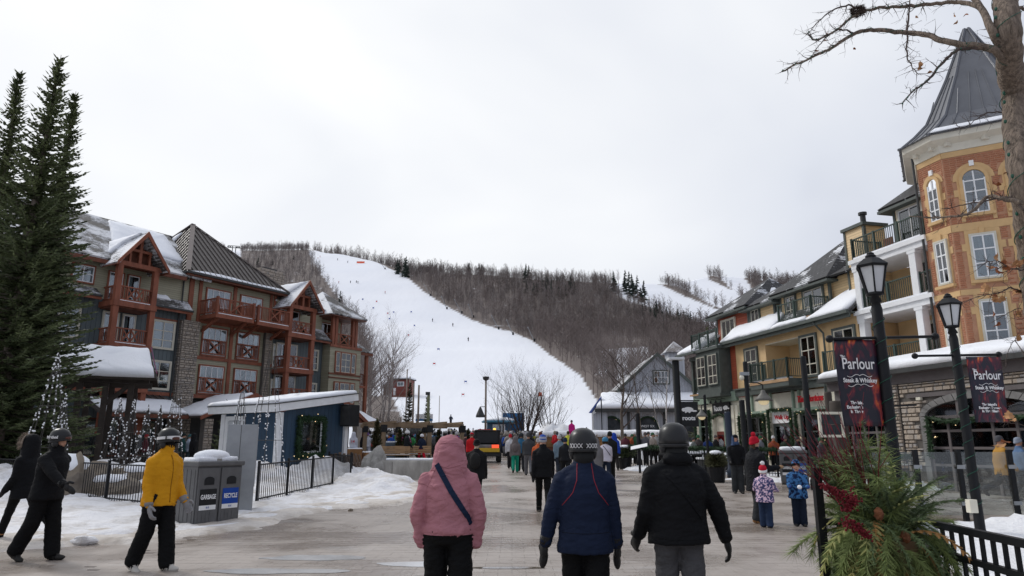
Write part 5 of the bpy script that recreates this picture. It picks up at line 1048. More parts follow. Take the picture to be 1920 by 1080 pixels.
# --- poles below the run
POLE = M('weathered_pole', (.24, .20, .165), .8, .2, 3.0)
def pole(label, px, top, y, r=.09, extra=None, mat=None, cat='pole'):
    x = gx(px, y); h = at(px, top, y).z - gz(y); t = thing('light_pole' if extra else 'timber_pole', label, cat, (x, y, gz(y)), 0)
    MB().tube([(0, 0, 0), (0, 0, h)], [r, r * .8], 8).build('shaft', mat or POLE, t, smooth=True)
    if extra == 'top': MB().lathe([(.08, h - .05), (.28, h + .08), (.30, h + .32), (.1, h + .36)], 10).build('lamp_head', CHARC, t); MB().tube([(0, 0, h * .62), (-.55, 0, h * .62)], .03, 6).build('arm', CHARC, t); MB().lathe([(.05, h * .62), (.12, h * .6), (.40, h * .5), (.42, h * .47), (.05, h * .48)], 10, (-.5, 0, 0)).build('lamp_shade', CHARC, t)
    if extra == 'shade': MB().lathe([(.05, h * .42), (.16, h * .40), (.42, h * .30), (.42, h * .27), (.05, h * .28)], 10, (0, -.1, 0)).build('lamp_shade', CHARC, t)
    if extra == 'head': MB().box(-.25, .1, -.12, .12, h - .25, h).build('lamp_head', CHARC, t)
    return t
pole('tall pale pole with a lamp head left of the blue hut', 910, 713, 66, .11, 'top', cat='lamp'); pole('thin dark pole beside the red cabin', 759, 692, 80, .08); pole('thin pole with a dark cap beside the red cabin', 765, 706, 84, .08)
pole('grey pole right of the brownish cedar, a shaded lamp half way up', 772, 718, 60, .09, 'shade', cat='lamp'); pole('grey pole with hanging shaded lamp behind the pergola', 782, 722, 62, .10, 'shade', cat='lamp'); pole('stout mossy pole with lamp head above the pergola', 801, 735, 58, .14, 'head', mat=M('mossy_pole', (.16, .17, .10), .8, .3), cat='lamp')
pole('bare pale pole standing in the snow right of the stout mossy pole', 822, 742, 75, .04)
# --- pergola
PG = frame_thing('timber_pergola', 'open timber pergola with black bracketed posts before the ski crowd', 'pergola', (gx(702, 44), 44), (gx(868, 46.5), 46.5)); TIM = M('weathered_timber', (.25, .18, .115), .75, .3, 2.0, stretch=(1, 1, .3)); Lg = math.hypot(gx(868, 46.5) - gx(702, 44), 2.5); hp = at(760, 800, 45).z - gz(45)
for i, f_ in enumerate((.085, .6, .985)): part(PG, 'post', TIM, (Lg * f_ - .12, Lg * f_ + .12, -.12, .12, -.2, hp)); part(PG, 'bracket', SIGNBLACK, (Lg * f_ - .2, Lg * f_ + .2, -.15, .15, hp - .32, hp + .12))
part(PG, 'beam', TIM, (-.2, Lg, -.09, .09, hp, hp + .22)); part(PG, 'beam', TIM, (-.2, Lg, 3.0, 3.18, hp, hp + .22))
for i, f_ in enumerate((.02, .4, .72)): part(PG, 'post', TIM, (Lg * f_ - .11, Lg * f_ + .11, 3.0, 3.22, -.2, hp)); part(PG, 'bracket', SIGNBLACK, (Lg * f_ - .16, Lg * f_ + .16, 2.97, 3.24, hp - .3, hp + .1))
for k in range(6): part(PG, 'rafter', TIM, (Lg * k / 5.2, Lg * k / 5.2 + .1, -.3, 3.5, hp + .224, hp + .36))
def tplanter(label, px, y, w_, h, d=.8):
    t = thing('timber_box', label, 'planter', (gx(px, y), y, gz(y)), R(8))
    for j in range(3): part(t, 'plank', M('planter_plank', (.30, .16, .07)), (-w_/2, w_/2, -d/2 - .02 + .003 * j, -d/2 + .02, j * h/3 + .005, (j + 1) * h/3 - .005))
    part(t, 'core', RUST2, (-w_/2 + .01, w_/2 - .01, -d/2 + .021, d/2, 0, h - .04)); snow_slab(t, [(-w_/2, -d/2, h - .03), (w_/2, -d/2, h - .03), (w_/2, d/2, h - .03), (-w_/2, d/2, h - .03)], .08, seed=px); return t
tplanter('timber planter box holding a clipped cedar at the pergola', 703, 43, 1.1, .6); tplanter('timber crate beside the group in pale ski suits', 665, 45, .9, .75); tplanter('yellowish low timber crate near the skier in a white suit', 683, 46, .8, .5)
def bench(label, px, y, w_=1.9, rz=0, group='benches by the pergola', z=None, chair=False):
    t = thing('park_bench', label, 'bench', (gx(px, y), y, gz(y)), rz, group)
    for j in range(3): part(t, 'seat_slat', WOODL, (-w_/2, w_/2, -.25 + j * .17, -.10 + j * .17, .44, .47))
    for j in range(4): part(t, 'back_slat', WOODL, (-w_/2, w_/2, .27 + .02 * j, .30 + .02 * j, .55 + j * .11, .64 + j * .11))
    for x in (-w_/2 + .15, w_/2 - .15):
        for yy in (-.22, .24): part(t, 'leg', CHARC, (x - .03, x + .03, yy - .03, yy + .03, 0, .44))
    part(t, 'seat_snow', SNOW, (-w_/2 + .1, w_/2 - .3, -.2, .18, .472, .51), bev=.015); return t
bench('timber bench seat nearest the pergola post, backed by planters', 738, 42.6, 2.0, R(180)); bench('timber bench right behind the skier in red trousers', 775, 43.6, 2.2, R(180))
gb = thing('grey_bin', 'small blue grey bin with snow on its lid between the benches', 'bin', (gx(735, 46.5), 46.5, gz(46.5)), 0); part(gb, 'body', M('bin_bluegrey', (.10, .13, .16), .5, .1), (-.45, .45, -.3, .3, 0, 1.1), bev=.03); part(gb, 'lid_snow', SNOW, (-.4, .4, -.26, .26, 1.105, 1.2), bev=.03)
for i, x in enumerate((-.2, .2)): part(gb, 'opening', SIGNBLACK, (x - .12, x + .12, -.305, -.301, .7, .9))
# ---------------------------------------------------------------- kiosk
KS = frame_thing('blue_kiosk', 'blue boarded kiosk with white corner posts and a snow covered sloping roof', 'kiosk', (-12.6, 31.0), (-9.55, 29.0), .3)
KB = M_lines('kiosk_blue_boards', (.026, .058, .10), 0, .22, .012, saw=False, gap=.06); kw, kd = 3.65, 3.6
part(KS, 'wall', KB, (0, kw, 0, .08, 0, 2.6), (0, kw, kd - .08, kd, 0, 3.1), (0, .08, .08, kd - .08, 0, 2.6)); MB().prism([(kw - .08, .081, 0), (kw - .08, kd - .081, 0), (kw - .08, kd - .081, 3.15), (kw - .08, .081, 2.62)], (.08, 0, 0)).build('wall', M_lines('kiosk_blue_boards_side', (.026, .058, .10), 1, .22, .012, saw=False, gap=.06), KS)
for (x, y, h) in ((.0, 0, 2.6), (kw, 0, 2.6), (kw, kd, 3.1)): part(KS, 'corner_post', WHITEP, (x - .14, x + .14, y - .05, y + .14, 0, h), bev=.01)
fr_ = part(KS, 'door_frame', WHITEP, (.2, .38, -.06, .0, 0, 2.5), (1.30, 1.48, -.06, .0, 0, 2.5), (.38, 1.30, -.06, .0, 2.32, 2.5)); part(fr_, 'door_panel', M('pale_panel', (.48, .5, .52), .6, .1), (.4, 1.28, -.03, -.005, .1, 2.3))
RF = lambda x, y, dz=0: Vector((x, y, 2.60 + (y + .6) * .15 + dz))
slope(KS, [RF(-.5, -.5, .28), RF(kw + .4, -.5, .28), RF(kw + .4, kd + .4, .28), RF(-.5, kd + .4, .28)], WHITEP, .30, 'roof'); slope(KS, [RF(-.53, -.53, .32), RF(kw + .43, -.53, .32), RF(kw + .43, kd + .43, .32), RF(-.53, kd + .43, .32)], CHARC, .035, 'roof_edge')
snow_slab(KS, [RF(-.5, -.5, .32), RF(kw + .38, -.5, .32), RF(kw + .38, kd + .36, .32), RF(-.5, kd + .36, .32)], .14, seed=3, jit=.05)
wf = part(KS, 'window', WHITEP, (kw + .001, kw + .06, 1.05, 1.13, .95, 2.35), (kw + .001, kw + .06, 2.22, 2.30, .95, 2.35), (kw + .001, kw + .06, 1.13, 2.22, .95, 1.03), (kw + .001, kw + .06, 1.13, 2.22, 2.27, 2.35)); part(wf, 'pane', GLASS, (kw + .03, kw + .036, 1.13, 2.22, 1.03, 2.27)); part(wf, 'room_dark', M('kiosk_inside', (.22, .25, .27), .8, .4), (kw + .004, kw + .01, 1.13, 2.22, 1.03, 2.27)); part(wf, 'curtain', WHITEP, (kw + .012, kw + .02, 1.95, 2.2, 1.03, 2.27))
bpy.context.view_layer.update(); Km = KS.matrix_world.copy()
garland('square evergreen wreath with lights round the kiosk window', [tuple(Km @ Vector((kw + .12, y, z))) for y, z in ((1.0, .9), (2.35, .9), (2.35, 2.4), (1.0, 2.4), (1.0, .9))], r=.19, dens=330, seed=90)
sp = thing('loudspeaker', 'black boxy loudspeaker fixed to the far corner of the blue kiosk', 'speaker', tuple(Km @ Vector((kw + .45, kd - .1, 2.1))), KS.rotation_euler.z); part(sp, 'cabinet', SIGNBLACK, (-.3, .3, -.3, .3, 0, .95), bev=.02); part(sp, 'grille', M('speaker_grille', (.03, .03, .03), .8, .3), (-.27, .27, -.315, -.301, .05, .9)); part(sp, 'bracket', CHARC, (-.5, -.3, -.05, .05, .4, .5))
# --- porch canopy at left
CN = frame_thing('porch_canopy', 'dark timber porch with a thick snow roof edged in coloured lights behind the spruces', 'porch', (-22.5, 33.5), (-18.2, 35.5), .3); DK = M('dark_timber', (.045, .036, .03), .7, .3, 3.0)
for x in (.4, 1.6, 2.7, 3.8):
    for y in (0, 3.4): part(CN, 'post', DK, (x - .13, x + .13, y - .13, y + .13, 0, 4.3))
for x in (.4, 2.7): MB().bar((x, 0, 3.2), (x + 1.0, 0, 4.2), .16, .2).build('brace', DK, CN)
part(CN, 'beam', DK, (-.3, 4.6, -.2, .2, 4.3, 4.6), (-.3, 4.6, 3.2, 3.6, 4.3, 4.6)); slope(CN, [(-.8, -.8, 4.55), (4.9, -.8, 4.55), (4.4, 1.7, 6.1), (-.8, 1.7, 6.1)], DK, .15); slope(CN, [(4.9, 4.2, 4.55), (-.8, 4.2, 4.55), (-.8, 1.7, 6.1), (4.4, 1.7, 6.1)], DK, .15)
snow_slab(CN, [(-.8, -.85, 4.56), (4.85, -.85, 4.56), (4.35, 1.7, 6.1), (-.8, 1.7, 6.1)], .28, seed=5, jit=.05); lb = MB()
for k in range(22): p_ = Vector((4.9, -.8, 4.8)).lerp(Vector((4.42, 1.7, 6.35)), k / 21); lb.ell(p_, (.035, .035, .035), 5, 4)
lb.build('string_lights', M('blue_bulbs', (.10, .16, .45), .3, .4, 20.0, col2=(.5, .1, .1)), CN, kind='stuff')
# --- wire cone lights
WIRE = M('thin_wire', (.06, .055, .05), .6, .2); BALL = M('frosted_ball', (.82, .83, .85), .35, .05)
def cone(label, px, y, ztop, w_, seed, zb=.15, truncated=0.0, balls=120, bz=1.0):
    t = thing('wire_cone_light', label, 'light', (gx(px, y), y, gz(y) + zb), 0, 'wire cones hung with white balls'); h = ztop - zb; rg = random.Random(seed); m = MB(); b = MB()
    for k in range(10):
        a = 6.283 * k / 10; m.tube([(w_ * math.cos(a), w_ * math.sin(a), 0), (w_ * truncated * math.cos(a) + .01, w_ * truncated * math.sin(a), h)], .008, 3, cap=False)
    for q in (.02, .3, .6, .85):
        r_ = w_ * (1 - q * (1 - truncated)); m.tube([(r_ * math.cos(6.283*i/12), r_ * math.sin(6.283*i/12), h * q) for i in range(13)], .008, 3, cap=False)
    m.build('wire_frame', WIRE, t, kind='stuff')
    for i in range(balls): q = rg.random() ** 1.25 * bz; a = 6.283 * rg.randint(0, 9) / 10 + rg.uniform(-.12, .12); r_ = w_ * (1 - q * (1 - truncated)) + .02; b.ell((r_ * math.cos(a), r_ * math.sin(a), h * q), (.026, .026, .026), 6, 5)
    b.build('light_balls', BALL, t, smooth=True, kind='stuff')
cone('tall wire cone with white balls before the tallest spruce', 72, 22, 4.35, .75, 1, balls=170); cone('shorter wire cone with white balls right of the tall cone by the spruces', 98, 23, 3.1, .45, 2, balls=90)
cone('wire cone with white balls left of the boulder by the porch', 206, 24, 3.0, .55, 3, balls=130); cone('wire cone with white balls just right of the boulder cone', 233, 25, 3.0, .45, 4, balls=100); cone('small wire cone with white balls in the snow by the lodge', 262, 27, 2.9, .42, 5, balls=90); cone('small wire cone with white balls second from the garbage bin', 286, 27.5, 2.9, .42, 6, balls=90); cone('flat topped wire cone with white balls nearest the garbage bin', 315, 28, 3.3, .5, 7, truncated=.25, balls=130)
cone('tallest wire cone with flat top before the blue kiosk', 492, 26.2, 4.9, .80, 8, truncated=.12, balls=230, bz=.62); cone('small wire cone beside the metal cabinet and kiosk door', 440, 26.5, 3.3, .45, 9, truncated=.15, balls=60)
# --- boulders, concrete block, deck chairs
ROCK = stone_mat('boulder_rock', (.20, .17, .13), (.26, .215, .165), (.16, .14, .12))
def rock(label, x, y, r, seed, mat=None, name='boulder', cat='boulder', z=None, snow=True):
    m = MB(); m.ell((0, 0, 0), (1, 1, 1), 18, 12); m.v = [tuple(Vector(v) * (1 + .45 * noise.noise(Vector(v) * 1.3 + Vector((seed, 0, 0))) + .12 * noise.noise(Vector(v) * 4 + Vector((seed, 0, 0))))) for v in m.v]; m.v = [(v[0]*r[0], v[1]*r[1], v[2]*r[2]) for v in m.v]
    t = thing(name, label, cat, (x, y, (gz(y) + r[2] * .55) if z is None else z), 0); m.build('stone_body', mat or ROCK, t)
    if snow: q = MB(); q.ell((0, 0, r[2] * .72), (r[0] * .75, r[1] * .75, r[2] * .4), 16, 8); q.v = [tuple(Vector(v) * (1 + .1 * noise.noise(Vector(v) * 3))) for v in q.v]; q.build('snow_cap', SNOW, t, smooth=True)
rock('brown pointed boulder at the foot of the spruces', gx(165, 22), 22, (.75, .6, .62), 3.1, snow=False); rock('pale boulder with snow behind the black fence', gx(128, 20.5), 20.5, (.55, .5, .75), 5.2); rock('low snow capped boulder behind the fence by the cones', gx(205, 21), 21, (.8, .6, .4), 7.7); rock('snow capped boulder left of the garbage bin', gx(262, 23), 23, (1.1, .8, .55), 9.3)
rock('grey pointed boulder leaning at the concrete block', -5.6, 29.6, (.5, .45, .75), 11.1, mat=M('concrete_rock', (.30, .29, .27), .9, .3, 3.0, bump=.03), snow=False)
rock('lump of grey ice at the edge of the dirty snow bank', gx(155, 12.1), 12.1, (.22, .12, .09), 2.2, mat=DSNOW, name='ice_lump', cat='ice lump', snow=False); rock('small dark stone lying on the wet paving', gx(657, 17.4), 17.4, (.05, .05, .04), 4.4, name='small_stone', cat='stone', snow=False)
CB = frame_thing('concrete_block', 'low weathered concrete block with a cap of snow', 'concrete block', (-5.5, 29.4), (-3.2, 29.0)); CONC = M('stained_concrete', (.33, .315, .29), .9, .35, 2.2, bump=.02, bscale=12, stretch=(1, 1, .35)); part(CB, 'body', CONC, (0, 2.35, 0, 1.0, -.2, .72), bev=.06); part(CB, 'joint', MORTAR, (.62, .64, -.005, 0, 0, .66)); part(CB, 'snow_cap', SNOW, (.1, 2.25, .1, .95, .722, .80), bev=.03)
for i in range(2):
    t = thing('deck_chair', ('weathered brown slatted deck chair leaning by the fence end', 'brown slatted deck chair between its twin and the grey boulder')[i], 'chair', (-7.3 + i * .75, 30.6 - .2 * i, gz(30.5)), R(20 + 25 * i))
    for k in range(5): MB().bar((-.3 + k * .15, 0, .25), (-.36 + k * .18, .45, 1.0 - .05 * abs(k - 2)), .12, .03, (0, 1, 0)).build('back_slat', M('weathered_brown', (.11, .075, .055), .8, .3), t)
    for k in range(4): MB().box(-.33, .33, -.5 + k * .14, -.38 + k * .14, .30 + .02 * (3 - k), .325 + .02 * (3 - k)).build('seat_slat', M('weathered_brown', (.11, .075, .055)), t)
    for s in (-1, 1): MB().box(s*.42 - .06, s*.42 + .06, -.5, .2, .52, .55).build('armrest', M('weathered_brown', (.11, .075, .055)), t); MB().box(s*.42 - .04, s*.42 + .04, -.45, -.36, 0, .52).build('leg', M('weathered_brown', (.11, .075, .055)), t); MB().bar((s*.36, -.4, .34), (s*.36, .5, .05), .05, .12).build('rail', M('weathered_brown', (.11, .075, .055)), t)
# --- fences
BLACK = M('black_steel', (.010, .011, .013), .45, .2, 6.0, spec=.22)
def fence(label, pts, h=1.05, step=.13, rail_z=(.12, .96), post=1.9, r=.011, group=None, lean=0.0, name='steel_fence', prail=.035, pw=.06):
    p0 = Vector((pts[0][0], pts[0][1], gz(pts[0][1]))); t = thing(name, label, 'fence', p0, 0, group); pk = MB().tube([(0, 0, .03), (0, 0, h - .02)], r, 5).mesh('picket', BLACK)
    for (a, b) in zip(pts[:-1], pts[1:]):
        a, b = Vector((a[0], a[1], gz(a[1]))) - p0, Vector((b[0], b[1], gz(b[1]))) - p0; d = b - a; L_ = d.length; u = d / L_; up = Vector((0, 0, 1))
        for z in rail_z: MB().bar(a + up * z * h, b + up * z * h, prail, prail).build('rail', BLACK, t)
        for i in range(int(L_ / step) + 1): link('picket', pk, t, a + u * (i * step), (0, lean, 0))
        n = max(1, round(L_ / post))
        for i in range(n + 1): c = a + u * (L_ * i / n); MB().bar(c - up * .1, c + up * (h + .06), pw, pw, (u.x, u.y, 0)).build('post', BLACK, t)
    return t
fence('black picket fence behind the walkers at left', [(-17.4, 24.0), (-9.35, 18.45)], 1.05); fence('black picket fence between the metal cabinet and the boulders', [(-6.75, 19.2), (-6.1, 27.2)], 1.05); fence('short black fence beyond the kiosk wall', [(-7.6, 29.8), (-6.15, 27.6)], 1.0)
F1 = [(5.95, 36.2), (7.6, 33.6), (9.9, 31.5), (11.3, 30.6)]
fence('black patio fence under a garland beside the round snowy tables', F1, 1.1, post=1.6); fence('black patio fence behind the garbage bin at right', [(11.3, 30.6), (12.6, 26.9)], 1.1); fence('black patio fence before the stone restaurant', [(12.7, 25.2), (17.0, 24.1), (21, 23.2)], 1.15, step=.12)
garland('thick evergreen garland along the patio fence by the round tables', [(x, y, gz(y) + 1.12) for x, y in F1], r=.2, dens=300, lights=False, seed=71); garland('thick evergreen garland along the restaurant patio fence', [(12.7, 25.2, 1.2), (17, 24.1, 1.2), (21, 23.2, 1.2)], r=.19, dens=300, lights=True, seed=72)
for i in range(3):
    t = thing('planter_box', ('dark planter box behind the restaurant fence, left of three', 'dark planter box behind the restaurant fence, middle of three', 'dark planter box behind the restaurant fence, right of three')[i], 'planter', (13.2 + i * 2.1, 25.35 - i * .55, .05), R(-14)); part(t, 'box', CHARC, (0, 1.9, 0, .5, 0, .75)); part(t, 'ledge', WOODL, (-.02, 1.92, -.03, .52, .752, .84)); part(t, 'snow', SNOW, (.05, 1.85, .05, .48, .842, .9), bev=.02)
for i, (x, y, r_) in enumerate(((8.6, 35.2, .75), (10.6, 33.6, .85), (9.8, 36.5, .7))):
    t = thing('round_table', ('round snow topped patio table at the left of the fenced patio', 'round snow topped patio table nearest the man in the blue hood', 'round snow topped patio table farthest back in the patio')[i], 'table', (x, y, gz(y)), 0); MB().lathe([(.1, 0), (.35, .02), (.06, .08), (.06, .72), (r_, .72), (r_, .78)], 18).build('tabletop', CHARC, t); MB().lathe([(r_ - .03, .782), (r_ - .06, .86), (r_ * .5, .9)], 18).build('snow_cover', SNOW, t, smooth=True)
tb = thing('fire_pit_table', 'square dark table with a snow rim among the patio tables', 'table', (9.4, 33.0, gz(33)), R(20)); part(tb, 'base', CHARC, (-.7, .7, -.5, .5, 0, .6)); part(tb, 'snow_cover', SNOW, (-.75, .75, -.55, .55, .602, .70), bev=.03)
# --- bins and cabinet
BIN = M('bin_grey_plastic', (.12, .12, .122), .5, .12, 5.0); BLUEL = M('label_blue', (.01, .06, .33), .45, .05)
def bin2(label, x, y, rz, w_, names, d=.72, h=1.18):
    t = thing('waste_bin', label, 'bin', (x, y, gz(y) - .03), rz); n = len(names); MB().box(0, n * w_, 0, d, .06, h - .1).build('body', BIN, t); beveled(part(t, 'lid', BIN, (-.05, n*w_ + .05, -.06, d + .05, h - .1, h)), .03, 3); part(t, 'base', CHARC, (.02, n*w_ - .02, .02, d - .02, 0, .06))
    for k in range(5): part(t, 'side_groove', BIN, (-.012, 0, .06 + k * .13, .15 + k * .13, .12, h - .16))
    for i, nm in enumerate(names):
        x0, x1 = i*w_ + .03, (i + 1)*w_ - .03; dr_ = part(t, 'door', BIN, (x0, x1, -.035, -.001, .09, h - .13), bev=.012); xm_ = (x0 + x1) / 2
        ap = [(xm_ - .17, -.045, .82), (xm_ + .17, -.045, .82)] + [(xm_ + .17 * math.cos(a), -.045, .92 + .06 * math.sin(a)) for a in np.linspace(0, math.pi, 7)]; MB().prism(ap, (0, .008, 0)).build('opening', SIGNBLACK, dr_)
        for k in range(4): part(dr_, 'rib', BIN, (x0 + .08 + k * .13, x0 + .085 + k * .13 + .06, -.042, -.036, .12, .3))
        part(dr_, 'label_panel', BLUEL if nm == 'RECYCLE' else SIGNBLACK, (xm_ - .29, xm_ + .29, -.044, -.037, .43, .74)); part(dr_, 'label_strip', SIGNWHITE, (xm_ - .29, xm_ + .29, -.0445, -.037, .34, .429)); text(dr_, nm, (xm_, -.05, .585), (R(90), 0, 0), .125, SIGNWHITE, .002, sx=.95, bold=.003); text(dr_, 'BLUE', (xm_, -.05, .385), (R(90), 0, 0), .05, BLUEL, .001)
    return t
b1 = bin2('grey twin bin with garbage and recycle labels, snow on its lid', -6.24, 14.30, R(60), .80, ('GARBAGE', 'RECYCLE'), h=1.28, d=.62); b1.scale = (.66, 1, 1)
snow_slab(b1, [(.05, .05, 1.285), (1.5, .05, 1.285), (1.5, .58, 1.285), (.05, .58, 1.285)], .07, seed=6, name='lid_snow'); q = MB(); q.ell((.8, .3, 1.38), (.6, .26, .13), 18, 8); q.build('snow_heap', SNOW, b1, smooth=True); MB().lathe([(.27, 1.28), (.27, 1.33), (.24, 1.33)], 18, (.8, .3, 0)).build('ash_tray_rim', CONC, b1)
b2 = bin2('grey garbage bin with snow on its lid by the patio fence at right', 9.85, 26.4, R(-20), .78, ('GARBAGE', 'RECYCLE')); b2.scale = (.6, 1, 1.05); snow_slab(b2, [(0, 0, 1.185), (1.5, 0, 1.185), (1.5, .7, 1.185), (0, .7, 1.185)], .1, seed=7, name='lid_snow')
STEEL = M('galvanised_steel', (.30, .315, .33), .38, .15, 2.0, metal=.6)
cb = thing('metal_cabinet', 'tall narrow galvanised steel cabinet behind the garbage bin', 'cabinet', (-6.45, 17.0, gz(17)), R(20)); part(cb, 'body', STEEL, (-.31, .36, -.25, .4, 0, 2.02), bev=.01); part(cb, 'side_panel', M('brushed_panel', (.42, .44, .45), .25, .2, 1.5, metal=.7), (.362, .372, -.2, .35, .6, 1.95)); part(cb, 'door_seam', CHARC, (-.02, -.008, -.253, -.249, .05, 2.0)); part(cb, 'side_box', STEEL, (-.315, -.312, -.2, .3, .3, 1.6))
# --- street lamps and banners
LGLASS = M('lantern_glass', (.62, .64, .66), .25, .1, 3.0); 
def street_lamp(label, x, y, h, rz=0):
    t = thing('street_lamp', label, 'street lamp', (x, y, gz(y)), rz, 'black lantern street lamps'); hb = h - .62
    MB().lathe([(.095, 0), (.095, .12), (.084, .16), (.080, .5), (.074, hb - .2), (.055, hb - .12), (.085, hb - .1), (.05, hb - .02), (.11, hb)], 14).build('post', BLACK, t, smooth=True)
    def hexr(r, z): return [(r * math.cos(math.pi/3*k), r * math.sin(math.pi/3*k), z) for k in range(6)]
    for k in range(6):
        a0, a1 = hexr(.115, hb + .02), hexr(.20, hb + .40); MB().bar(a0[k], a1[k], .022, .022).build('frame_bar', BLACK, t)
        j = (k + 1) % 6; s = .93; MB().add([(a0[k][0]*s, a0[k][1]*s, a0[k][2]), (a0[j][0]*s, a0[j][1]*s, a0[j][2]), (a1[j][0]*s, a1[j][1]*s, a1[j][2]), (a1[k][0]*s, a1[k][1]*s, a1[k][2])], [(0, 1, 2, 3)]).build('pane', LGLASS, t)
    MB().lathe([(.04, hb + .03), (.05, hb + .2), (.03, hb + .3)], 8).build('bulb', LGLASS, t)
    MB().loft([hexr(.13, hb), hexr(.13, hb + .03)]).build('collar', BLACK, t); MB().loft([hexr(.225, hb + .40), hexr(.235, hb + .43), hexr(.12, hb + .53), hexr(.08, hb + .55)]).build('cap', BLACK, t); MB().lathe([(.07, hb + .55), (.075, hb + .58), (.05, hb + .60), (.05, hb + .62), (.015, hb + .64)], 10).build('finial', BLACK, t)
    wr = MB(); wr.tube([(.086 * math.cos(a * .9), .086 * math.sin(a * .9), .4 + (hb - .6) * a / 80) for a in np.arange(0, 80, .35)], .006, 3); wr.build('wire_wrap', M('green_wire', (.02, .09, .06), .5, .2), t); return t
def cross_arm(t, z, l, r, tilt=0):
    MB().tube([(l, 0, z - tilt), (r, 0, z + tilt)], .022, 8).build('banner_arm', BLACK, t); 
    for x, zz in ((l, z - tilt), (r, z + tilt)): q = MB(); q.ell((x, 0, zz), (.055, .055, .055), 10, 8); q.build('arm_ball', BLACK, t, smooth=True)
l1 = street_lamp('near lantern lamp post with a banner, left of the two', 5.22, 9.8, 4.32, R(6)); cross_arm(l1, 3.08, -.76, .84, .03); l2 = street_lamp('lantern lamp post with a banner, right of the two', 8.05, 12.6, 4.30, R(4)); cross_arm(l2, 3.17, -.78, .82, .02)
b_ = MB(); b_.tube([(0, 0, 2.12), (.42, 0, 2.14)], .014, 6); b_.build('lower_arm', BLACK, l1)
def banner_mat():
    m, n, p = NT('banner_print'); v = coord(n); z = nd(n, 'ShaderNodeSeparateXYZ', {0: v}).outputs[2]
    zn = nd(n, 'ShaderNodeTexNoise', {0: coord(n, 'Object', (5, 5, 2.2)), 'Scale': 1.3, 'Detail': 4.0, 'Distortion': 1.2}).outputs[0]
    ro = nd(n, 'ShaderNodeValToRGB', {0: zn}); e = ro.color_ramp.elements; e[0].position = .47; e[0].color = (.012, .012, .025, 1); e[1].position = .75; e[1].color = (.75, .32, .04, 1); q = e.new(.57); q.color = (.10, .012, .03, 1); q = e.new(.66); q.color = (.45, .06, .03, 1)
    f = nd(n, 'ShaderNodeMapRange', {0: math_(n, 'ABSOLUTE', math_(n, 'ADD', z, .42)), 1: .10, 2: .24}).outputs[0]
    n.links.new(mixc(n, math_(n, 'MULTIPLY', math_(n, 'SUBTRACT', 1.0, f), .85), ro.outputs[0], (.012, .013, .03)), p.inputs['Base Color']); p.inputs['Roughness'].default_value = .55; return m
BANNER = banner_mat()
def banner(label, loc, rz, w_, h, curl, seed):
    t = thing('banner', label, 'banner', loc, rz, 'printed restaurant banners'); nx, nz_ = 10, 18; v = []
    def sh(u, q): return (u * w_ + curl * .35 * q * q * (1 if u < .5 else .55) * w_, .05 * math.sin(u * 5 + seed) * q + .12 * curl * q * q, -q * h)
    for j in range(nz_ + 1):
        for i in range(nx + 1): v.append(sh(i / nx, j / nz_))
    m = MB(); m.add(v, [(j*(nx+1) + i, j*(nx+1) + i + 1, (j+1)*(nx+1) + i + 1, (j+1)*(nx+1) + i) for j in range(nz_) for i in range(nx)]); o = m.build('cloth', BANNER, t, smooth=True); sd = o.modifiers.new('thick', 'SOLIDIFY'); sd.thickness = .004
    for s, q, size, sx in (('The', .20, .045, 1), ('Parlour', .29, .225, .72), ('Steak & Whiskey', .48, .085, .85), ("The Island's", .735, .06, .9), ('Exclusive Terrace', .785, .06, .9), ('In The Village', .835, .06, .9)):
        u = .5 if size > .08 else .16 if size < .05 else .40; p_ = sh(u, q); text(t, s, (p_[0], p_[1] - .022, p_[2]), (R(90) - curl * .1, 0, 0), size, SIGNWHITE, .001, sx=sx * w_ / .62, bold=.002, name='print_text')
    for q in (.425, .535):
        k = MB(); k.tube([Vector(sh(u, q)) + Vector((0, -.02, .018 * math.sin(abs(u - .5) * 22))) for u in np.linspace(.22, .78, 25)], .004, 4); k.build('scroll_line', SIGNWHITE, t)
    return t
banner('dark red and black restaurant banner hanging askew on the nearer lamp post', (4.53, 9.74, 3.05), R(6), .62, 1.20, .35, 1.0); banner('dark red and black restaurant banner hanging straight on the farther lamp post', (8.2, 12.56, 3.15), R(4), .66, 1.16, .06, 3.0)
for o, z in ((l2, 1.35),): part(o, 'outlet_box', SHOP, (-.24, -.10, -.16, -.04, z - .9, z - .68), bev=.01)
# --- other posts
def post(label, px, top, y, r, mat=None, cap=None, bottom=None):
    x = gx(px, y); h = at(px, top, y).z - gz(y); t = thing('metal_post', label, 'post', (x, y, gz(y)), 0); MB().lathe([(r * 1.3, 0), (r * 1.3, .3), (r, .36), (r, h - .05), (r * .9, h)], 12).build('shaft', mat or BLACK, t, smooth=True)
    if cap: part(t, 'cap', cap, (-r * 2.2, r * 2.2, -r * 2.2, r * 2.2, h, h + .12), bev=.02)
    return t, h
post('slim black post rising before the red sign lettering', 1528, 668, 24, .10); post('tall stout black post between the grey building and the red building', 1277, 676, 34, .17, cap=LGLASS); post('black post right of the dark hooded man', 1402, 750, 26, .10); post('dark blue post before the shop door', 1372, 772, 30, .14, mat=M('navy_steel', (.02, .03, .05), .4, .1)); post('stout dark post beside the small framed notice', 1590, 752, 18, .20, mat=DK); post('narrow dark post just left of the stout notice post', 1572, 735, 20, .10, mat=DK)
post('slim black post before the middle of the grey building', 1199, 775, 40, .12)
pc_, h_ = post('dark pole carrying a security camera and a hanging lamp', 1414, 678, 25, .08)
part(pc_, 'camera_mount', STEEL, (-.2, .1, -.08, .08, h_ - .5, h_ - .38)); q = MB(); q.ell((-.16, -.02, h_ - .58), (.09, .09, .1), 10, 8); q.build('camera_dome', SHOP, pc_, smooth=True)
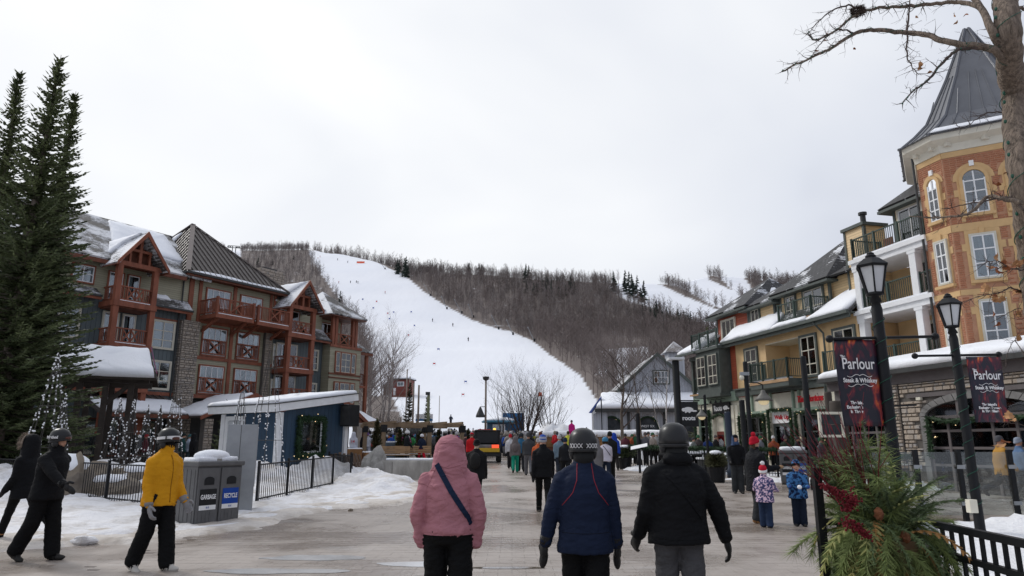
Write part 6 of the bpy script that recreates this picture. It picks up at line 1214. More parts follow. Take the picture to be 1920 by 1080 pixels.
def shade_lamp(label, px, py, y, s, arm, glow=True):
    p_ = at(px, py, y); t = thing('hanging_lamp', label, 'lamp', tuple(p_), 0); MB().lathe([(.03*s, .55*s), (.10*s, .52*s), (.12*s, .40*s), (.34*s, .16*s), (.44*s, 0), (.40*s, .0), (.30*s, .12*s)], 16).build('shade', M('grey_shade', (.16, .155, .14), .5, .2), t, smooth=True); q = MB(); q.ell((0, 0, 0), (.26*s, .26*s, .2*s), 12, 8); q.build('globe', emis('warm_globe', (.80, .66, .40), .35), t, smooth=True)
    MB().tube([(0, 0, .5*s), (0, 0, .8*s), (arm * .5, 0, .9*s), (arm, 0, .9*s)], .025, 6).build('arm', BLACK, t); return t
shade_lamp('grey enamel hanging lamp on the camera pole', 1432, 752, 25, .72, -.35); shade_lamp('grey enamel hanging lamp before the dark shop window', 1316, 782, 31, .62, .3)
gp, hh = post('slim dark post carrying the enamel lamp by the red building', 1330, 740, 31, .06); gp2 = post('slim dark lamp post left of the grey building', 1130, 748, 60, .05)
fs_ = thing('framed_notice', 'small white framed notice of dark panes on the stout dark post', 'sign', tuple(at(1561, 820, 17.6)), R(8)); part(fs_, 'frame', SHOP, (-.33, -.27, -.03, .03, 0, .62), (.27, .33, -.03, .03, 0, .62), (-.27, .27, -.03, .03, .56, .62), (-.27, .27, -.03, .03, 0, .06))
for i in range(3):
    for j in range(2): part(fs_, 'pane', DARKIN, (-.26 + i * .175, -.10 + i * .175, -.02, .01, .08 + j * .24, .30 + j * .24))
hs = thing('hanging_sign', 'black hanging shop sign with white beaver mark left of the red building', 'sign', tuple(at(1292, 800, 36)), R(0)); part(hs, 'board', SIGNBLACK, (-.5, .5, -.04, .04, 0, 1.25)); beaver(hs, 0, -.05, .85, 1.0, SIGNWHITE); text(hs, 'roots', (0, -.05, .42), (R(90), 0, 0), .3, SIGNWHITE, .005, bold=.01); part(hs, 'bracket', BLACK, (-.6, .6, -.03, .03, 1.27, 1.33))
# lectern sign and shrubs in barrel
lc = thing('lectern_sign', 'slanted white topped information lectern at the patio corner', 'sign', (gx(1200, 33), 33.0, gz(33)), R(-15)); part(lc, 'leg', BLACK, (-.05, .05, .0, .1, 0, 1.0)); MB().bar((-.38, .05, 1.10), (.38, .05, 1.26), .42, .03, (0, -.35, 1)).build('panel', SIGNWHITE, lc); MB().bar((-.39, .05, 1.08), (.39, .05, 1.24), .44, .025, (0, -.35, 1)).build('frame', BLACK, lc)
def shrub(label, x, y, r, h, seed, pot=True, mat=None):
    t = thing('potted_shrub', label, 'shrub', (x, y, gz(y)), 0); rg = random.Random(seed); m = MB()
    if pot: MB().lathe([(.28, 0), (.36, .5), (.38, .55), (.3, .55)], 14).build('pot', BLACK, t)
    for _ in range(1500): v = Vector((rg.gauss(0, 1), rg.gauss(0, 1), rg.gauss(0, .8))).normalized() * rg.uniform(.3, 1) ; c = Vector((v.x * r, v.y * r, h * .62 + .3 + v.z * h * .38)); d = (v + Vector((rg.gauss(0, .4), rg.gauss(0, .4), .2))).normalized() * .16; s = d.orthogonal().normalized() * .03; m.add([c - s, c + s, c + d], [(0, 1, 2)])
    m.build('foliage', mat or NEEDLE, t, kind='stuff'); q = MB(); q.ell((0, 0, h + .28), (r * .7, r * .7, .1), 12, 6); q.build('snow_cap', SNOW, t, smooth=True)
shrub('snow dusted evergreen shrub in a pot at the end of the patio fence', 5.75, 36.6, .55, .8, 1); shrub('round evergreen shrub beside the man in the blue hood', gx(1345, 27.5), 27.5, .35, .8, 2, mat=NEEDLE2)
# --- utility vehicle seen from behind
yv = 43.0; UV = thing('utility_vehicle', 'dark open utility vehicle with yellow tailgate and roof beacon, seen from behind', 'vehicle', (gx(914, yv), yv, gz(yv)), R(3)); CARB = M('vehicle_black', (.02, .021, .022), .4, .2); CARY = M('vehicle_yellow', (.55, .36, .03), .4, .1)
part(UV, 'bed', CARB, (-.78, .78, 0, 1.2, .55, .85), bev=.03); part(UV, 'tailgate', CARY, (-.72, .72, -.05, -.001, .62, .86), bev=.01); part(UV, 'bumper', CARB, (-.75, .75, -.14, -.052, .36, .54), bev=.02); part(UV, 'cab_body', CARB, (-.78, .78, 1.2, 2.9, .5, 1.1), bev=.04); part(UV, 'roof', CARB, (-.8, .8, .9, 2.6, 1.86, 1.95), bev=.03); part(UV, 'rear_window', M('tinted_glass', (.012, .014, .016), .12, .2, spec=.3), (-.66, .66, 1.14, 1.15, 1.16, 1.84)); part(UV, 'cab_dark', DARKIN, (-.7, .7, 1.4, 1.42, 1.1, 1.85))
for x in (-.74, .74):
    for y in (1.1, 2.5): part(UV, 'roof_pillar', CARB, (x - .05, x + .05, y - .05, y + .05, 1.1, 1.86))
    for y in (.35, 2.4):
        w_ = MB(); w_.lathe([(.14, -.12), (.30, -.13), (.34, -.08), (.34, .08), (.30, .13), (.14, .12)], 18); w_.v = [(x * .95 + a[2], y + a[0], .34 + a[1]) for a in w_.v]; wo = w_.build('tyre', M('tyre_rubber', (.02, .02, .02), .85, .2), UV); r_ = MB(); r_.lathe([(.02, -.125), (.15, -.125), (.15, .125), (.02, .125)], 14); r_.v = [(x * .95 + a[2], y + a[0], .34 + a[1]) for a in r_.v]; r_.build('rim', STEEL, wo)
part(UV, 'tail_light', emis('tail_red', (.85, .08, .03), 1.0), (.25, .68, -.08, -.052, .86, 1.05), bev=.01); part(UV, 'tail_light', M('tail_red_dull', (.4, .03, .02), .3), (-.7, -.5, -.08, -.052, .66, .8)); q = MB(); q.lathe([(.08, 1.95), (.08, 2.02), (.04, 2.06)], 10, (.45, 1.3, 0)); q.build('beacon', emis('amber_beacon', (1, .45, .05), 2.0), UV); part(UV, 'light_bar', SIGNRED, (-.6, .2, 1.0, 1.1, 1.952, 1.99)); part(UV, 'cargo', M('cargo_grey', (.2, .2, .2), .7, .3), (-.6, .6, .2, 1.0, .86, 1.05), bev=.03)
# ---------------------------------------------------------------- people
def cloth(name, col, var=.12, bump=.012, rough=.75, sheen=.0, scale=9.0, col2=None, thr=None, ps=4.0):
    if name in MATS: return MATS[name]
    m, n, p = NT(name); v = coord(n)
    z = nd(n, 'ShaderNodeTexNoise', {0: v, 'Scale': ps, 'Detail': 3.0}).outputs[0]
    lo, hi = thr or (.3, .7); f = nd(n, 'ShaderNodeMapRange', {0: z, 1: lo, 2: hi}).outputs[0]
    n.links.new(mixc(n, f, tuple(c * (1 - var) for c in col), col2 or tuple(min(1, c * (1 + var)) for c in col)), p.inputs['Base Color']); p.inputs['Roughness'].default_value = rough; p.inputs['Specular IOR Level'].default_value = .12; p.inputs['Sheen Weight'].default_value = sheen
    z2 = nd(n, 'ShaderNodeTexNoise', {0: coord(n, 'Object', (1, 1, 1.8)), 'Scale': scale, 'Detail': 3.0, 'Distortion': 1.5}).outputs[0]; z3 = nd(n, 'ShaderNodeTexNoise', {0: v, 'Scale': 160.0, 'Detail': 1.0}).outputs[0]
    b_ = nd(n, 'ShaderNodeBump', {'Strength': .8, 'Distance': bump, 'Height': math_(n, 'ADD', z2, math_(n, 'MULTIPLY', z3, .06))}); n.links.new(b_.outputs[0], p.inputs['Normal']); MATS[name] = m; return m
SKIN = M('skin', (.48, .27, .19), .55, .1, 8.0); HAIR = M('dark_hair', (.03, .022, .018), .6, .3, 20.0); HELM = M('helmet_shell', (.022, .023, .025), .35, .1); GOGG = M('goggle_lens', (.10, .04, .03), .08, .2); STRAPW = M('strap_white', (.75, .75, .76), .7, .08)
def ring(c, ax, ay, n=20): return [Vector(c) + ax * math.cos(2*math.pi*k/n) + ay * math.sin(2*math.pi*k/n) for k in range(n)]
def limb(m, pts, rad, n=16, step=.03):
    """round limb with dense rings and rounded ends"""
    P_ = [Vector(p) for p in pts]; out, rr = [], []
    for i in range(len(P_) - 1):
        k = max(2, int((P_[i+1] - P_[i]).length / step))
        for j in range(k): u = j / k; out.append(P_[i].lerp(P_[i+1], u)); rr.append(rad[i] * (1 - u) + rad[i+1] * u)
    out.append(P_[-1]); rr.append(rad[-1]); m.tube(out, rr, n)
    for p, r in ((out[0], rr[0]), (out[-1], rr[-1])): m.ell(p, (r, r, r), n, 8)
def remesh(mb, voxel, smooth=3, disp=0.0, seed=0, rib=None):
    """one continuous skin out of overlapping solids, each face keeping the region it lies nearest to"""
    me = bpy.data.meshes.new('tmp'); me.from_pydata(mb.v, [], mb.f); o = bpy.data.objects.new('tmp', me)
    r = o.modifiers.new('r', 'REMESH'); r.mode = 'VOXEL'; r.voxel_size = voxel
    if smooth: s = o.modifiers.new('s', 'SMOOTH'); s.iterations = smooth; s.factor = .5
    new = baked(o); bpy.data.meshes.remove(me)
    reg = [0] * len(mb.v)
    for f, k in zip(mb.f, mb.m):
        for i in f: reg[i] = k
    kd = KDTree(len(mb.v))
    for i, v in enumerate(mb.v): kd.insert(v, i)
    kd.balance()
    if disp:
        no = [v.normal.copy() for v in new.vertices]
        for v, nn in zip(new.vertices, no):
            c = v.co; k = reg[kd.find(c)[1]]
            if k in (0, 1): v.co = c + nn * disp * (noise.noise((c.x * 7 + seed + c.z * 3, c.y * 7, c.z * 15)) + .6 * abs(noise.noise((c.x * 14 - c.z * 8, c.y * 14 + seed, c.z * 26))) * 2)
    new.polygons.foreach_set('material_index', [reg[kd.find(p.center)[1]] for p in new.polygons]); new.polygons.foreach_set('use_smooth', [True] * len(new.polygons)); return new
def hand(side, w, d, palm, kind='glove', s=1.0, curl=.5):
    """glove at wrist w pointing along d, palm facing `palm`"""
    m = MB(); d = Vector(d).normalized(); pn = (Vector(palm) - d * d.dot(Vector(palm))).normalized(); x = d.cross(pn) * side; w = Vector(w)   # x points to the thumb side
    m.tube([w - d * .05 * s, w + d * .02 * s], [.046 * s, .04 * s], 12)
    Rm = Matrix((x, pn, d)).transposed(); m.ell(w + d * .065 * s, (.044 * s, .024 * s, .062 * s), 14, 10, Rm)
    if kind == 'mitten': m.ell(w + d * .125 * s + pn * .012 * s, (.043 * s, .026 * s, .075 * s), 14, 10, Rm)
    else:
        for i, (o_, L_) in enumerate(((.031, .072), (.011, .083), (-.010, .078), (-.030, .060))):
            p0 = w + d * .105 * s + x * o_ * s; pts = [p0 - d * .03 * s, p0]; a = 0
            for j, q in enumerate((.42, .32, .26)): a += curl * (.5 + .5 * j) ; pts.append(pts[-1] + (d * math.cos(a) + pn * math.sin(a)) * L_ * q * s * 1.05)
            m.tube(pts, [.0135 * s, .0135 * s, .013 * s, .012 * s, .0105 * s], 8); m.ell(pts[-1], (.0105 * s,) * 3, 8, 6)
    t0 = w + d * .035 * s + x * .036 * s; t1 = t0 + (d * .6 + x * .75 + pn * .25).normalized() * .045 * s; t2 = t1 + (d * .9 + x * .15 + pn * .45).normalized() * .04 * s; r_ = .018 if kind == 'mitten' else .0145
    m.tube([t0 - x * .02 * s, t0, t1, t2], [r_ * s, r_ * s, r_ * s, r_ * .85 * s], 8); m.ell(t2, (r_ * .85 * s,) * 3, 8, 6); return m
def swing(a, b, side): return Vector((math.sin(b) * side, math.sin(a) * math.cos(b), -math.cos(a) * math.cos(b)))
def person(label, x, y, yaw, h=1.75, mats=None, legs=((.3, .15), (-.25, .35)), arms=((.3, .12, .3), (-.3, .12, .3)), hem=.84, bulk=1.0, pbulk=1.0, hair=False, hood=None, head='beanie', hm=None, hm2=None, voxel=.02, z=None, hands='simple', cuff=None, bag=None, group=None, tilt=0.0, sit=False, face=True, slim=1.0, hips=1.0, drop=0.0, arm_to=(None, None), disp=None, name='person', kidhead=1.0, smooth=3, goggles=None, pom=None):
    """yaw 0 = walking away along +Y. legs: (thigh forward, knee bend); arms: (upper fwd, out, elbow bend)"""
    k = h / 1.78; jk, tr, bt, sk, gl = mats[:5]; m = MB(); V = lambda a, b, c: Vector((a * k, b * k, c * k))
    pel = .94; lean = tilt; hip = [V(s * .095 * hips, 0, pel - .04) for s in (-1, 1)]; ank = []; kne = []
    for i, (th, kb) in enumerate(legs):
        kp = hip[i] + Vector((0, math.sin(th), -math.cos(th))) * .43 * k; sh_ = th - kb; ap = kp + Vector(((-1, 1)[i] * .01, math.sin(sh_), -math.cos(sh_))) * .43 * k; kne.append(kp); ank.append(ap)
    low = min(a.z for a in ank) - .075 * k
    top = lambda zz: Vector((0, lean * (zz - pel) * k, 0))
    # trousers
    m.k = 1
    for i in range(2): limb(m, [hip[i] + V(0, 0, .04), kne[i], ank[i] + V(0, 0, .02)], [.104 * k * (.7 + .3 * pbulk), .080 * k * pbulk, .070 * k * pbulk * (1.0 + .35 * (pbulk - 1))])
    m.ell(V(0, -.015, pel - .03), (.178 * k * (.9 + .1 * pbulk) * hips, .135 * k * (.9 + .1 * pbulk) * hips, (.125 if hips == 1 else .10) * k), 20, 12)
    # boots
    m.k = 2
    for i in range(2):
        f = max(-.5, min(.9, -(legs[i][0] - legs[i][1]) if (legs[i][0] - legs[i][1]) < 0 else -.35 * (legs[i][0] - legs[i][1]))); fd = Vector(((-1, 1)[i] * .12, math.cos(f), -math.sin(f))).normalized(); up = Vector((0, math.sin(f), math.cos(f))); a = ank[i] - up * .03 * k
        m.tube([a + up * .09 * k, a - up * .02 * k], [.062 * k * (.5 + .5 * pbulk), .062 * k], 14); m.ell(a + fd * .055 * k - up * .022 * k, (.052 * k, .145 * k, .042 * k), 16, 8, Matrix((Vector((1, 0, 0)), fd, up)).transposed()); m.ell(a + fd * .13 * k - up * .028 * k, (.047 * k, .06 * k, .036 * k), 14, 8)
    # jacket
    m.k = 0; b = bulk; prof = [(hem, .212, .165), (hem + .05, .21, .163), (1.0, .192, .148), (1.12, .195, .148), (1.24, .205, .150), (1.32, .200, .142), (1.38, .172, .125), (1.43, .128, .105), (1.48, .092, .088), (1.54, .075, .078)]
    zz = []; 
    for i in range(len(prof) - 1):
        n_ = max(1, int((prof[i+1][0] - prof[i][0]) * k / .025))
        for j in range(n_): u = j / n_; zz.append([prof[i][q] * (1 - u) + prof[i+1][q] * u for q in range(3)])
    zz.append(list(prof[-1])); rings = []
    for (q, rx, ry) in zz: bb = b if q < 1.4 else 1 + (b - 1) * .5; rings.append(ring(V(0, -.01, q) + top(q), Vector((rx * k * bb * slim, 0, 0)), Vector((0, ry * k * bb, 0)), 28))
    m.loft(rings)
    sho = [V(s * .178 * slim * (.6 + .4 * b), -.005, 1.352) + top(1.352) for s in (-1, 1)]; wr = []; hd = []
    for i in range(2):
        s = (-1, 1)[i]; a, o_, eb = arms[i]
        if arm_to[i] is not None: el, w_ = [Vector(q) * k for q in arm_to[i]]
        else: el = sho[i] + swing(a, o_, s) * .285 * k; w_ = el + swing(a + eb, o_ * .55, s) * .255 * k
        limb(m, [V(s * .05, -.005, 1.445) + top(1.44), sho[i] * .55 + (V(s * .05, -.005, 1.445) + top(1.44)) * .45], [.06 * k * b, .07 * k * b]); limb(m, [sho[i], el, w_], [.074 * k * b, .062 * k * b, .050 * k * (.6 + .4 * b)], 16); wr.append(w_); hd.append((w_ - el).normalized())
    # neck and head
    hc = V(0, .012, 1.655 - drop) + top(1.6); hs = k * kidhead
    m.k = 3; limb(m, [V(0, -.005, 1.48) + top(1.5), hc - Vector((0, .01, .05)) * k], [.055 * k, .055 * k]); m.ell(hc, (.074 * hs, .093 * hs, .112 * hs), 20, 14); m.ell(hc + Vector((0, .035, -.055)) * hs, (.052 * hs, .055 * hs, .055 * hs), 14, 8)
    if face:
        m.tube([hc + Vector((0, .088, .018)) * hs, hc + Vector((0, .112, -.022)) * hs], [.010 * hs, .018 * hs], 8); 
        for s in (-1, 1): m.ell(hc + Vector((s * .076, -.005, -.005)) * hs, (.012 * hs, .022 * hs, .032 * hs), 8, 6)
        m.ell(hc + Vector((0, .088, -.062)) * hs, (.024 * hs, .012 * hs, .010 * hs), 8, 6)
    if hood == 'up':
        m.k = 0; m.loft([ring(hc + Vector((0, -.026, q_)) * hs, Vector((a_ * hs, 0, 0)), Vector((0, b_ * hs, 0)), 28) for q_, a_, b_ in ((-.24, .19, .13), (-.20, .178, .135), (-.16, .166, .138), (-.12, .156, .14), (-.08, .148, .142), (-.04, .142, .142), (0, .137, .141), (.04, .131, .138), (.08, .12, .128), (.115, .102, .11), (.145, .074, .08), (.165, .03, .03))])
    elif hood == 'down':
        m.k = 0; m.ell(V(0, -.085, 1.50) + top(1.5), (.135 * k, .07 * k, .065 * k), 22, 10); m.tube([V(.105 * math.cos(t), .02 + .09 * math.sin(t), 1.53) + top(1.53) for t in np.linspace(math.pi * .95, math.pi * 2.05, 14)], .028 * k, 8)
    elif hood == 'collar': m.k = 0; m.lathe([(.088 * k, 1.47 * k), (.090 * k, 1.56 * k), (.082 * k, 1.565 * k)], 20, tuple(top(1.5)))
    m.k = 4
    if hands == 'simple':
        for i in range(2): m.ell(wr[i] + hd[i] * .07 * k, (.040 * k, .040 * k, .085 * k), 12, 8, hd[i].to_track_quat('Z', 'Y').to_matrix())
    body = remesh(m, voxel, smooth, disp if disp is not None else (.006 if voxel < .015 else 0), x * 3.1); 
    for q in (jk, tr, bt, sk, gl): body.materials.append(q)
    o = link(name, body, None, (x, y, (gz(y) if z is None else z) - low), (0, 0, -yaw), label=label, category='person', group=group)
    if hands in ('glove', 'mitten', ('mitten', 'glove')):
        for i in range(2):
            g = hand((-1, 1)[i], wr[i] + hd[i] * .005, hd[i] + Vector((0, .12, 0)), Vector((-(-1, 1)[i], .55, 0)), hands, 1.18 * k, .38); me = remesh(g, .0055, 2); me.materials.clear(); me.materials.append(gl); me.polygons.foreach_set('material_index', [0] * len(me.polygons)); link('glove', me, o)
            MB().tube([wr[i] - hd[i] * .05 * k, wr[i] + hd[i] * .02 * k], [.058 * k, .052 * k], 14).build('glove_cuff', gl, o, smooth=True)
    # headwear as children
    if head == 'helmet':
        hh = MB(); L_ = [(.128, -.045), (.131, .0), (.130, .045), (.118, .09), (.092, .125), (.05, .148), (.01, .153)]; hh.loft([[hc + Vector((r_ * .96 * math.cos(t), r_ * 1.12 * math.sin(t) - .008, q + (.03 * max(0, math.sin(t)) if q < 0 else 0))) * hs for t in np.linspace(0, 2*math.pi, 29)[:-1]] for r_, q in L_]); ho = hh.build('helmet', hm or HELM, o, smooth=True)
        MB().loft([[hc + Vector((r_ * .96 * math.cos(t), r_ * 1.12 * math.sin(t) - .008, q + .03 * max(0, math.sin(t)))) * hs for t in np.linspace(0, 2*math.pi, 29)[:-1]] for r_, q in ((.131, -.058), (.137, -.045), (.134, -.03))], cap=False).build('rim', hm2 or HELM, ho, smooth=True)
        for s in (-1, 1): q = MB(); q.ell(hc + Vector((s * .095, .0, -.07)) * hs, (.03 * hs, .05 * hs, .055 * hs), 10, 8); q.build('ear_pad', hm2 or HELM, ho, smooth=True)
        for t in (-.7, 0, .7): q = MB(); q.ell(hc + Vector((.06 * math.sin(t), -.08 * math.cos(t) - .02, .112)) * hs, (.012 * hs, .008 * hs, .006 * hs), 8, 5); q.build('vent', SIGNBLACK, ho)
        if voxel < .015: q = MB(); q.ell(V(0, -.03, 1.555) + top(1.55), (.092 * k, .10 * k, .085 * k), 20, 12); q.build('neck_warmer', M('black_fleece', (.016, .017, .018), .9, .2), o, smooth=True)
    elif head in ('beanie', 'hair'):
        hh = MB(); hb = -.005 if head == 'beanie' else -.03; L_ = [(.092, hb), (.100, hb + .03), (.099, .06), (.088, .105), (.06, .135), (.02, .150)]; hh.loft([[hc + Vector((r_ * .92 * math.cos(t), r_ * 1.1 * math.sin(t) - .01 - (.012 if head == 'hair' else 0), q + (.03 * math.sin(t) if q < .03 else 0))) * hs for t in np.linspace(0, 2*math.pi, 25)[:-1]] for r_, q in L_]); ho = hh.build(head, hm or HAIR, o, smooth=True)
        if head == 'beanie': MB().loft([[hc + Vector((r_ * .92 * math.cos(t), r_ * 1.1 * math.sin(t) - .01, q + .03 * math.sin(t))) * hs for t in np.linspace(0, 2*math.pi, 25)[:-1]] for r_, q in ((.100, hb - .01), (.107, hb), (.107, hb + .04), (.101, hb + .05))], cap=False).build('cuff', hm2 or hm, ho, smooth=True)
        if pom: q = MB(); q.ell(hc + Vector((0, -.02, .185)) * hs, (.05 * hs, .05 * hs, .05 * hs), 12, 8); q.v = [tuple(Vector(a) + Vector((rnd.uniform(-.005, .005), rnd.uniform(-.005, .005), rnd.uniform(-.005, .005)))) for a in q.v]; q.build('pompom', pom, ho)
    if hair:
        q = MB(); q.ell(hc + Vector((0, -.055, -.12)) * hs, (.09 * hs, .045 * hs, .16 * hs), 14, 10); q.build('hair', hair if hair is not True else HAIR, o, smooth=True)
    if goggles:
        q = MB(); q.loft([[hc + Vector((.137 * .98 * math.cos(t), .137 * 1.13 * math.sin(t) - .008, z_ + .012 * math.sin(t))) * hs for t in np.linspace(0, 2*math.pi, 29)[:-1]] for z_ in (-.005, .032)], cap=False); go = q.build('goggle_strap', goggles, o, smooth=True)
        q = MB(); q.ell(hc + Vector((0, .098, .012)) * hs, (.082 * hs, .045 * hs, .042 * hs), 16, 10); q.build('goggle_frame', STRAPW if goggles == STRAPW else HELM, o, smooth=True); q = MB(); q.ell(hc + Vector((0, .112, .012)) * hs, (.07 * hs, .042 * hs, .034 * hs), 16, 10); q.build('goggle_lens', GOGG, o, smooth=True)
    if face and not goggles and voxel < .022:
        for s in (-1, 1): q = MB(); q.ell(hc + Vector((s * .03, .085, .012)) * hs, (.011 * hs, .007 * hs, .006 * hs), 8, 5); q.build('eye', SIGNBLACK, o)
    if bag == 'backpack': q = MB(); q.ell(V(0, -.20 * b, 1.22) + top(1.2), (.15 * k, .10 * k, .22 * k), 16, 10); q.build('backpack', hm2 or hm or CHARC, o, smooth=True)
    o['k'] = k; return o, dict(k=k, hc=hc, hs=hs, wr=wr, hd=hd, top=top)
def stick(o, pts, mat, name, r=.006, off=.004, dirn=(0, 1, 0), flat=None):
    """lay a line on the back of a body: pts (x, z) seen from behind"""
    from mathutils.bvhtree import BVHTree
    me = o.data; T_ = BVHTree.FromPolygons([v.co for v in me.vertices], [p.vertices[:] for p in me.polygons]); d = Vector(dirn); out_ = []; nor = []
    for i in range(len(pts) - 1):
        for u in np.linspace(0, 1, 10)[(1 if i else 0):]:
            x = pts[i][0] * (1-u) + pts[i+1][0] * u; z = pts[i][1] * (1-u) + pts[i+1][1] * u; hit = T_.ray_cast(Vector((x, 0, z)) - d * 2, d)
            if hit[0] is not None: out_.append(hit[0] - d * off); nor.append(hit[1])
    m = MB()
    if flat:
        L_ = []
        for i, p in enumerate(out_):
            t = (out_[min(i+1, len(out_)-1)] - out_[max(i-1, 0)]).normalized(); s = t.cross(nor[i]).normalized() * flat; L_.append([p - s, p + s, p + s + nor[i] * .006, p - s + nor[i] * .006])
        m.loft(L_)
    else: m.tube(out_, r, 6)
    return m.build(name, mat, o, smooth=not flat)
BLK = cloth('black_shell', (.008, .0085, .010)); BLK2 = cloth('black_trousers', (.006, .0063, .007), bump=.018); BOOT = M('dark_boot', (.02, .019, .018), .6, .2); GLV = M('black_glove', (.012, .012, .013), .55, .2)
PINK = cloth('dusty_pink_shell', (.40, .175, .205), .08, .03, scale=6); NAVY = cloth('navy_shell', (.011, .018, .042), .1, .012); NAVYD = cloth('dark_navy_shell', (.009, .011, .020), .1, .012); GREYP = cloth('grey_jeans', (.075, .075, .08), .25, .016); YEL = cloth('mustard_shell', (.62, .285, .012), .08, .014); WHT = cloth('white_boot', (.5, .48, .44), .1)
# three walkers from behind
o, q = person('person in a dusty pink hooded jacket and black trousers seen from behind', -.52, 6.0, 0, 1.68, (PINK, BLK2, BOOT, SKIN, GLV), ((.12, .05), (-.1, .1)), hem=.93, bulk=1.1, pbulk=1.2, hood='up', head=None, voxel=.0105, hands=None, hips=1.12, drop=.07, arm_to=(((-.262, -.05, 1.10), (-.235, .03, .84)), ((.262, -.05, 1.10), (.235, .03, .84))), face=False, disp=.011, slim=.98, smooth=4)
kk = q['k']; stick(o, [(-.10 * kk, 1.50 * kk), (.03 * kk, 1.28 * kk), (.175 * kk, 1.06 * kk), (.20 * kk, 1.0 * kk)], cloth('navy_strap', (.012, .022, .05)), 'bag_strap', flat=.022, off=.003)
rb = MB(); rb.loft([[Vector((.222 * .98 * math.cos(t) * kk * (1 + .012 * (j % 2)), (.168 * 1.02 * math.sin(t) - .012) * kk * (1 + .012 * (j % 2)), z_ * kk)) for j, t in enumerate(np.linspace(0, 2*math.pi, 121)[:-1])] for z_ in (.918, .93, .975, .985)], cap=False); rb.build('ribbed_hem', PINK, o)
for s in (-1, 1): stick(o, [(s * .11 * kk, 1.47 * kk), (s * .185 * kk, 1.30 * kk), (s * .195 * kk, 1.1 * kk)], PINK, 'seam', r=.0035, off=.0)
stick(o, [(-.075 * kk, 1.675 * kk), (0, 1.685 * kk), (.075 * kk, 1.675 * kk)], PINK, 'hood_seam', r=.005, off=.0); stick(o, [(-.12 * kk, 1.5 * kk), (0, 1.47 * kk), (.12 * kk, 1.5 * kk)], PINK, 'hood_seam', r=.005, off=.0)
o, q = person('person in a navy jacket with red piping and patterned black helmet from behind', .60, 6.05, 0, 1.69, (NAVY, BLK2, BOOT, SKIN, GLV), ((.18, .1), (-.16, .16)), arms=((.02, .36, .12), (.06, .22, .10)), hem=.76, bulk=1.14, pbulk=1.25, hood='collar', head='helmet', voxel=.0105, hands='mitten', face=False, disp=.007)
kk = q['k']; RED = M('red_piping', (.28, .02, .035), .6, .1)
for s in (-1, 1): stick(o, [(s * .062 * kk, 1.50 * kk), (s * .075 * kk, 1.36 * kk), (s * .11 * kk, 1.26 * kk), (s * .20 * kk, 1.15 * kk)], RED, 'piping', r=.0035, off=.001)
stick(o, [(-.20 * kk, .93 * kk), (0, .925 * kk), (.20 * kk, .93 * kk)], NAVYD, 'hem_seam', r=.003, off=.0)
hc, hs = q['hc'], q['hs']
for i in range(9):            # white stitched crosses round the helmet band
    if i == 4: continue
    t = -math.pi/2 + (i - 4) * .24; c = hc + Vector((.134 * math.cos(t), .134 * 1.13 * math.sin(t) - .008, -.005)) * hs; tn = Vector((-math.sin(t), math.cos(t) * 1.1, 0)).normalized()
    for s in (-1, 1): MB().bar(c - tn * .013 + Vector((0, 0, -.018 * s)), c + tn * .013 + Vector((0, 0, .018 * s)), .004, .004).build('white_stitch', STRAPW, o)
o, q = person('person in a black jacket, grey trousers and black helmet, striding away at centre right', 1.36, 6.0, -.12, 1.73, (BLK, GREYP, BOOT, SKIN, GLV), ((.16, .1), (-.14, .12)), arms=((.1, .22, .55), (-.05, .52, .1)), hem=.82, bulk=1.24, pbulk=1.15, hood='down', head='helmet', voxel=.0105, hands='glove', face=False, disp=.008)
kk = q['k']; stick(o, [(-.15 * kk, 1.40 * kk), (0, 1.22 * kk), (.16 * kk, 1.02 * kk)], BLK, 'strap', flat=.012, off=.001); stick(o, [(-.22 * kk, .868 * kk), (0, .862 * kk), (.22 * kk, .868 * kk)], BLK, 'hem_seam', r=.003, off=.0); qq = MB(); qq.ell(q['hc'] + Vector((.108, .055, .03)) * q['hs'], (.018, .035, .04), 10, 8); qq.build('helmet_badge', M('badge_red', (.55, .10, .09), .5, .2), o, smooth=True)
# left-hand group
o, q = person('person in black ski wear and black helmet striding right past the fence', -6.72, 10.5, 1.68, 1.78, (BLK, BLK2, BOOT, SKIN, GLV), ((.16, .06), (-.24, .22)), arms=((-.85, .22, .1), (.85, .25, .12)), hem=.80, bulk=1.18, pbulk=1.3, hood='collar', head='helmet', voxel=.0125, hands='mitten', tilt=.10, goggles=HELM, disp=.007)
text(o, 'Method', tuple(q['hc'] + Vector((.137, -.02, .02)) * q['hs']), (R(90), 0, R(90)), .055, STRAPW, .001, bold=.002); text(o, 'BURTON', (.13 * q['k'], .135, 1.30 * q['k']), (R(90), 0, R(155)), .03, STRAPW, .001)
o, q = person('person in a mustard yellow jacket, black trousers and helmet walking right', -4.66, 9.62, 1.95, 1.77, (YEL, BLK2, WHT, BLK, cloth('grey_glove', (.24, .24, .25))), ((.16, .04), (-.20, .20)), arms=((.10, .12, .45), (-.05, .12, .35)), hem=.80, bulk=1.14, pbulk=1.28, hood='collar', head='helmet', voxel=.0125, hands='glove', tilt=.05, goggles=STRAPW, disp=.007)
text(o, 'GIRO', tuple(q['hc'] + Vector((.125, .075, .018)) * q['hs']), (R(90), 0, R(60)), .05, SIGNBLACK, .002, bold=.003); stick(o, [(.10, .95 * q['k']), (.14, .86 * q['k'])], BLK, 'jacket_print', flat=.02, off=.002, dirn=(-.5, -.85, 0)); stick(o, [(0, 1.45 * q['k']), (.0, .84 * q['k'])], cloth('zip_brown', (.30, .13, .01)), 'zip', r=.006, off=.001, dirn=(0, -1, 0))
FUR = M('fur_trim', (.30, .24, .19), .95, .5, 40.0)
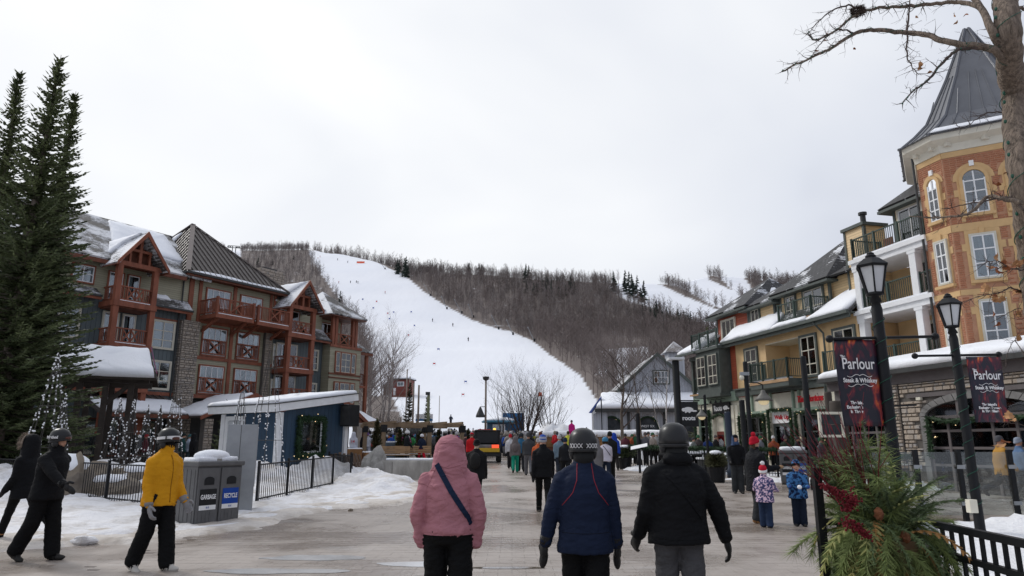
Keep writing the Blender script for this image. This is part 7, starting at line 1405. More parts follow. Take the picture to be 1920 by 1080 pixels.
o, q = person('person in a long dark coat with fur trimmed hood and tan boots walking left', -8.35, 12.4, -1.5, 1.74, (BLK, BLK2, M('tan_boot', (.38, .19, .07), .7, .2), SKIN, GLV), ((.34, .08), (-.45, .45)), arms=((.1, .12, .5), (-.2, .12, .3)), hem=.72, bulk=1.15, pbulk=.88, hood='up', head=None, voxel=.014, hair=HAIR)
fu = MB(); fr_c = q['hc'] + Vector((0, .075, .0)) * q['hs']
for i in range(420):
    t = rnd.uniform(-.6, math.pi + .6); c = fr_c + Vector((.125 * math.cos(t), 0, .14 * math.sin(t))); d = (Vector((math.cos(t), rnd.uniform(-.2, .9), math.sin(t))) + Vector((rnd.gauss(0, .4), 0, rnd.gauss(0, .4)))).normalized() * rnd.uniform(.04, .09); s = d.orthogonal().normalized() * .008; fu.add([c - s, c + s, c + d], [(0, 1, 2)])
fu.tube([fr_c + Vector((.12 * math.cos(t), 0, .135 * math.sin(t))) for t in np.linspace(-.6, math.pi + .6, 20)], .022, 7); fu.build('fur_trim', FUR, o)
person('person in black with pale goggles cut off by the left edge of the photo', -8.62, 10.9, 1.4, 1.74, (BLK, BLK2, BOOT, SKIN, GLV), ((.3, .1), (-.3, .3)), arms=((.2, .12, .3), (-.3, .12, .3)), hem=.8, bulk=1.12, pbulk=1.2, hood='collar', head='helmet', voxel=.014, goggles=STRAPW)
# family by the patio
BLUEH = cloth('slate_blue_hood', (.045, .075, .15)); FLOR = cloth('floral_print', (.12, .13, .33), .5, .004, col2=(.75, .55, .68), thr=(.48, .56), ps=26.0); CAMO = cloth('blue_camo', (.010, .025, .09), .4, .004, col2=(.05, .16, .36), thr=(.45, .55), ps=18.0); REDK = cloth('red_knit', (.45, .012, .03), .1, .004, scale=60)
o, q = person('person in a black jacket with slate blue hood standing by the patio fence', 7.1, 22.7, R(188), 1.74, (BLK, cloth('charcoal_snow_pants', (.03, .033, .036), .3), BOOT, SKIN, GLV), ((.05, .03), (-.05, .05)), arms=((.2, .1, .9), (.2, .1, .9)), hem=.84, bulk=1.15, pbulk=1.25, head=None, voxel=.017)
hd_ = MB(); hd_.loft([[q['hc'] + Vector((r_ * math.cos(t), r_ * 1.1 * math.sin(t) - .02 + y_, z_)) for t in np.linspace(math.pi*.72 + 1.1, math.pi*2.28 + .0 - .25 + .3, 20)] for r_, z_, y_ in ((.15, -.19, 0), (.12, -.12, 0), (.112, 0, 0), (.105, .07, 0), (.07, .13, 0), (.01, .15, 0))], cap=False); hd_.build('hood', BLUEH, o, smooth=True); qq = MB(); qq.ell(q['hc'] + Vector((0, .0, -.13)), (.115, .115, .07), 16, 8); qq.build('neck_gaiter', BLUEH, o, smooth=True); qq = MB(); qq.ell(q['hc'] + Vector((0, .02, .085)), (.088, .10, .06), 14, 8); qq.build('cap', BLK, o, smooth=True)
person('person in a black coat and red pompom beanie beside the child in floral', 5.12, 15.1, R(75), 1.70, (cloth('quilted_black', (.012, .013, .016), bump=.03), cloth('charcoal_snow_pants', (.03, .033, .036)), M('tan_boot', (.38, .19, .07)), SKIN, cloth('tan_mitten', (.42, .26, .14))), ((.1, .05), (-.12, .1)), arms=((.5, .1, 1.2), (.45, .1, 1.25)), hem=.62, bulk=1.28, pbulk=1.2, hood='collar', head='beanie', hm=REDK, voxel=.014, pom=REDK, hair=cloth('brown_hair', (.06, .035, .02)))
o, q = person('small child in a floral snow jacket with red and white hat', 4.98, 14.3, R(25), 1.12, (FLOR, cloth('denim_snow_pants', (.02, .035, .075), .3), BOOT, SKIN, cloth('lilac_mitten', (.25, .18, .4))), ((.05, .03), (-.06, .05)), arms=((.5, .3, .9), (.45, .35, .9)), hem=.72, bulk=1.32, pbulk=1.35, head='beanie', hm=REDK, hm2=STRAPW, voxel=.013, kidhead=1.35, pom=STRAPW, hood='collar')
o, q = person('child in a blue camouflage jacket holding a snowball near the planter', 5.72, 14.5, R(195), 1.22, (CAMO, cloth('navy_snow_pants', (.010, .016, .032), .2), BOOT, SKIN, cloth('blue_mitten', (.02, .05, .2))), ((.04, .03), (-.04, .03)), arms=((.35, .1, 1.2), (.35, .1, 1.2)), hem=.74, bulk=1.28, pbulk=1.3, head='beanie', hm=CAMO, hm2=BLK, voxel=.013, kidhead=1.25, hood='collar')
qq = MB(); qq.ell(q['wr'][0] * .5 + q['wr'][1] * .5 + Vector((0, .09, .0)), (.045, .045, .042), 12, 8); sb_ = qq.build('snowball', SNOW, None, smooth=True); sb_.matrix_basis = Matrix.Translation(o.location) @ Matrix.Rotation(-R(195), 4, 'Z'); tag(sb_, 'small white snowball in the mittens of the child in blue', 'snowball')
# middle distance, mostly walking away
W1, W2, W3 = ((.32, .1), (-.28, .3)), ((-.26, .3), (.30, .1)), ((.1, .05), (-.1, .1)); A1, A2, A3 = ((-.25, .12, .3), (.3, .12, .3)), ((.28, .14, .35), (-.22, .14, .3)), ((.1, .12, .4), (.1, .12, .4))
stripe = cloth('striped_knit', (.03, .08, .33), .1, .004); CL = lambda n, *c: cloth('c_' + n, c)
o, q = person('person in a black coat, black jeans and blue striped beanie walking away', .74, 17.1, 0, 1.76, (BLK, BLK2, M('grey_boot', (.1, .085, .07), .7, .2), SKIN, GLV), ((.26, .05), (-.24, .34)), A1, hem=.80, bulk=1.10, pbulk=.95, head='beanie', hm=stripe, hm2=CL('grey_knit', .33, .33, .36), voxel=.014, hair=False, hood='collar')
for z_ in (.05, .075): MB().loft([[q['hc'] + Vector((.102 * .92 * math.cos(t), .102 * 1.1 * math.sin(t) - .01, zz_)) * q['hs'] for t in np.linspace(0, 2*math.pi, 25)[:-1]] for zz_ in (z_, z_ + .012)], cap=False).build('hat_stripe', STRAPW, o, smooth=True)
person('person in black with a cream scarf hood walking behind the pink jacket', -.92, 18.6, .1, 1.66, (CL('cream_shell', .012, .012, .013), BLK2, BOOT, CL('cream_scarf', .50, .40, .30), GLV), W1, A3, hem=.72, bulk=1.22, pbulk=.9, head='beanie', hm=BLK, voxel=.016, bag='backpack', hm2=CL('cream_pack', .02, .02, .02))
MID = [  # label, px, Y, h, yaw, jacket, trousers, hat, kwargs
 ('person in a charcoal jacket and grey trousers walking away beside green trousers', 991, 31.5, 1.80, 0, (.05, .052, .057), (.13, .13, .14), (.06, .06, .062), dict(legs=W1, arms=((.2, .1, .4), (.7, .2, 1.2)), bulk=1.15)),
 ('person in a taupe jacket and bright green trousers walking away', 966, 33.5, 1.62, 0, (.16, .14, .14), (.01, .25, .16), (.14, .12, .12), dict(legs=W2, hood='up', head=None, bag='backpack')),
 ('person in a teal and black ski jacket among the walkers at centre', 977, 34.5, 1.78, 0, (.03, .12, .22), (.015, .016, .02), (.03, .035, .04), dict(legs=W1, head='helmet')),
 ('person with red scarf and white hood left of the teal jacket', 957, 37, 1.68, .2, (.5, .5, .52), (.02, .02, .022), (.45, .02, .03), dict(legs=W3)),
 ('person in an orange jacket and grey beanie half hidden by the black coat', 1010, 27.5, 1.62, 0, (.50, .10, .03), (.03, .03, .035), (.35, .35, .36), dict(legs=W2)),
 ('person with a brown bun hat behind the orange jacket', 1014, 36, 1.80, 0, (.16, .09, .05), (.03, .03, .03), (.15, .05, .03), dict(legs=W3)),
 ('person in a blue grey jacket and pale beanie between black figures', 1050, 30, 1.72, 0, (.14, .20, .25), (.02, .025, .035), (.4, .4, .42), dict(legs=W2)),
 ('person in black with a navy beanie right of the black coat', 1061, 27.5, 1.64, 0, (.014, .015, .018), (.014, .015, .016), (.015, .03, .06), dict(legs=W1, head='beanie')),
 ('person in a yellow high visibility jacket before the snow pile', 1066, 46, 1.8, 0, (.55, .55, .06), (.03, .03, .04), (.05, .05, .02), dict(legs=W3)),
 ('person in a grey hooded coat behind the patterned helmet', 1119, 24.5, 1.66, 0, (.17, .165, .17), (.03, .03, .035), (.2, .2, .2), dict(legs=W2, hood='up', head=None, hem=.6)),
 ('person in a pale lilac jacket with a cross body strap and navy trousers', 1137, 27, 1.66, 0, (.58, .56, .64), (.015, .022, .04), (.05, .2, .35), dict(legs=W1, head='helmet', hair=CL('brown_hair2', .07, .04, .02))),
 ('tall person in black jacket and dark beanie beside the lilac jacket', 1146, 28.5, 1.86, 0, (.013, .014, .015), (.013, .014, .015), (.014, .016, .014), dict(legs=W2)),
 ('person in a bright blue hooded jacket and black trousers near the patio', 1153, 35.5, 1.76, 0, (.02, .065, .40), (.02, .018, .018), (.02, .08, .4), dict(legs=W1, hood='up', head=None)),
 ('small person in bright pink standing on the snow by the planter', 1073, 50, 1.5, 3.0, (.55, .02, .22), (.5, .02, .2), (.02, .02, .03), dict(legs=W3, z=gz(50) + 1.05)),
 ('person in a red jacket and red cap facing the camera beside the vehicle', 884, 36, 1.76, 3.1, (.50, .015, .02), (.03, .02, .02), (.40, .01, .02), dict(legs=W3, goggles=HELM)),
 ('person in dark maroon between the pink hood and the red jacket', 872, 38, 1.70, .3, (.07, .03, .035), (.02, .02, .02), (.03, .03, .035), dict(legs=W3)),
 ('skier in black with a white helmet standing by the bench', 762, 43.2, 1.84, 1.2, (.014, .018, .022), (.014, .015, .02), (.72, .72, .74), dict(legs=W3, head='helmet', boot=(.4, .03, .02))),
 ('skier in navy jacket, red trousers and white helmet by the pergola', 790, 43.4, 1.66, -.6, (.014, .022, .045), (.50, .012, .03), (.72, .72, .74), dict(legs=W1, head='helmet')),
 ('person in a hooded navy top and black trousers beside the white hoodie', 642, 45.5, 1.74, 0, (.02, .032, .06), (.015, .015, .017), (.02, .03, .06), dict(legs=W3, hood='up', head=None)),
 ('person in a white hoodie numbered on the back by the kiosk', 661, 45, 1.74, 0, (.55, .57, .64), (.42, .46, .55), (.5, .5, .55), dict(legs=W3, hood='up', head=None, tag14=1)),
 ('person in a pale one piece ski suit with raised arms', 688, 47, 1.70, 0, (.50, .52, .58), (.46, .48, .55), (.2, .12, .3), dict(legs=W3, arms=((.9, .1, 1.6), (.9, .1, 1.6)))),
 ('person in black just left of the pale ski suit', 681, 48.5, 1.75, .5, (.02, .02, .022), (.02, .02, .022), (.03, .03, .03), dict(legs=W3)),
 ('person in a yellow brown coat partly behind the kiosk corner', 629, 46.5, 1.72, .5, (.30, .19, .05), (.04, .035, .03), (.05, .05, .05), dict(legs=W3)),
 ('dark hooded person in the shade of the lodge porch beside a pale jacket', 358, 36, 1.72, .6, (.014, .014, .016), (.014, .014, .016), (.015, .015, .016), dict(legs=W3, hood='up', head=None)),
 ('person in a pale blue jacket leaning at the lodge porch', 350, 37.5, 1.66, 1.0, (.40, .46, .55), (.03, .05, .06), (.05, .12, .13), dict(legs=W3)),
 ('person in dark green behind the garbage bin by the porch', 338, 37, 1.72, 1.2, (.012, .05, .05), (.02, .03, .03), (.02, .03, .03), dict(legs=W3)),
 ('person in a red cap far behind the garbage bin', 268, 38, 1.66, 1.2, (.10, .02, .03), (.03, .03, .03), (.4, .02, .03), dict(legs=W3)),
 ('person in a mustard parka and grey beanie walking right before the restaurant', 1890, 20.2, 1.76, 1.75, (.42, .22, .045), (.014, .015, .017), (.09, .09, .10), dict(legs=((.35, .08), (-.5, .55)), hem=.70, bulk=1.25, voxel=.016, boot=(.03, .03, .035))),
 ('person in a light blue jacket at the right edge of the photo', 1925, 20.6, 1.70, 1.75, (.10, .17, .30), (.015, .02, .03), (.30, .34, .42), dict(legs=W1, voxel=.018)),
]
for (lab, px, yy, hh_, yaw, jc, tc_, hc_, kw_) in MID:
    kw_ = dict(kw_); bo = kw_.pop('boot', (.02, .02, .02)); t14 = kw_.pop('tag14', 0); i = len(MATS); kw_.setdefault('arms', (A1, A2, A3)[px % 3]); kw_.setdefault('voxel', .024 if yy < 40 else .03); kw_.setdefault('head', 'beanie'); kw_.setdefault('bulk', 1.14); kw_.setdefault('pbulk', 1.15)
    hmat = cloth('hat%d' % i, hc_, bump=.004, rough=.5 if kw_['head'] == 'helmet' else .85); o, q = person(lab, gx(px, yy), yy, yaw, hh_, (cloth('jk%d' % i, jc), cloth('tr%d' % i, tc_), M('bt%d' % i, bo), SKIN, GLV), hm=hmat, group='people walking through the village', **kw_)
    if t14: text(o, '14', (0, -.205, 1.20 * q['k']), (R(90), 0, 0), .24, SIGNRED, .002, bold=.006)
    if px == 1137: stick(o, [(-.10, 1.36), (.16, 1.0)], BLK, 'strap', flat=.012, off=.002)
# people on the patio and in the queue beyond the fence: sat or stood, seen above the garland
SEAT = [(1174, 41, (.10, .03, .04)), (1187, 42, (.35, .08, .03)), (1192, 42, (.03, .10, .05)), (1212, 40, (.10, .10, .11)), (1218, 41, (.22, .21, .2)), (1226, 40, (.40, .34, .30)), (1234, 41, (.3, .3, .3)), (1244, 42, (.25, .25, .26)), (1303, 36, (.18, .20, .19)), (1312, 38, (.06, .05, .05)), (1330, 37, (.015, .035, .14)), (1345, 39, (.03, .028, .03)), (1384, 35, (.12, .10, .09)), (1430, 36, (.25, .26, .30)), (1455, 33, (.28, .07, .03)), (1478, 33.5, (.025, .035, .025)), (1500, 35, (.04, .04, .045)), (1545, 30, (.10, .1, .11)), (1640, 30, (.2, .16, .1))]
SN = ['maroon coat left of the orange jacket beyond the lectern', 'orange jacket beyond the lectern sign', 'green and black jacket beyond the lectern sign', 'dark coat and hood right behind the lectern', 'grey coat among the queue beyond the lectern', 'cream scarf and dark coat beyond the striding black jacket', 'pale grey hood beside the cream scarf', 'grey jacket at the right of the patio queue', 'grey green hooded jacket at the patio table', 'dark brown coat at the patio beside the blue jacket', 'royal blue jacket sitting at the patio table', 'black jacket right of the blue one on the patio', 'taupe coat and cap behind the blue hooded man', 'pale lilac jacket beneath the garlanded shop window', 'rust red jacket under the white sign with red lettering', 'dark green jacket and pale beanie under the white sign', 'charcoal coat by the shop under the red lettering', 'grey coat behind the dark posts at right', 'tan coat beside the restaurant windows']
for i, (px, yy, jc) in enumerate(SEAT):
    hcx = ((.05, .05, .05), (.04, .12, .06), (.6, .6, .6), (.12, .1, .1))[i % 4]
    person('person in ' + SN[i], gx(px, yy), yy, rnd.uniform(2.2, 4.0) if i % 3 else .3, rnd.uniform(1.52, 1.66) if i > 7 else rnd.uniform(1.62, 1.78), (cloth('sj%d' % i, jc), BLK2, BOOT, SKIN, GLV), W3, A3, bulk=1.16, head='beanie', hm=cloth('sh%d' % (i % 4), hcx, bump=.004), voxel=.03, group='people on the patio')
# far crowd of skiers at the foot of the run: one mass, and the skiers one can pick out on the snow
def fig(rg, s=1.0):
    m = MB(); m.k = 1
    for q in (-.1, .1): m.tube([(q, 0, 0), (q * .8, 0, .85)], [.09, .12], 6)
    m.k = 0; m.tube([(0, 0, .8), (0, 0, 1.1), (0, 0, 1.38), (0, 0, 1.5)], [.2, .22, .21, .08], 7)
    for q in (-1, 1): m.tube([(q * .2, 0, 1.38), (q * .3, .05, 1.1), (q * .26, .22, .95)], [.08, .07, .05], 5)
    m.k = 2; m.ell((0, 0, 1.65), (.11, .12, .14), 8, 6); return m
CROWD = [CL('cr%d' % i, *c) for i, c in enumerate(((.02, .02, .022), (.03, .035, .05), (.02, .07, .30), (.45, .02, .03), (.5, .5, .52), (.05, .25, .08), (.10, .10, .11), (.02, .12, .25), (.35, .12, .03), (.28, .25, .22), (.40, .35, .05), (.3, .03, .15)))]
cr_ = MB(); rg = random.Random(8); fm_ = fig(rg)
for _ in range(560):
    px = rg.uniform(690, 1000) if rg.random() < .75 else rg.uniform(1000, 1130); yy = rg.uniform(52, 92); x_ = gx(px, yy); z_ = hz(x_, yy); a = rg.uniform(0, 6.28); jm = rg.choice((0, 0, 0, 1, 1, 2, 3, 4, 4, 5, 6, 6, 7, 8, 9, 10, 11)); tm_ = rg.choice((0, 0, 1, 6, 6, 4)); hm_ = rg.choice((0, 4, 6, 9)); o0 = len(cr_.v); s = rg.uniform(.85, 1.05)
    cr_.v += [((v[0] * math.cos(a) - v[1] * math.sin(a)) * s + x_, (v[0] * math.sin(a) + v[1] * math.cos(a)) * s + yy, v[2] * s + z_) for v in fm_.v]; cr_.f += [tuple(i + o0 for i in f) for f in fm_.f]; cr_.m += [(jm, tm_, hm_)[k] for k in fm_.m]
co = cr_.build('ski_crowd', CROWD, None, smooth=True); co['kind'] = 'stuff'; co['label'] = 'distant crowd of skiers gathered at the foot of the run'; co['category'] = 'crowd'
def on_hill(px, py):
    a = (px - 960) / FPX / .985; ys = np.arange(90, ridge_t(a), 1.0); tt = (np.array([hz(a * y, y) for y in ys]) - CAM_H) / ys; i = int(np.argmax(tt > tan_row(py))) if (tt > tan_row(py)).any() else len(ys) - 1; y = ys[i]; p_ = at(px, py, y); return Vector((p_.x, y, hz(p_.x, y)))
SKI = [(849, 612), (811, 604), (722, 551), (668, 531), (671, 532), (596, 486), (633, 488), (652, 493), (600, 483), (878, 640), (845, 798), (635, 532), (657, 531)]
fmesh = [fm_.mesh('skier', [CROWD[j], CROWD[0], CROWD[6]], True) for j in (0, 1, 3)]
SL_ = ['lowest dark skier on the right half of the open run', 'dark skier just left of the lowest one on the run', 'dark skier in the middle of the run', 'left skier of the pair high on the run', 'right skier of the pair high on the run', 'skier near the crest at the top left of the run', 'skier just below the crest at the top of the run', 'skier by the orange fencing near the crest', 'tiny skier at the upper left corner of the run', 'small skier low on the run above the race gates', 'dark skier standing above the pergola beam', 'skier beside the lodge trees on the run', 'small skier left of the upper pair']
for i, (px, py) in enumerate(SKI):
    p_ = on_hill(px, py); tag(link('skier', fmesh[i % 3], None, p_, (0, 0, i)), SL_[i], 'person', 'skiers on the run')
GATE = [(680, 564, 0), (706, 568, 1), (700, 580, 0), (730, 600, 0), (727, 590, 1), (738, 588, 0), (771, 587, 0), (777, 613, 0), (766, 631, 1), (822, 658, 0), (814, 685, 1), (873, 720, 0), (868, 744, 1)]
GLB = ['blue race gate highest on the run', 'red race gate nearest the top of the run', 'blue race gate just below the top red one', 'blue race gate beside the lodge trees', 'red race gate beside the lodge trees', 'blue race gate right of the one by the lodge trees', 'small blue race gate in the middle of the run', 'blue race gate above the red one in mid run', 'red race gate in the middle of the run', 'blue race gate second above the hut', 'red race gate between the two lower blue ones', 'lowest blue race gate, above the blue hut', 'lowest red race gate, above the pergola']
for i, (px, py, c) in enumerate(GATE):
    p_ = on_hill(px, py); d_ = p_.y / FPX; t = thing('race_gate', GLB[i], 'gate', tuple(p_), 0, 'race gates on the run'); w_ = 1.3 * d_ if i < 9 else 2.2 * d_; part(t, 'panel', (BLUEL, SIGNRED)[c], (-w_, w_, -.02, .02, .4, .4 + 2.2 * d_))
    for s in (-1, 1): MB().tube([(s * w_, 0, 0), (s * w_, 0, .5 + 2.6 * d_)], .03, 5).build('pole', CHARC, t)
for i, (px, py, tx, ty) in enumerate(((722, 505, 712, 490), (807, 555, 795, 533), (838, 580, 828, 556), (866, 588, 852, 562), (888, 596, 878, 571), (935, 618, 922, 592), (962, 628, 950, 600), (770, 512, 762, 498), (1002, 640, 990, 614))):
    p_ = on_hill(px, py); e_ = at(tx, ty, p_.y); t = thing('snow_gun', 'slanted pale snow gun pole at the wood edge, %s from the top of the run' % ('first', 'third', 'fourth', 'fifth', 'sixth', 'seventh', 'eighth', 'second', 'ninth')[i], 'snow gun', tuple(p_), 0, 'snow guns along the run'); MB().tube([(0, 0, 0), tuple(e_ - p_)], [.16, .10], 6).build('pole', STEEL, t); q = MB(); q.ell(tuple(e_ - p_), (.3, .3, .3), 8, 6); q.build('head', STEEL, t); part(t, 'base', SIGNBLACK, (-.4, .4, -.4, .4, -.3, 1.1))
for i, (px, py) in enumerate(((420, 452), (437, 476))):
    p_ = on_hill(px, py); d_ = p_.y / FPX; t = thing('lift_tower', ('upper chairlift tower with crossbars above the lodge roof', 'lower chairlift pylon just above the lodge roof')[i], 'lift tower', tuple(p_), R(15), 'chairlift towers'); hh_ = (24, 16)[i] * d_
    MB().tube([(-2*d_, 0, 0), (-2*d_, 0, hh_)], .8*d_, 6).build('leg', CHARC, t); MB().tube([(4*d_, 0, 0), (4*d_, 0, hh_ * .9)], .8*d_, 6).build('leg', CHARC, t)
    for z_ in (.95, .72): MB().box(-11*d_, 11*d_, -.5*d_, .5*d_, hh_*z_, hh_*z_ + 1.0*d_).build('crossbar', CHARC, t)
    for x_ in (-10, -6, 6, 10): MB().box((x_ - 1.6)*d_, (x_ + 1.6)*d_, -.5*d_, .5*d_, hh_*.95 - 2.4*d_, hh_*.95 - .8*d_).build('sheave', CHARC, t)
fl = on_hill(1013, 760); t = thing('marker_flag', 'orange marker flag behind the broad bare tree', 'flag', tuple(fl), 0); MB().tube([(0, 0, 0), (0, 0, 2.6)], .04, 6).build('pole', CHARC, t); part(t, 'panel', M('flag_orange', (.85, .13, .05), .6, .1), (-.35, .35, -.02, .02, 1.8, 2.6))
of = on_hill(675, 494); t = thing('orange_fence', 'strip of orange safety fencing near the crest of the run', 'fence', tuple(of), 0); part(t, 'mesh', M('flag_orange', (.85, .13, .05)), (-2.5, 3.5, -.05, .05, .2, 1.6)); part(t, 'stake', CHARC, (-2.6, -2.5, -.06, .06, 0, 1.7))
# ---------------------------------------------------------------- right foreground
# glass windscreen fence
gp_ = [(7.62, 15.3), (8.66, 15.4), (9.58, 15.4), (10.75, 15.5), (11.9, 15.6)]
gf = thing('glass_fence', 'glass panel fence on black posts beside the icy path', 'fence', (7.62, 15.3, 0), 0); CLEAR = None
def clear_mat():
    m, n, p = NT('clear_glass'); o = n.nodes['Material Output']; fr = nd(n, 'ShaderNodeFresnel', {'IOR': 1.45}).outputs[0]; g = nd(n, 'ShaderNodeBsdfGlossy', {'Roughness': .02}); t = nd(n, 'ShaderNodeBsdfTransparent', {'Color': (.90, .94, .93, 1)}); x = nd(n, 'ShaderNodeMixShader', {0: math_(n, 'ADD', math_(n, 'MULTIPLY', fr, .8), .04), 1: t.outputs[0], 2: g.outputs[0]}); n.links.new(x.outputs[0], o.inputs[0]); return m
CLEAR = clear_mat()
for i, (x, y) in enumerate(gp_):
    MB().box(x - 7.62 - .045, x - 7.62 + .045, y - 15.3 - .045, y - 15.3 + .045, -.05, 1.5).build('post', BLACK, gf)
    for z in (.35, 1.1): part(gf, 'clamp', STEEL, (x - 7.62 - .085, x - 7.62 + .085, y - 15.3 - .06, y - 15.3 - .046, z, z + .08))
for (a, b) in zip(gp_[:-1], gp_[1:]): MB().bar((a[0] - 7.62 + .07, a[1] - 15.3, .8), (b[0] - 7.62 - .07, b[1] - 15.3, .8), .012, 1.3).build('pane', CLEAR, gf)
blob('icy_path', 12.0, 18.2, 6.0, 1.9, .012, M('brown_ice', (.42, .38, .32), .14, .25, .9, bump=.006, bscale=5), 31, 70, kind='structure')
# railing corner with the evergreen arrangement
RX0, RY0 = 2.47, 5.85; nr = thing('near_railing', 'black steel railing running out of the bottom right corner', 'railing', (RX0, RY0, 0), 0)
pts = [(0, 0), (.82, -.02), (.62, -2.6)]
for (a, b) in zip(pts[:-1], pts[1:]):
    A_, B_ = Vector((a[0], a[1], 0)), Vector((b[0], b[1], 0)); d = B_ - A_; n = int(d.length / .125)
    for z, w_ in ((1.0, .05), (.80, .042), (.10, .04)): MB().bar(A_ + Vector((0, 0, z)), B_ + Vector((0, 0, z)), w_, w_).build('rail', BLACK, nr)
    for i in range(1, n): c = A_ + d * (i / n); MB().bar(c + Vector((0, 0, .1)), c + Vector((0, 0, 1.0)), .024, .024, (d.x, d.y, 0)).build('picket', BLACK, nr)
MB().box(-.03, .03, -.03, .03, -.05, 1.42).build('corner_post', BLACK, nr); MB().box(.79, .85, -.05, .01, -.05, 1.03).build('corner_post', BLACK, nr)
# arrangement
AR = thing('evergreen_arrangement', 'large basket of mixed evergreen boughs with red sumac and red twigs on the railing', 'arrangement', (RX0 + .42, RY0 - .12, .8), 0); rgA = random.Random(5)
GR = [M('pine_bough', (.18, .23, .075), .7, .45, 7.0), M('cedar_bough', (.32, .33, .12), .7, .4, 7.0), M('gold_cedar', (.55, .50, .20), .75, .35, 7.0), M('dark_fir_bough', (.09, .13, .055), .7, .4, 7.0), M('rust_bough', (.38, .20, .07), .8, .35, 7.0)]
MB().lathe([(.16, -.3), (.26, -.05), (.30, .1), (.25, .1)], 16).build('basket', M('wicker', (.12, .075, .04), .8, .3), AR)
def bough(base, d, L_, kind, droop):
    """pine: long needles; cedar: flat fronds"""
    m = MB(); pts = []; p = Vector(base); dd = Vector(d).normalized(); n = 9
    for i in range(n + 1): pts.append(p.copy()); p = p + dd * L_ / n; dd = (dd + Vector((0, 0, -droop / n))).normalized()
    m.tube(pts, [.006 * (1 - .7 * i / n) for i in range(n + 1)], 4, cap=False)
    for i in range(1, n + 1):
        t = (pts[i] - pts[i-1]).normalized(); s0 = t.cross(Vector((0, 0, 1))); s0 = s0.normalized() if s0.length > .1 else Vector((1, 0, 0))
        if kind in (0, 3):
            for _ in range(40 if kind == 0 else 34):
                v = (t * rgA.uniform(.4, 1.1) + Vector((rgA.gauss(0, .6), rgA.gauss(0, .6), rgA.gauss(0, .5) - .2))).normalized(); l = rgA.uniform(.07, .14) if kind == 0 else rgA.uniform(.03, .055); q = pts[i] - t * rgA.uniform(0, L_ / n); w_ = v.orthogonal().normalized() * (.003 if kind == 0 else .004); m.add([q - w_, q + w_, q + v * l + Vector((0, 0, -.02 * (kind == 0)))], [(0, 1, 2)])
        else:
            for s in (-1, 1):
                l = .11 * (1.1 - .7 * i / n); v = (s0 * s + t * .8 + Vector((0, 0, -.25))).normalized(); b0 = pts[i]
                for j in range(6):
                    q = b0 + v * l * j / 6
                    for s2 in (-1, 1): w_ = (v * .8 + (t * s2)).normalized() * l * .36 * (1 - j / 8); sd_ = w_.orthogonal().normalized() * .008; m.add([q - sd_, q + sd_, q + w_], [(0, 1, 2)])
    return m
NB = ('pine_bough', 'cedar_bough', 'gold_cedar_bough', 'fir_bough', 'dry_bough')
for i in range(310):
    az = rgA.uniform(0, 6.283); up = rgA.uniform(-.35, .6); kind = rgA.choice((0, 0, 0, 0, 0, 1, 1, 3, 3, 3, 2, 4)) if i % 7 else 1
    if i < 150 or i >= 250: dv = (math.cos(az), math.sin(az) * .75 if i < 150 else -abs(math.sin(az)) * .8, up - .15 * (i >= 250)); L_ = rgA.uniform(.40, .64); dr = rgA.uniform(1.6, 3.0)
    elif i < 215: dv = (math.cos(az) * .75, math.sin(az) * .6, rgA.uniform(.5, 1.2)); L_ = rgA.uniform(.35, .58); dr = rgA.uniform(.3, 1.0); kind = rgA.choice((0, 3, 3, 3, 1))
    else: dv = (-.35 + rgA.uniform(-.3, .45), rgA.uniform(-.3, .3), 1.2); L_ = rgA.uniform(.45, .78); dr = .05; kind = rgA.choice((0, 3, 3))
    bough((rgA.uniform(-.14, .14), rgA.uniform(-.12, .12), rgA.uniform(.02, .22)), dv, L_, kind, dr).build(NB[kind], GR[kind], AR)
SUM = M('sumac_red', (.13, .010, .016), .85, .5, 30.0)
for (x, z, dx, dz) in ((-.50, .46, -.09, .05), (-.40, .37, -.05, -.05), (-.36, .20, .08, -.06)):
    m = MB()
    for k in range(150): t = rgA.random(); c = Vector((x + dx * (t * 2 - 1), -.36 + rgA.gauss(0, .012), z + dz * (t * 2 - 1))) + Vector((rgA.gauss(0, .022), rgA.gauss(0, .02), rgA.gauss(0, .022))) * (1.25 - t * .8); m.ell(c, (.009, .009, .009), 5, 4)
    m.build('sumac_cone', SUM, AR, kind='stuff')
for k in range(44):
    a = rgA.gauss(-.35, .33); L_ = rgA.uniform(.65, 1.15); p_ = Vector((rgA.uniform(-.12, .06), rgA.uniform(-.1, .1), .15)); d = Vector((a, rgA.gauss(0, .2), 1)).normalized(); pt = [p_]
    for j in range(6): d = (d + Vector((rgA.gauss(0, .07), rgA.gauss(0, .07), 0))).normalized(); pt.append(pt[-1] + d * L_ / 6)
    m = MB(); m.tube(pt, [.0065 * (1 - .12 * j) for j in range(7)], 5); q = pt[3]; m.tube([q, q + (d + Vector((rgA.choice((-.6, .6)), 0, .1))) * .14], [.0035, .0015], 4); m.build('red_twig', M('dogwood_red', (.13, .012, .022), .5, .3), AR)
for (x, z) in ((.02, .14), (-.16, .30)): q = MB(); q.ell((x, -.30, z), (.035, .035, .045), 10, 8); q.v = [tuple(Vector(v) + Vector((rgA.uniform(-.006, .006), rgA.uniform(-.006, .006), rgA.uniform(-.006, .006)))) for v in q.v]; q.build('pine_cone', M('cone_brown', (.17, .065, .03), .8, .4, 20.0), AR)
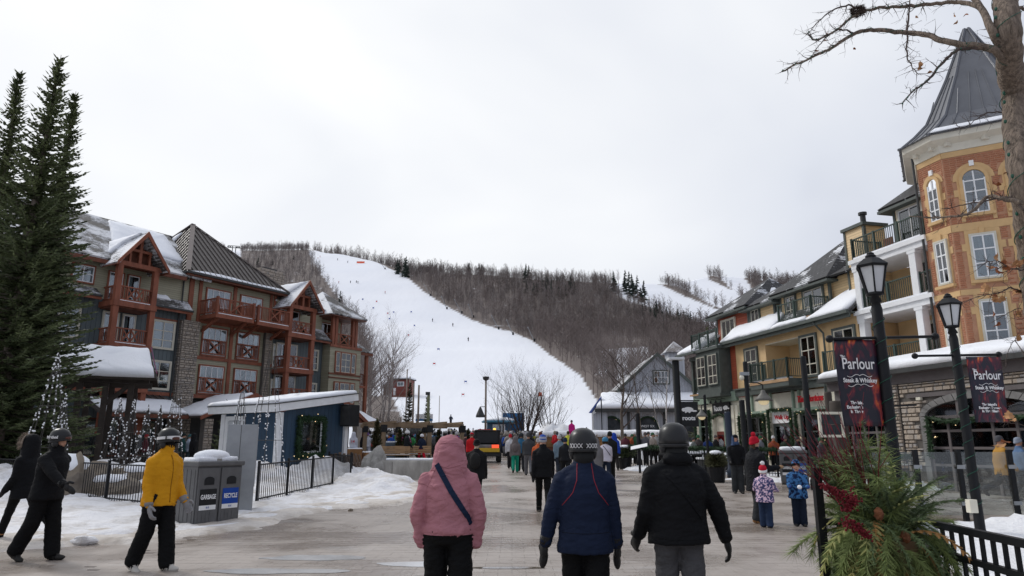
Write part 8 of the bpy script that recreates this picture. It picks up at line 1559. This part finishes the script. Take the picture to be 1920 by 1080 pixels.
q = MB(); q.ell((.26, -.12, .16), (.10, .09, .055), 14, 8); q.v = [tuple(Vector(v) + Vector((0, 0, .02 * noise.noise(Vector(v) * 20)))) for v in q.v]; q.build('snow_clump', SNOW, AR, smooth=True); q = MB(); q.ell((.22, -.16, .08), (.06, .05, .05), 12, 8); q.build('snow_clump', SNOW, AR, smooth=True); q = MB(); q.ell((-.02, .05, .62), (.06, .06, .03), 12, 8); q.build('snow_clump', SNOW, AR, smooth=True)
# ---------------------------------------------------------------- near oak
YT = 9.0; OK = thing('oak_tree', 'bare oak leaning in from the right edge with wires and a few brown leaves', 'tree', (at(1990, 900, YT).x, YT, 0), 0); o0 = Vector(OK.location); rgT = random.Random(4)
def px3(l, y=YT): return [at(a, b, y + c + .45 * math.sin(a * .012 + b * .017)) - o0 for q_ in l for a, b, c in [tuple(q_) + (0,) * (3 - len(q_))]]
OBARK = M('oak_bark', (.22, .175, .14), .95, .42, 11.0, bump=.06, bscale=24, stretch=(1.8, 1.8, .22), thr=(.34, .66)); OTW = M('oak_twig', (.085, .065, .058), .9, .3, 8.0)
def path(l, n=6):
    P_ = px3(l); out_ = []
    for i in range(len(P_) - 1):
        for j in range(n):
            u = j / n; p0, p1, p2, p3 = P_[max(i-1, 0)], P_[i], P_[i+1], P_[min(i+2, len(P_)-1)]
            out_.append(.5 * ((2 * p1) + (p2 - p0) * u + (2*p0 - 5*p1 + 4*p2 - p3) * u*u + (3*p1 - p0 - 3*p2 + p3) * u**3) + Vector((rgT.gauss(0, .004), rgT.gauss(0, .01), rgT.gauss(0, .004))))
    return out_ + [P_[-1]]
tp = [Vector((0, 0, -.1))] + path([(1985, 760), (1960, 640), (1940, 500), (1918, 330), (1900, 180), (1889, 60), (1882, -60), (1876, -200)], 14); tk = MB(); tk.tube(tp, [.185 - .04 * i / len(tp) for i in range(len(tp))], 40); tk.v = [tuple(Vector(v) + Vector((noise.noise((v[0]*14, v[1]*14, v[2]*2.6)), noise.noise((v[0]*14 + 9, v[1]*14, v[2]*2.6)), 0)) * .022) for v in tk.v]; tk.build('trunk', OBARK, OK, smooth=True)
tw = MB(); LVS = []; TIPS = []
def twigs(pts, r, dens, lev=0):
    L_ = sum((pts[i+1] - pts[i]).length for i in range(len(pts) - 1))
    for _ in range(int(L_ * dens)):
        i = rgT.randrange(0, len(pts) - 1); p = pts[i].lerp(pts[i+1], rgT.random()); t = (pts[i+1] - pts[i]).normalized(); d = (t * rgT.uniform(.2, .9) + Vector((rgT.gauss(0, .7), rgT.gauss(0, .6), rgT.gauss(0, .7)))).normalized(); l = rgT.uniform(.08, .30) * (1 if lev == 0 else .55); pt = [p]
        for j in range(3): d = (d + Vector((rgT.gauss(0, .22), rgT.gauss(0, .2), rgT.gauss(0, .22)))).normalized(); pt.append(pt[-1] + d * l / 3)
        tw.tube(pt, [max(.0022, r * .35), max(.002, r * .26), .0018, .0012], 4, cap=False)
        if lev == 0: twigs(pt, r * .3, 9, 1)
        TIPS.append(pt[-1])
BR_ = [([(1895, 150), (1872, 100), (1830, 86), (1790, 82), (1740, 66), (1690, 60), (1630, 56), (1595, 66), (1560, 90), (1520, 108), (1466, 134)], .055, 11), ([(1890, 120), (1862, 60), (1838, 15), (1810, -25), (1790, -60)], .07, 5), ([(1838, 15), (1800, 4), (1745, 8), (1690, 12), (1640, 16), (1600, 30), (1570, 55), (1530, 75), (1515, 62)], .035, 13), ([(1845, 92), (1800, 92), (1770, 115), (1738, 152), (1712, 170), (1691, 195)], .026, 10), ([(1620, 22), (1590, 10), (1560, 20), (1535, 40), (1516, 62)], .016, 14), ([(1600, 62), (1570, 55), (1540, 80), (1520, 108)], .014, 14), ([(1700, 62), (1704, 30), (1706, -10)], .02, 8), ([(1702, 60), (1700, 100), (1712, 128), (1722, 140)], .014, 12),
       ([(1915, 380), (1880, 372), (1850, 370), (1825, 395), (1800, 405), (1760, 408), (1705, 405)], .034, 9), ([(1920, 395), (1890, 370), (1850, 376), (1800, 385), (1775, 392)], .016, 12), ([(1935, 505), (1900, 505), (1870, 490), (1850, 492)], .014, 12), ([(1940, 560), (1900, 540), (1875, 548), (1840, 555), (1800, 568)], .012, 10), ([(1935, 620), (1915, 580), (1885, 590), (1860, 605)], .008, 10), ([(1888, 210), (1850, 212), (1815, 235), (1790, 240)], .010, 16), ([(1935, 700), (1905, 640), (1890, 660), (1885, 690)], .007, 8), ([(1940, 800), (1905, 795), (1880, 790)], .006, 8), ([(1890, 20), (1915, 15), (1940, 30)], .04, 6)]
for l, r, dn in BR_:
    p_ = path(l); b_ = MB(); b_.tube(p_, [max(.004, r * (1 - .8 * i / len(p_))) for i in range(len(p_))], 8); b_.build('branch', OTW if r < .03 else OBARK, OK, smooth=True); twigs(p_[len(p_) // 8:], min(r, .02), dn * 1.7)
tw.build('twigs', OTW, OK, kind='stuff')
LF = [M('oak_leaf_rust', (.26, .085, .03), .7, .35, 25.0), M('oak_leaf_tan', (.42, .22, .10), .7, .3, 25.0)]
def leaf(c, s, i):
    out_ = [(0, 0), (.10, .12), (.22, .10), (.26, .26), (.38, .28), (.30, .42), (.42, .55), (.26, .58), (.28, .74), (.14, .74), (.0, 1.0)]; P2 = out_ + [(-x, y) for x, y in reversed(out_[1:-1])]; Rm = (Matrix.Rotation(rgT.uniform(0, 6.28), 3, 'Z') @ Matrix.Rotation(rgT.uniform(1.6, 4.2), 3, 'X')); m = MB(); ce = Vector((0, .5 * s, .04 * s)); V_ = [Rm @ ce + c] + [Rm @ Vector((x * s, y * s, .22 * s * x * x * 4 + .10 * s * math.sin(y * 5))) + c for x, y in P2]; n = len(P2)
    m.add(V_, [(0, k + 1, (k + 1) % n + 1) for k in range(n)]); m.build('leaf', LF[i % 2], OK)
LC = [(1528, 102, .07, 3), (1552, 75, .07, 2), (1730, 132, .09, 3), (1795, 38, .09, 3), (1722, 25, .07, 1), (1880, 488, .14, 4), (1900, 500, .14, 4), (1868, 508, .13, 3), (1855, 550, .15, 2), (1870, 560, .13, 2), (1865, 600, .10, 2), (1905, 550, .16, 3), (1892, 790, .13, 2), (1885, 830, .16, 2), (1905, 590, .12, 2), (1880, 350, .10, 2), (1890, 335, .08, 1), (1912, 640, .12, 1), (1600, 90, .05, 1)]
for (a, b, s, n) in LC:
    for k in range(n): leaf(px3([(a + rgT.uniform(-9, 9), b + rgT.uniform(-8, 8))])[0] + Vector((0, rgT.uniform(-.1, .05), 0)), s * rgT.uniform(.8, 1.2), rgT.randint(0, 1))
ns = MB(); nc = px3([(1609, 22)])[0]
for k in range(500): a = rgT.uniform(0, 6.283); r_ = rgT.uniform(.4, 1); c = nc + Vector((.10 * r_ * math.cos(a), .09 * r_ * math.sin(a), rgT.uniform(-.05, .06))); d = Vector((-math.sin(a) + rgT.gauss(0, .4), math.cos(a), rgT.gauss(0, .25))).normalized() * .09; ns.tube([c, c + d], [.003, .0015], 3, cap=False)
no_ = ns.build('bird_nest', OTW, None); tag(no_, 'small twiggy bird nest on the upper oak branch', 'nest'); no_.location = o0
GW = M('green_wire', (.02, .09, .06)); wm = MB(); 
for l in (tp[1:],): 
    for i in range(0, len(l) - 1):
        a, b = l[i], l[i+1]
        for j in range(5): pass
    sp_ = []
    for i in range(len(l) - 1):
        for j in range(4): u = j / 4; c = l[i].lerp(l[i+1], u); r_ = .185 - .04 * (i + u) / len(tp) + .012; an = (i + u) * .85; sp_.append(c + Vector((r_ * math.cos(an), r_ * math.sin(an), 0)))
    wm.tube(sp_, .006, 4)
for l, r, dn in BR_[:4]:
    p_ = path(l); sp_ = []
    for i in range(len(p_) - 1):
        for j in range(4): u = j / 4; c = p_[i].lerp(p_[i+1], u); rr = max(.01, r * (1 - .8 * i / len(p_))) + .006; an = (i + u) * 1.1; sp_.append(c + Vector((0, rr * math.cos(an), rr * math.sin(an))))
    wm.tube(sp_, .0035, 3)
for l, r, dn in BR_[:4]:
    for p in path(l)[::3]: wm.ell(p + Vector((0, -r * .6, 0)), (.010, .010, .016), 5, 4)
for i, p in enumerate(tp[3::3]): wm.ell(p + Vector((-.2, -.08, .05 * (i % 3))), (.022, .022, .03), 6, 5)
wo = wm.build('light_string', GW, None); wo.location = o0; tag(wo, 'green fairy light wire wound round the near oak trunk and limbs', 'light string')
bpy.data.scenes.remove(TS)
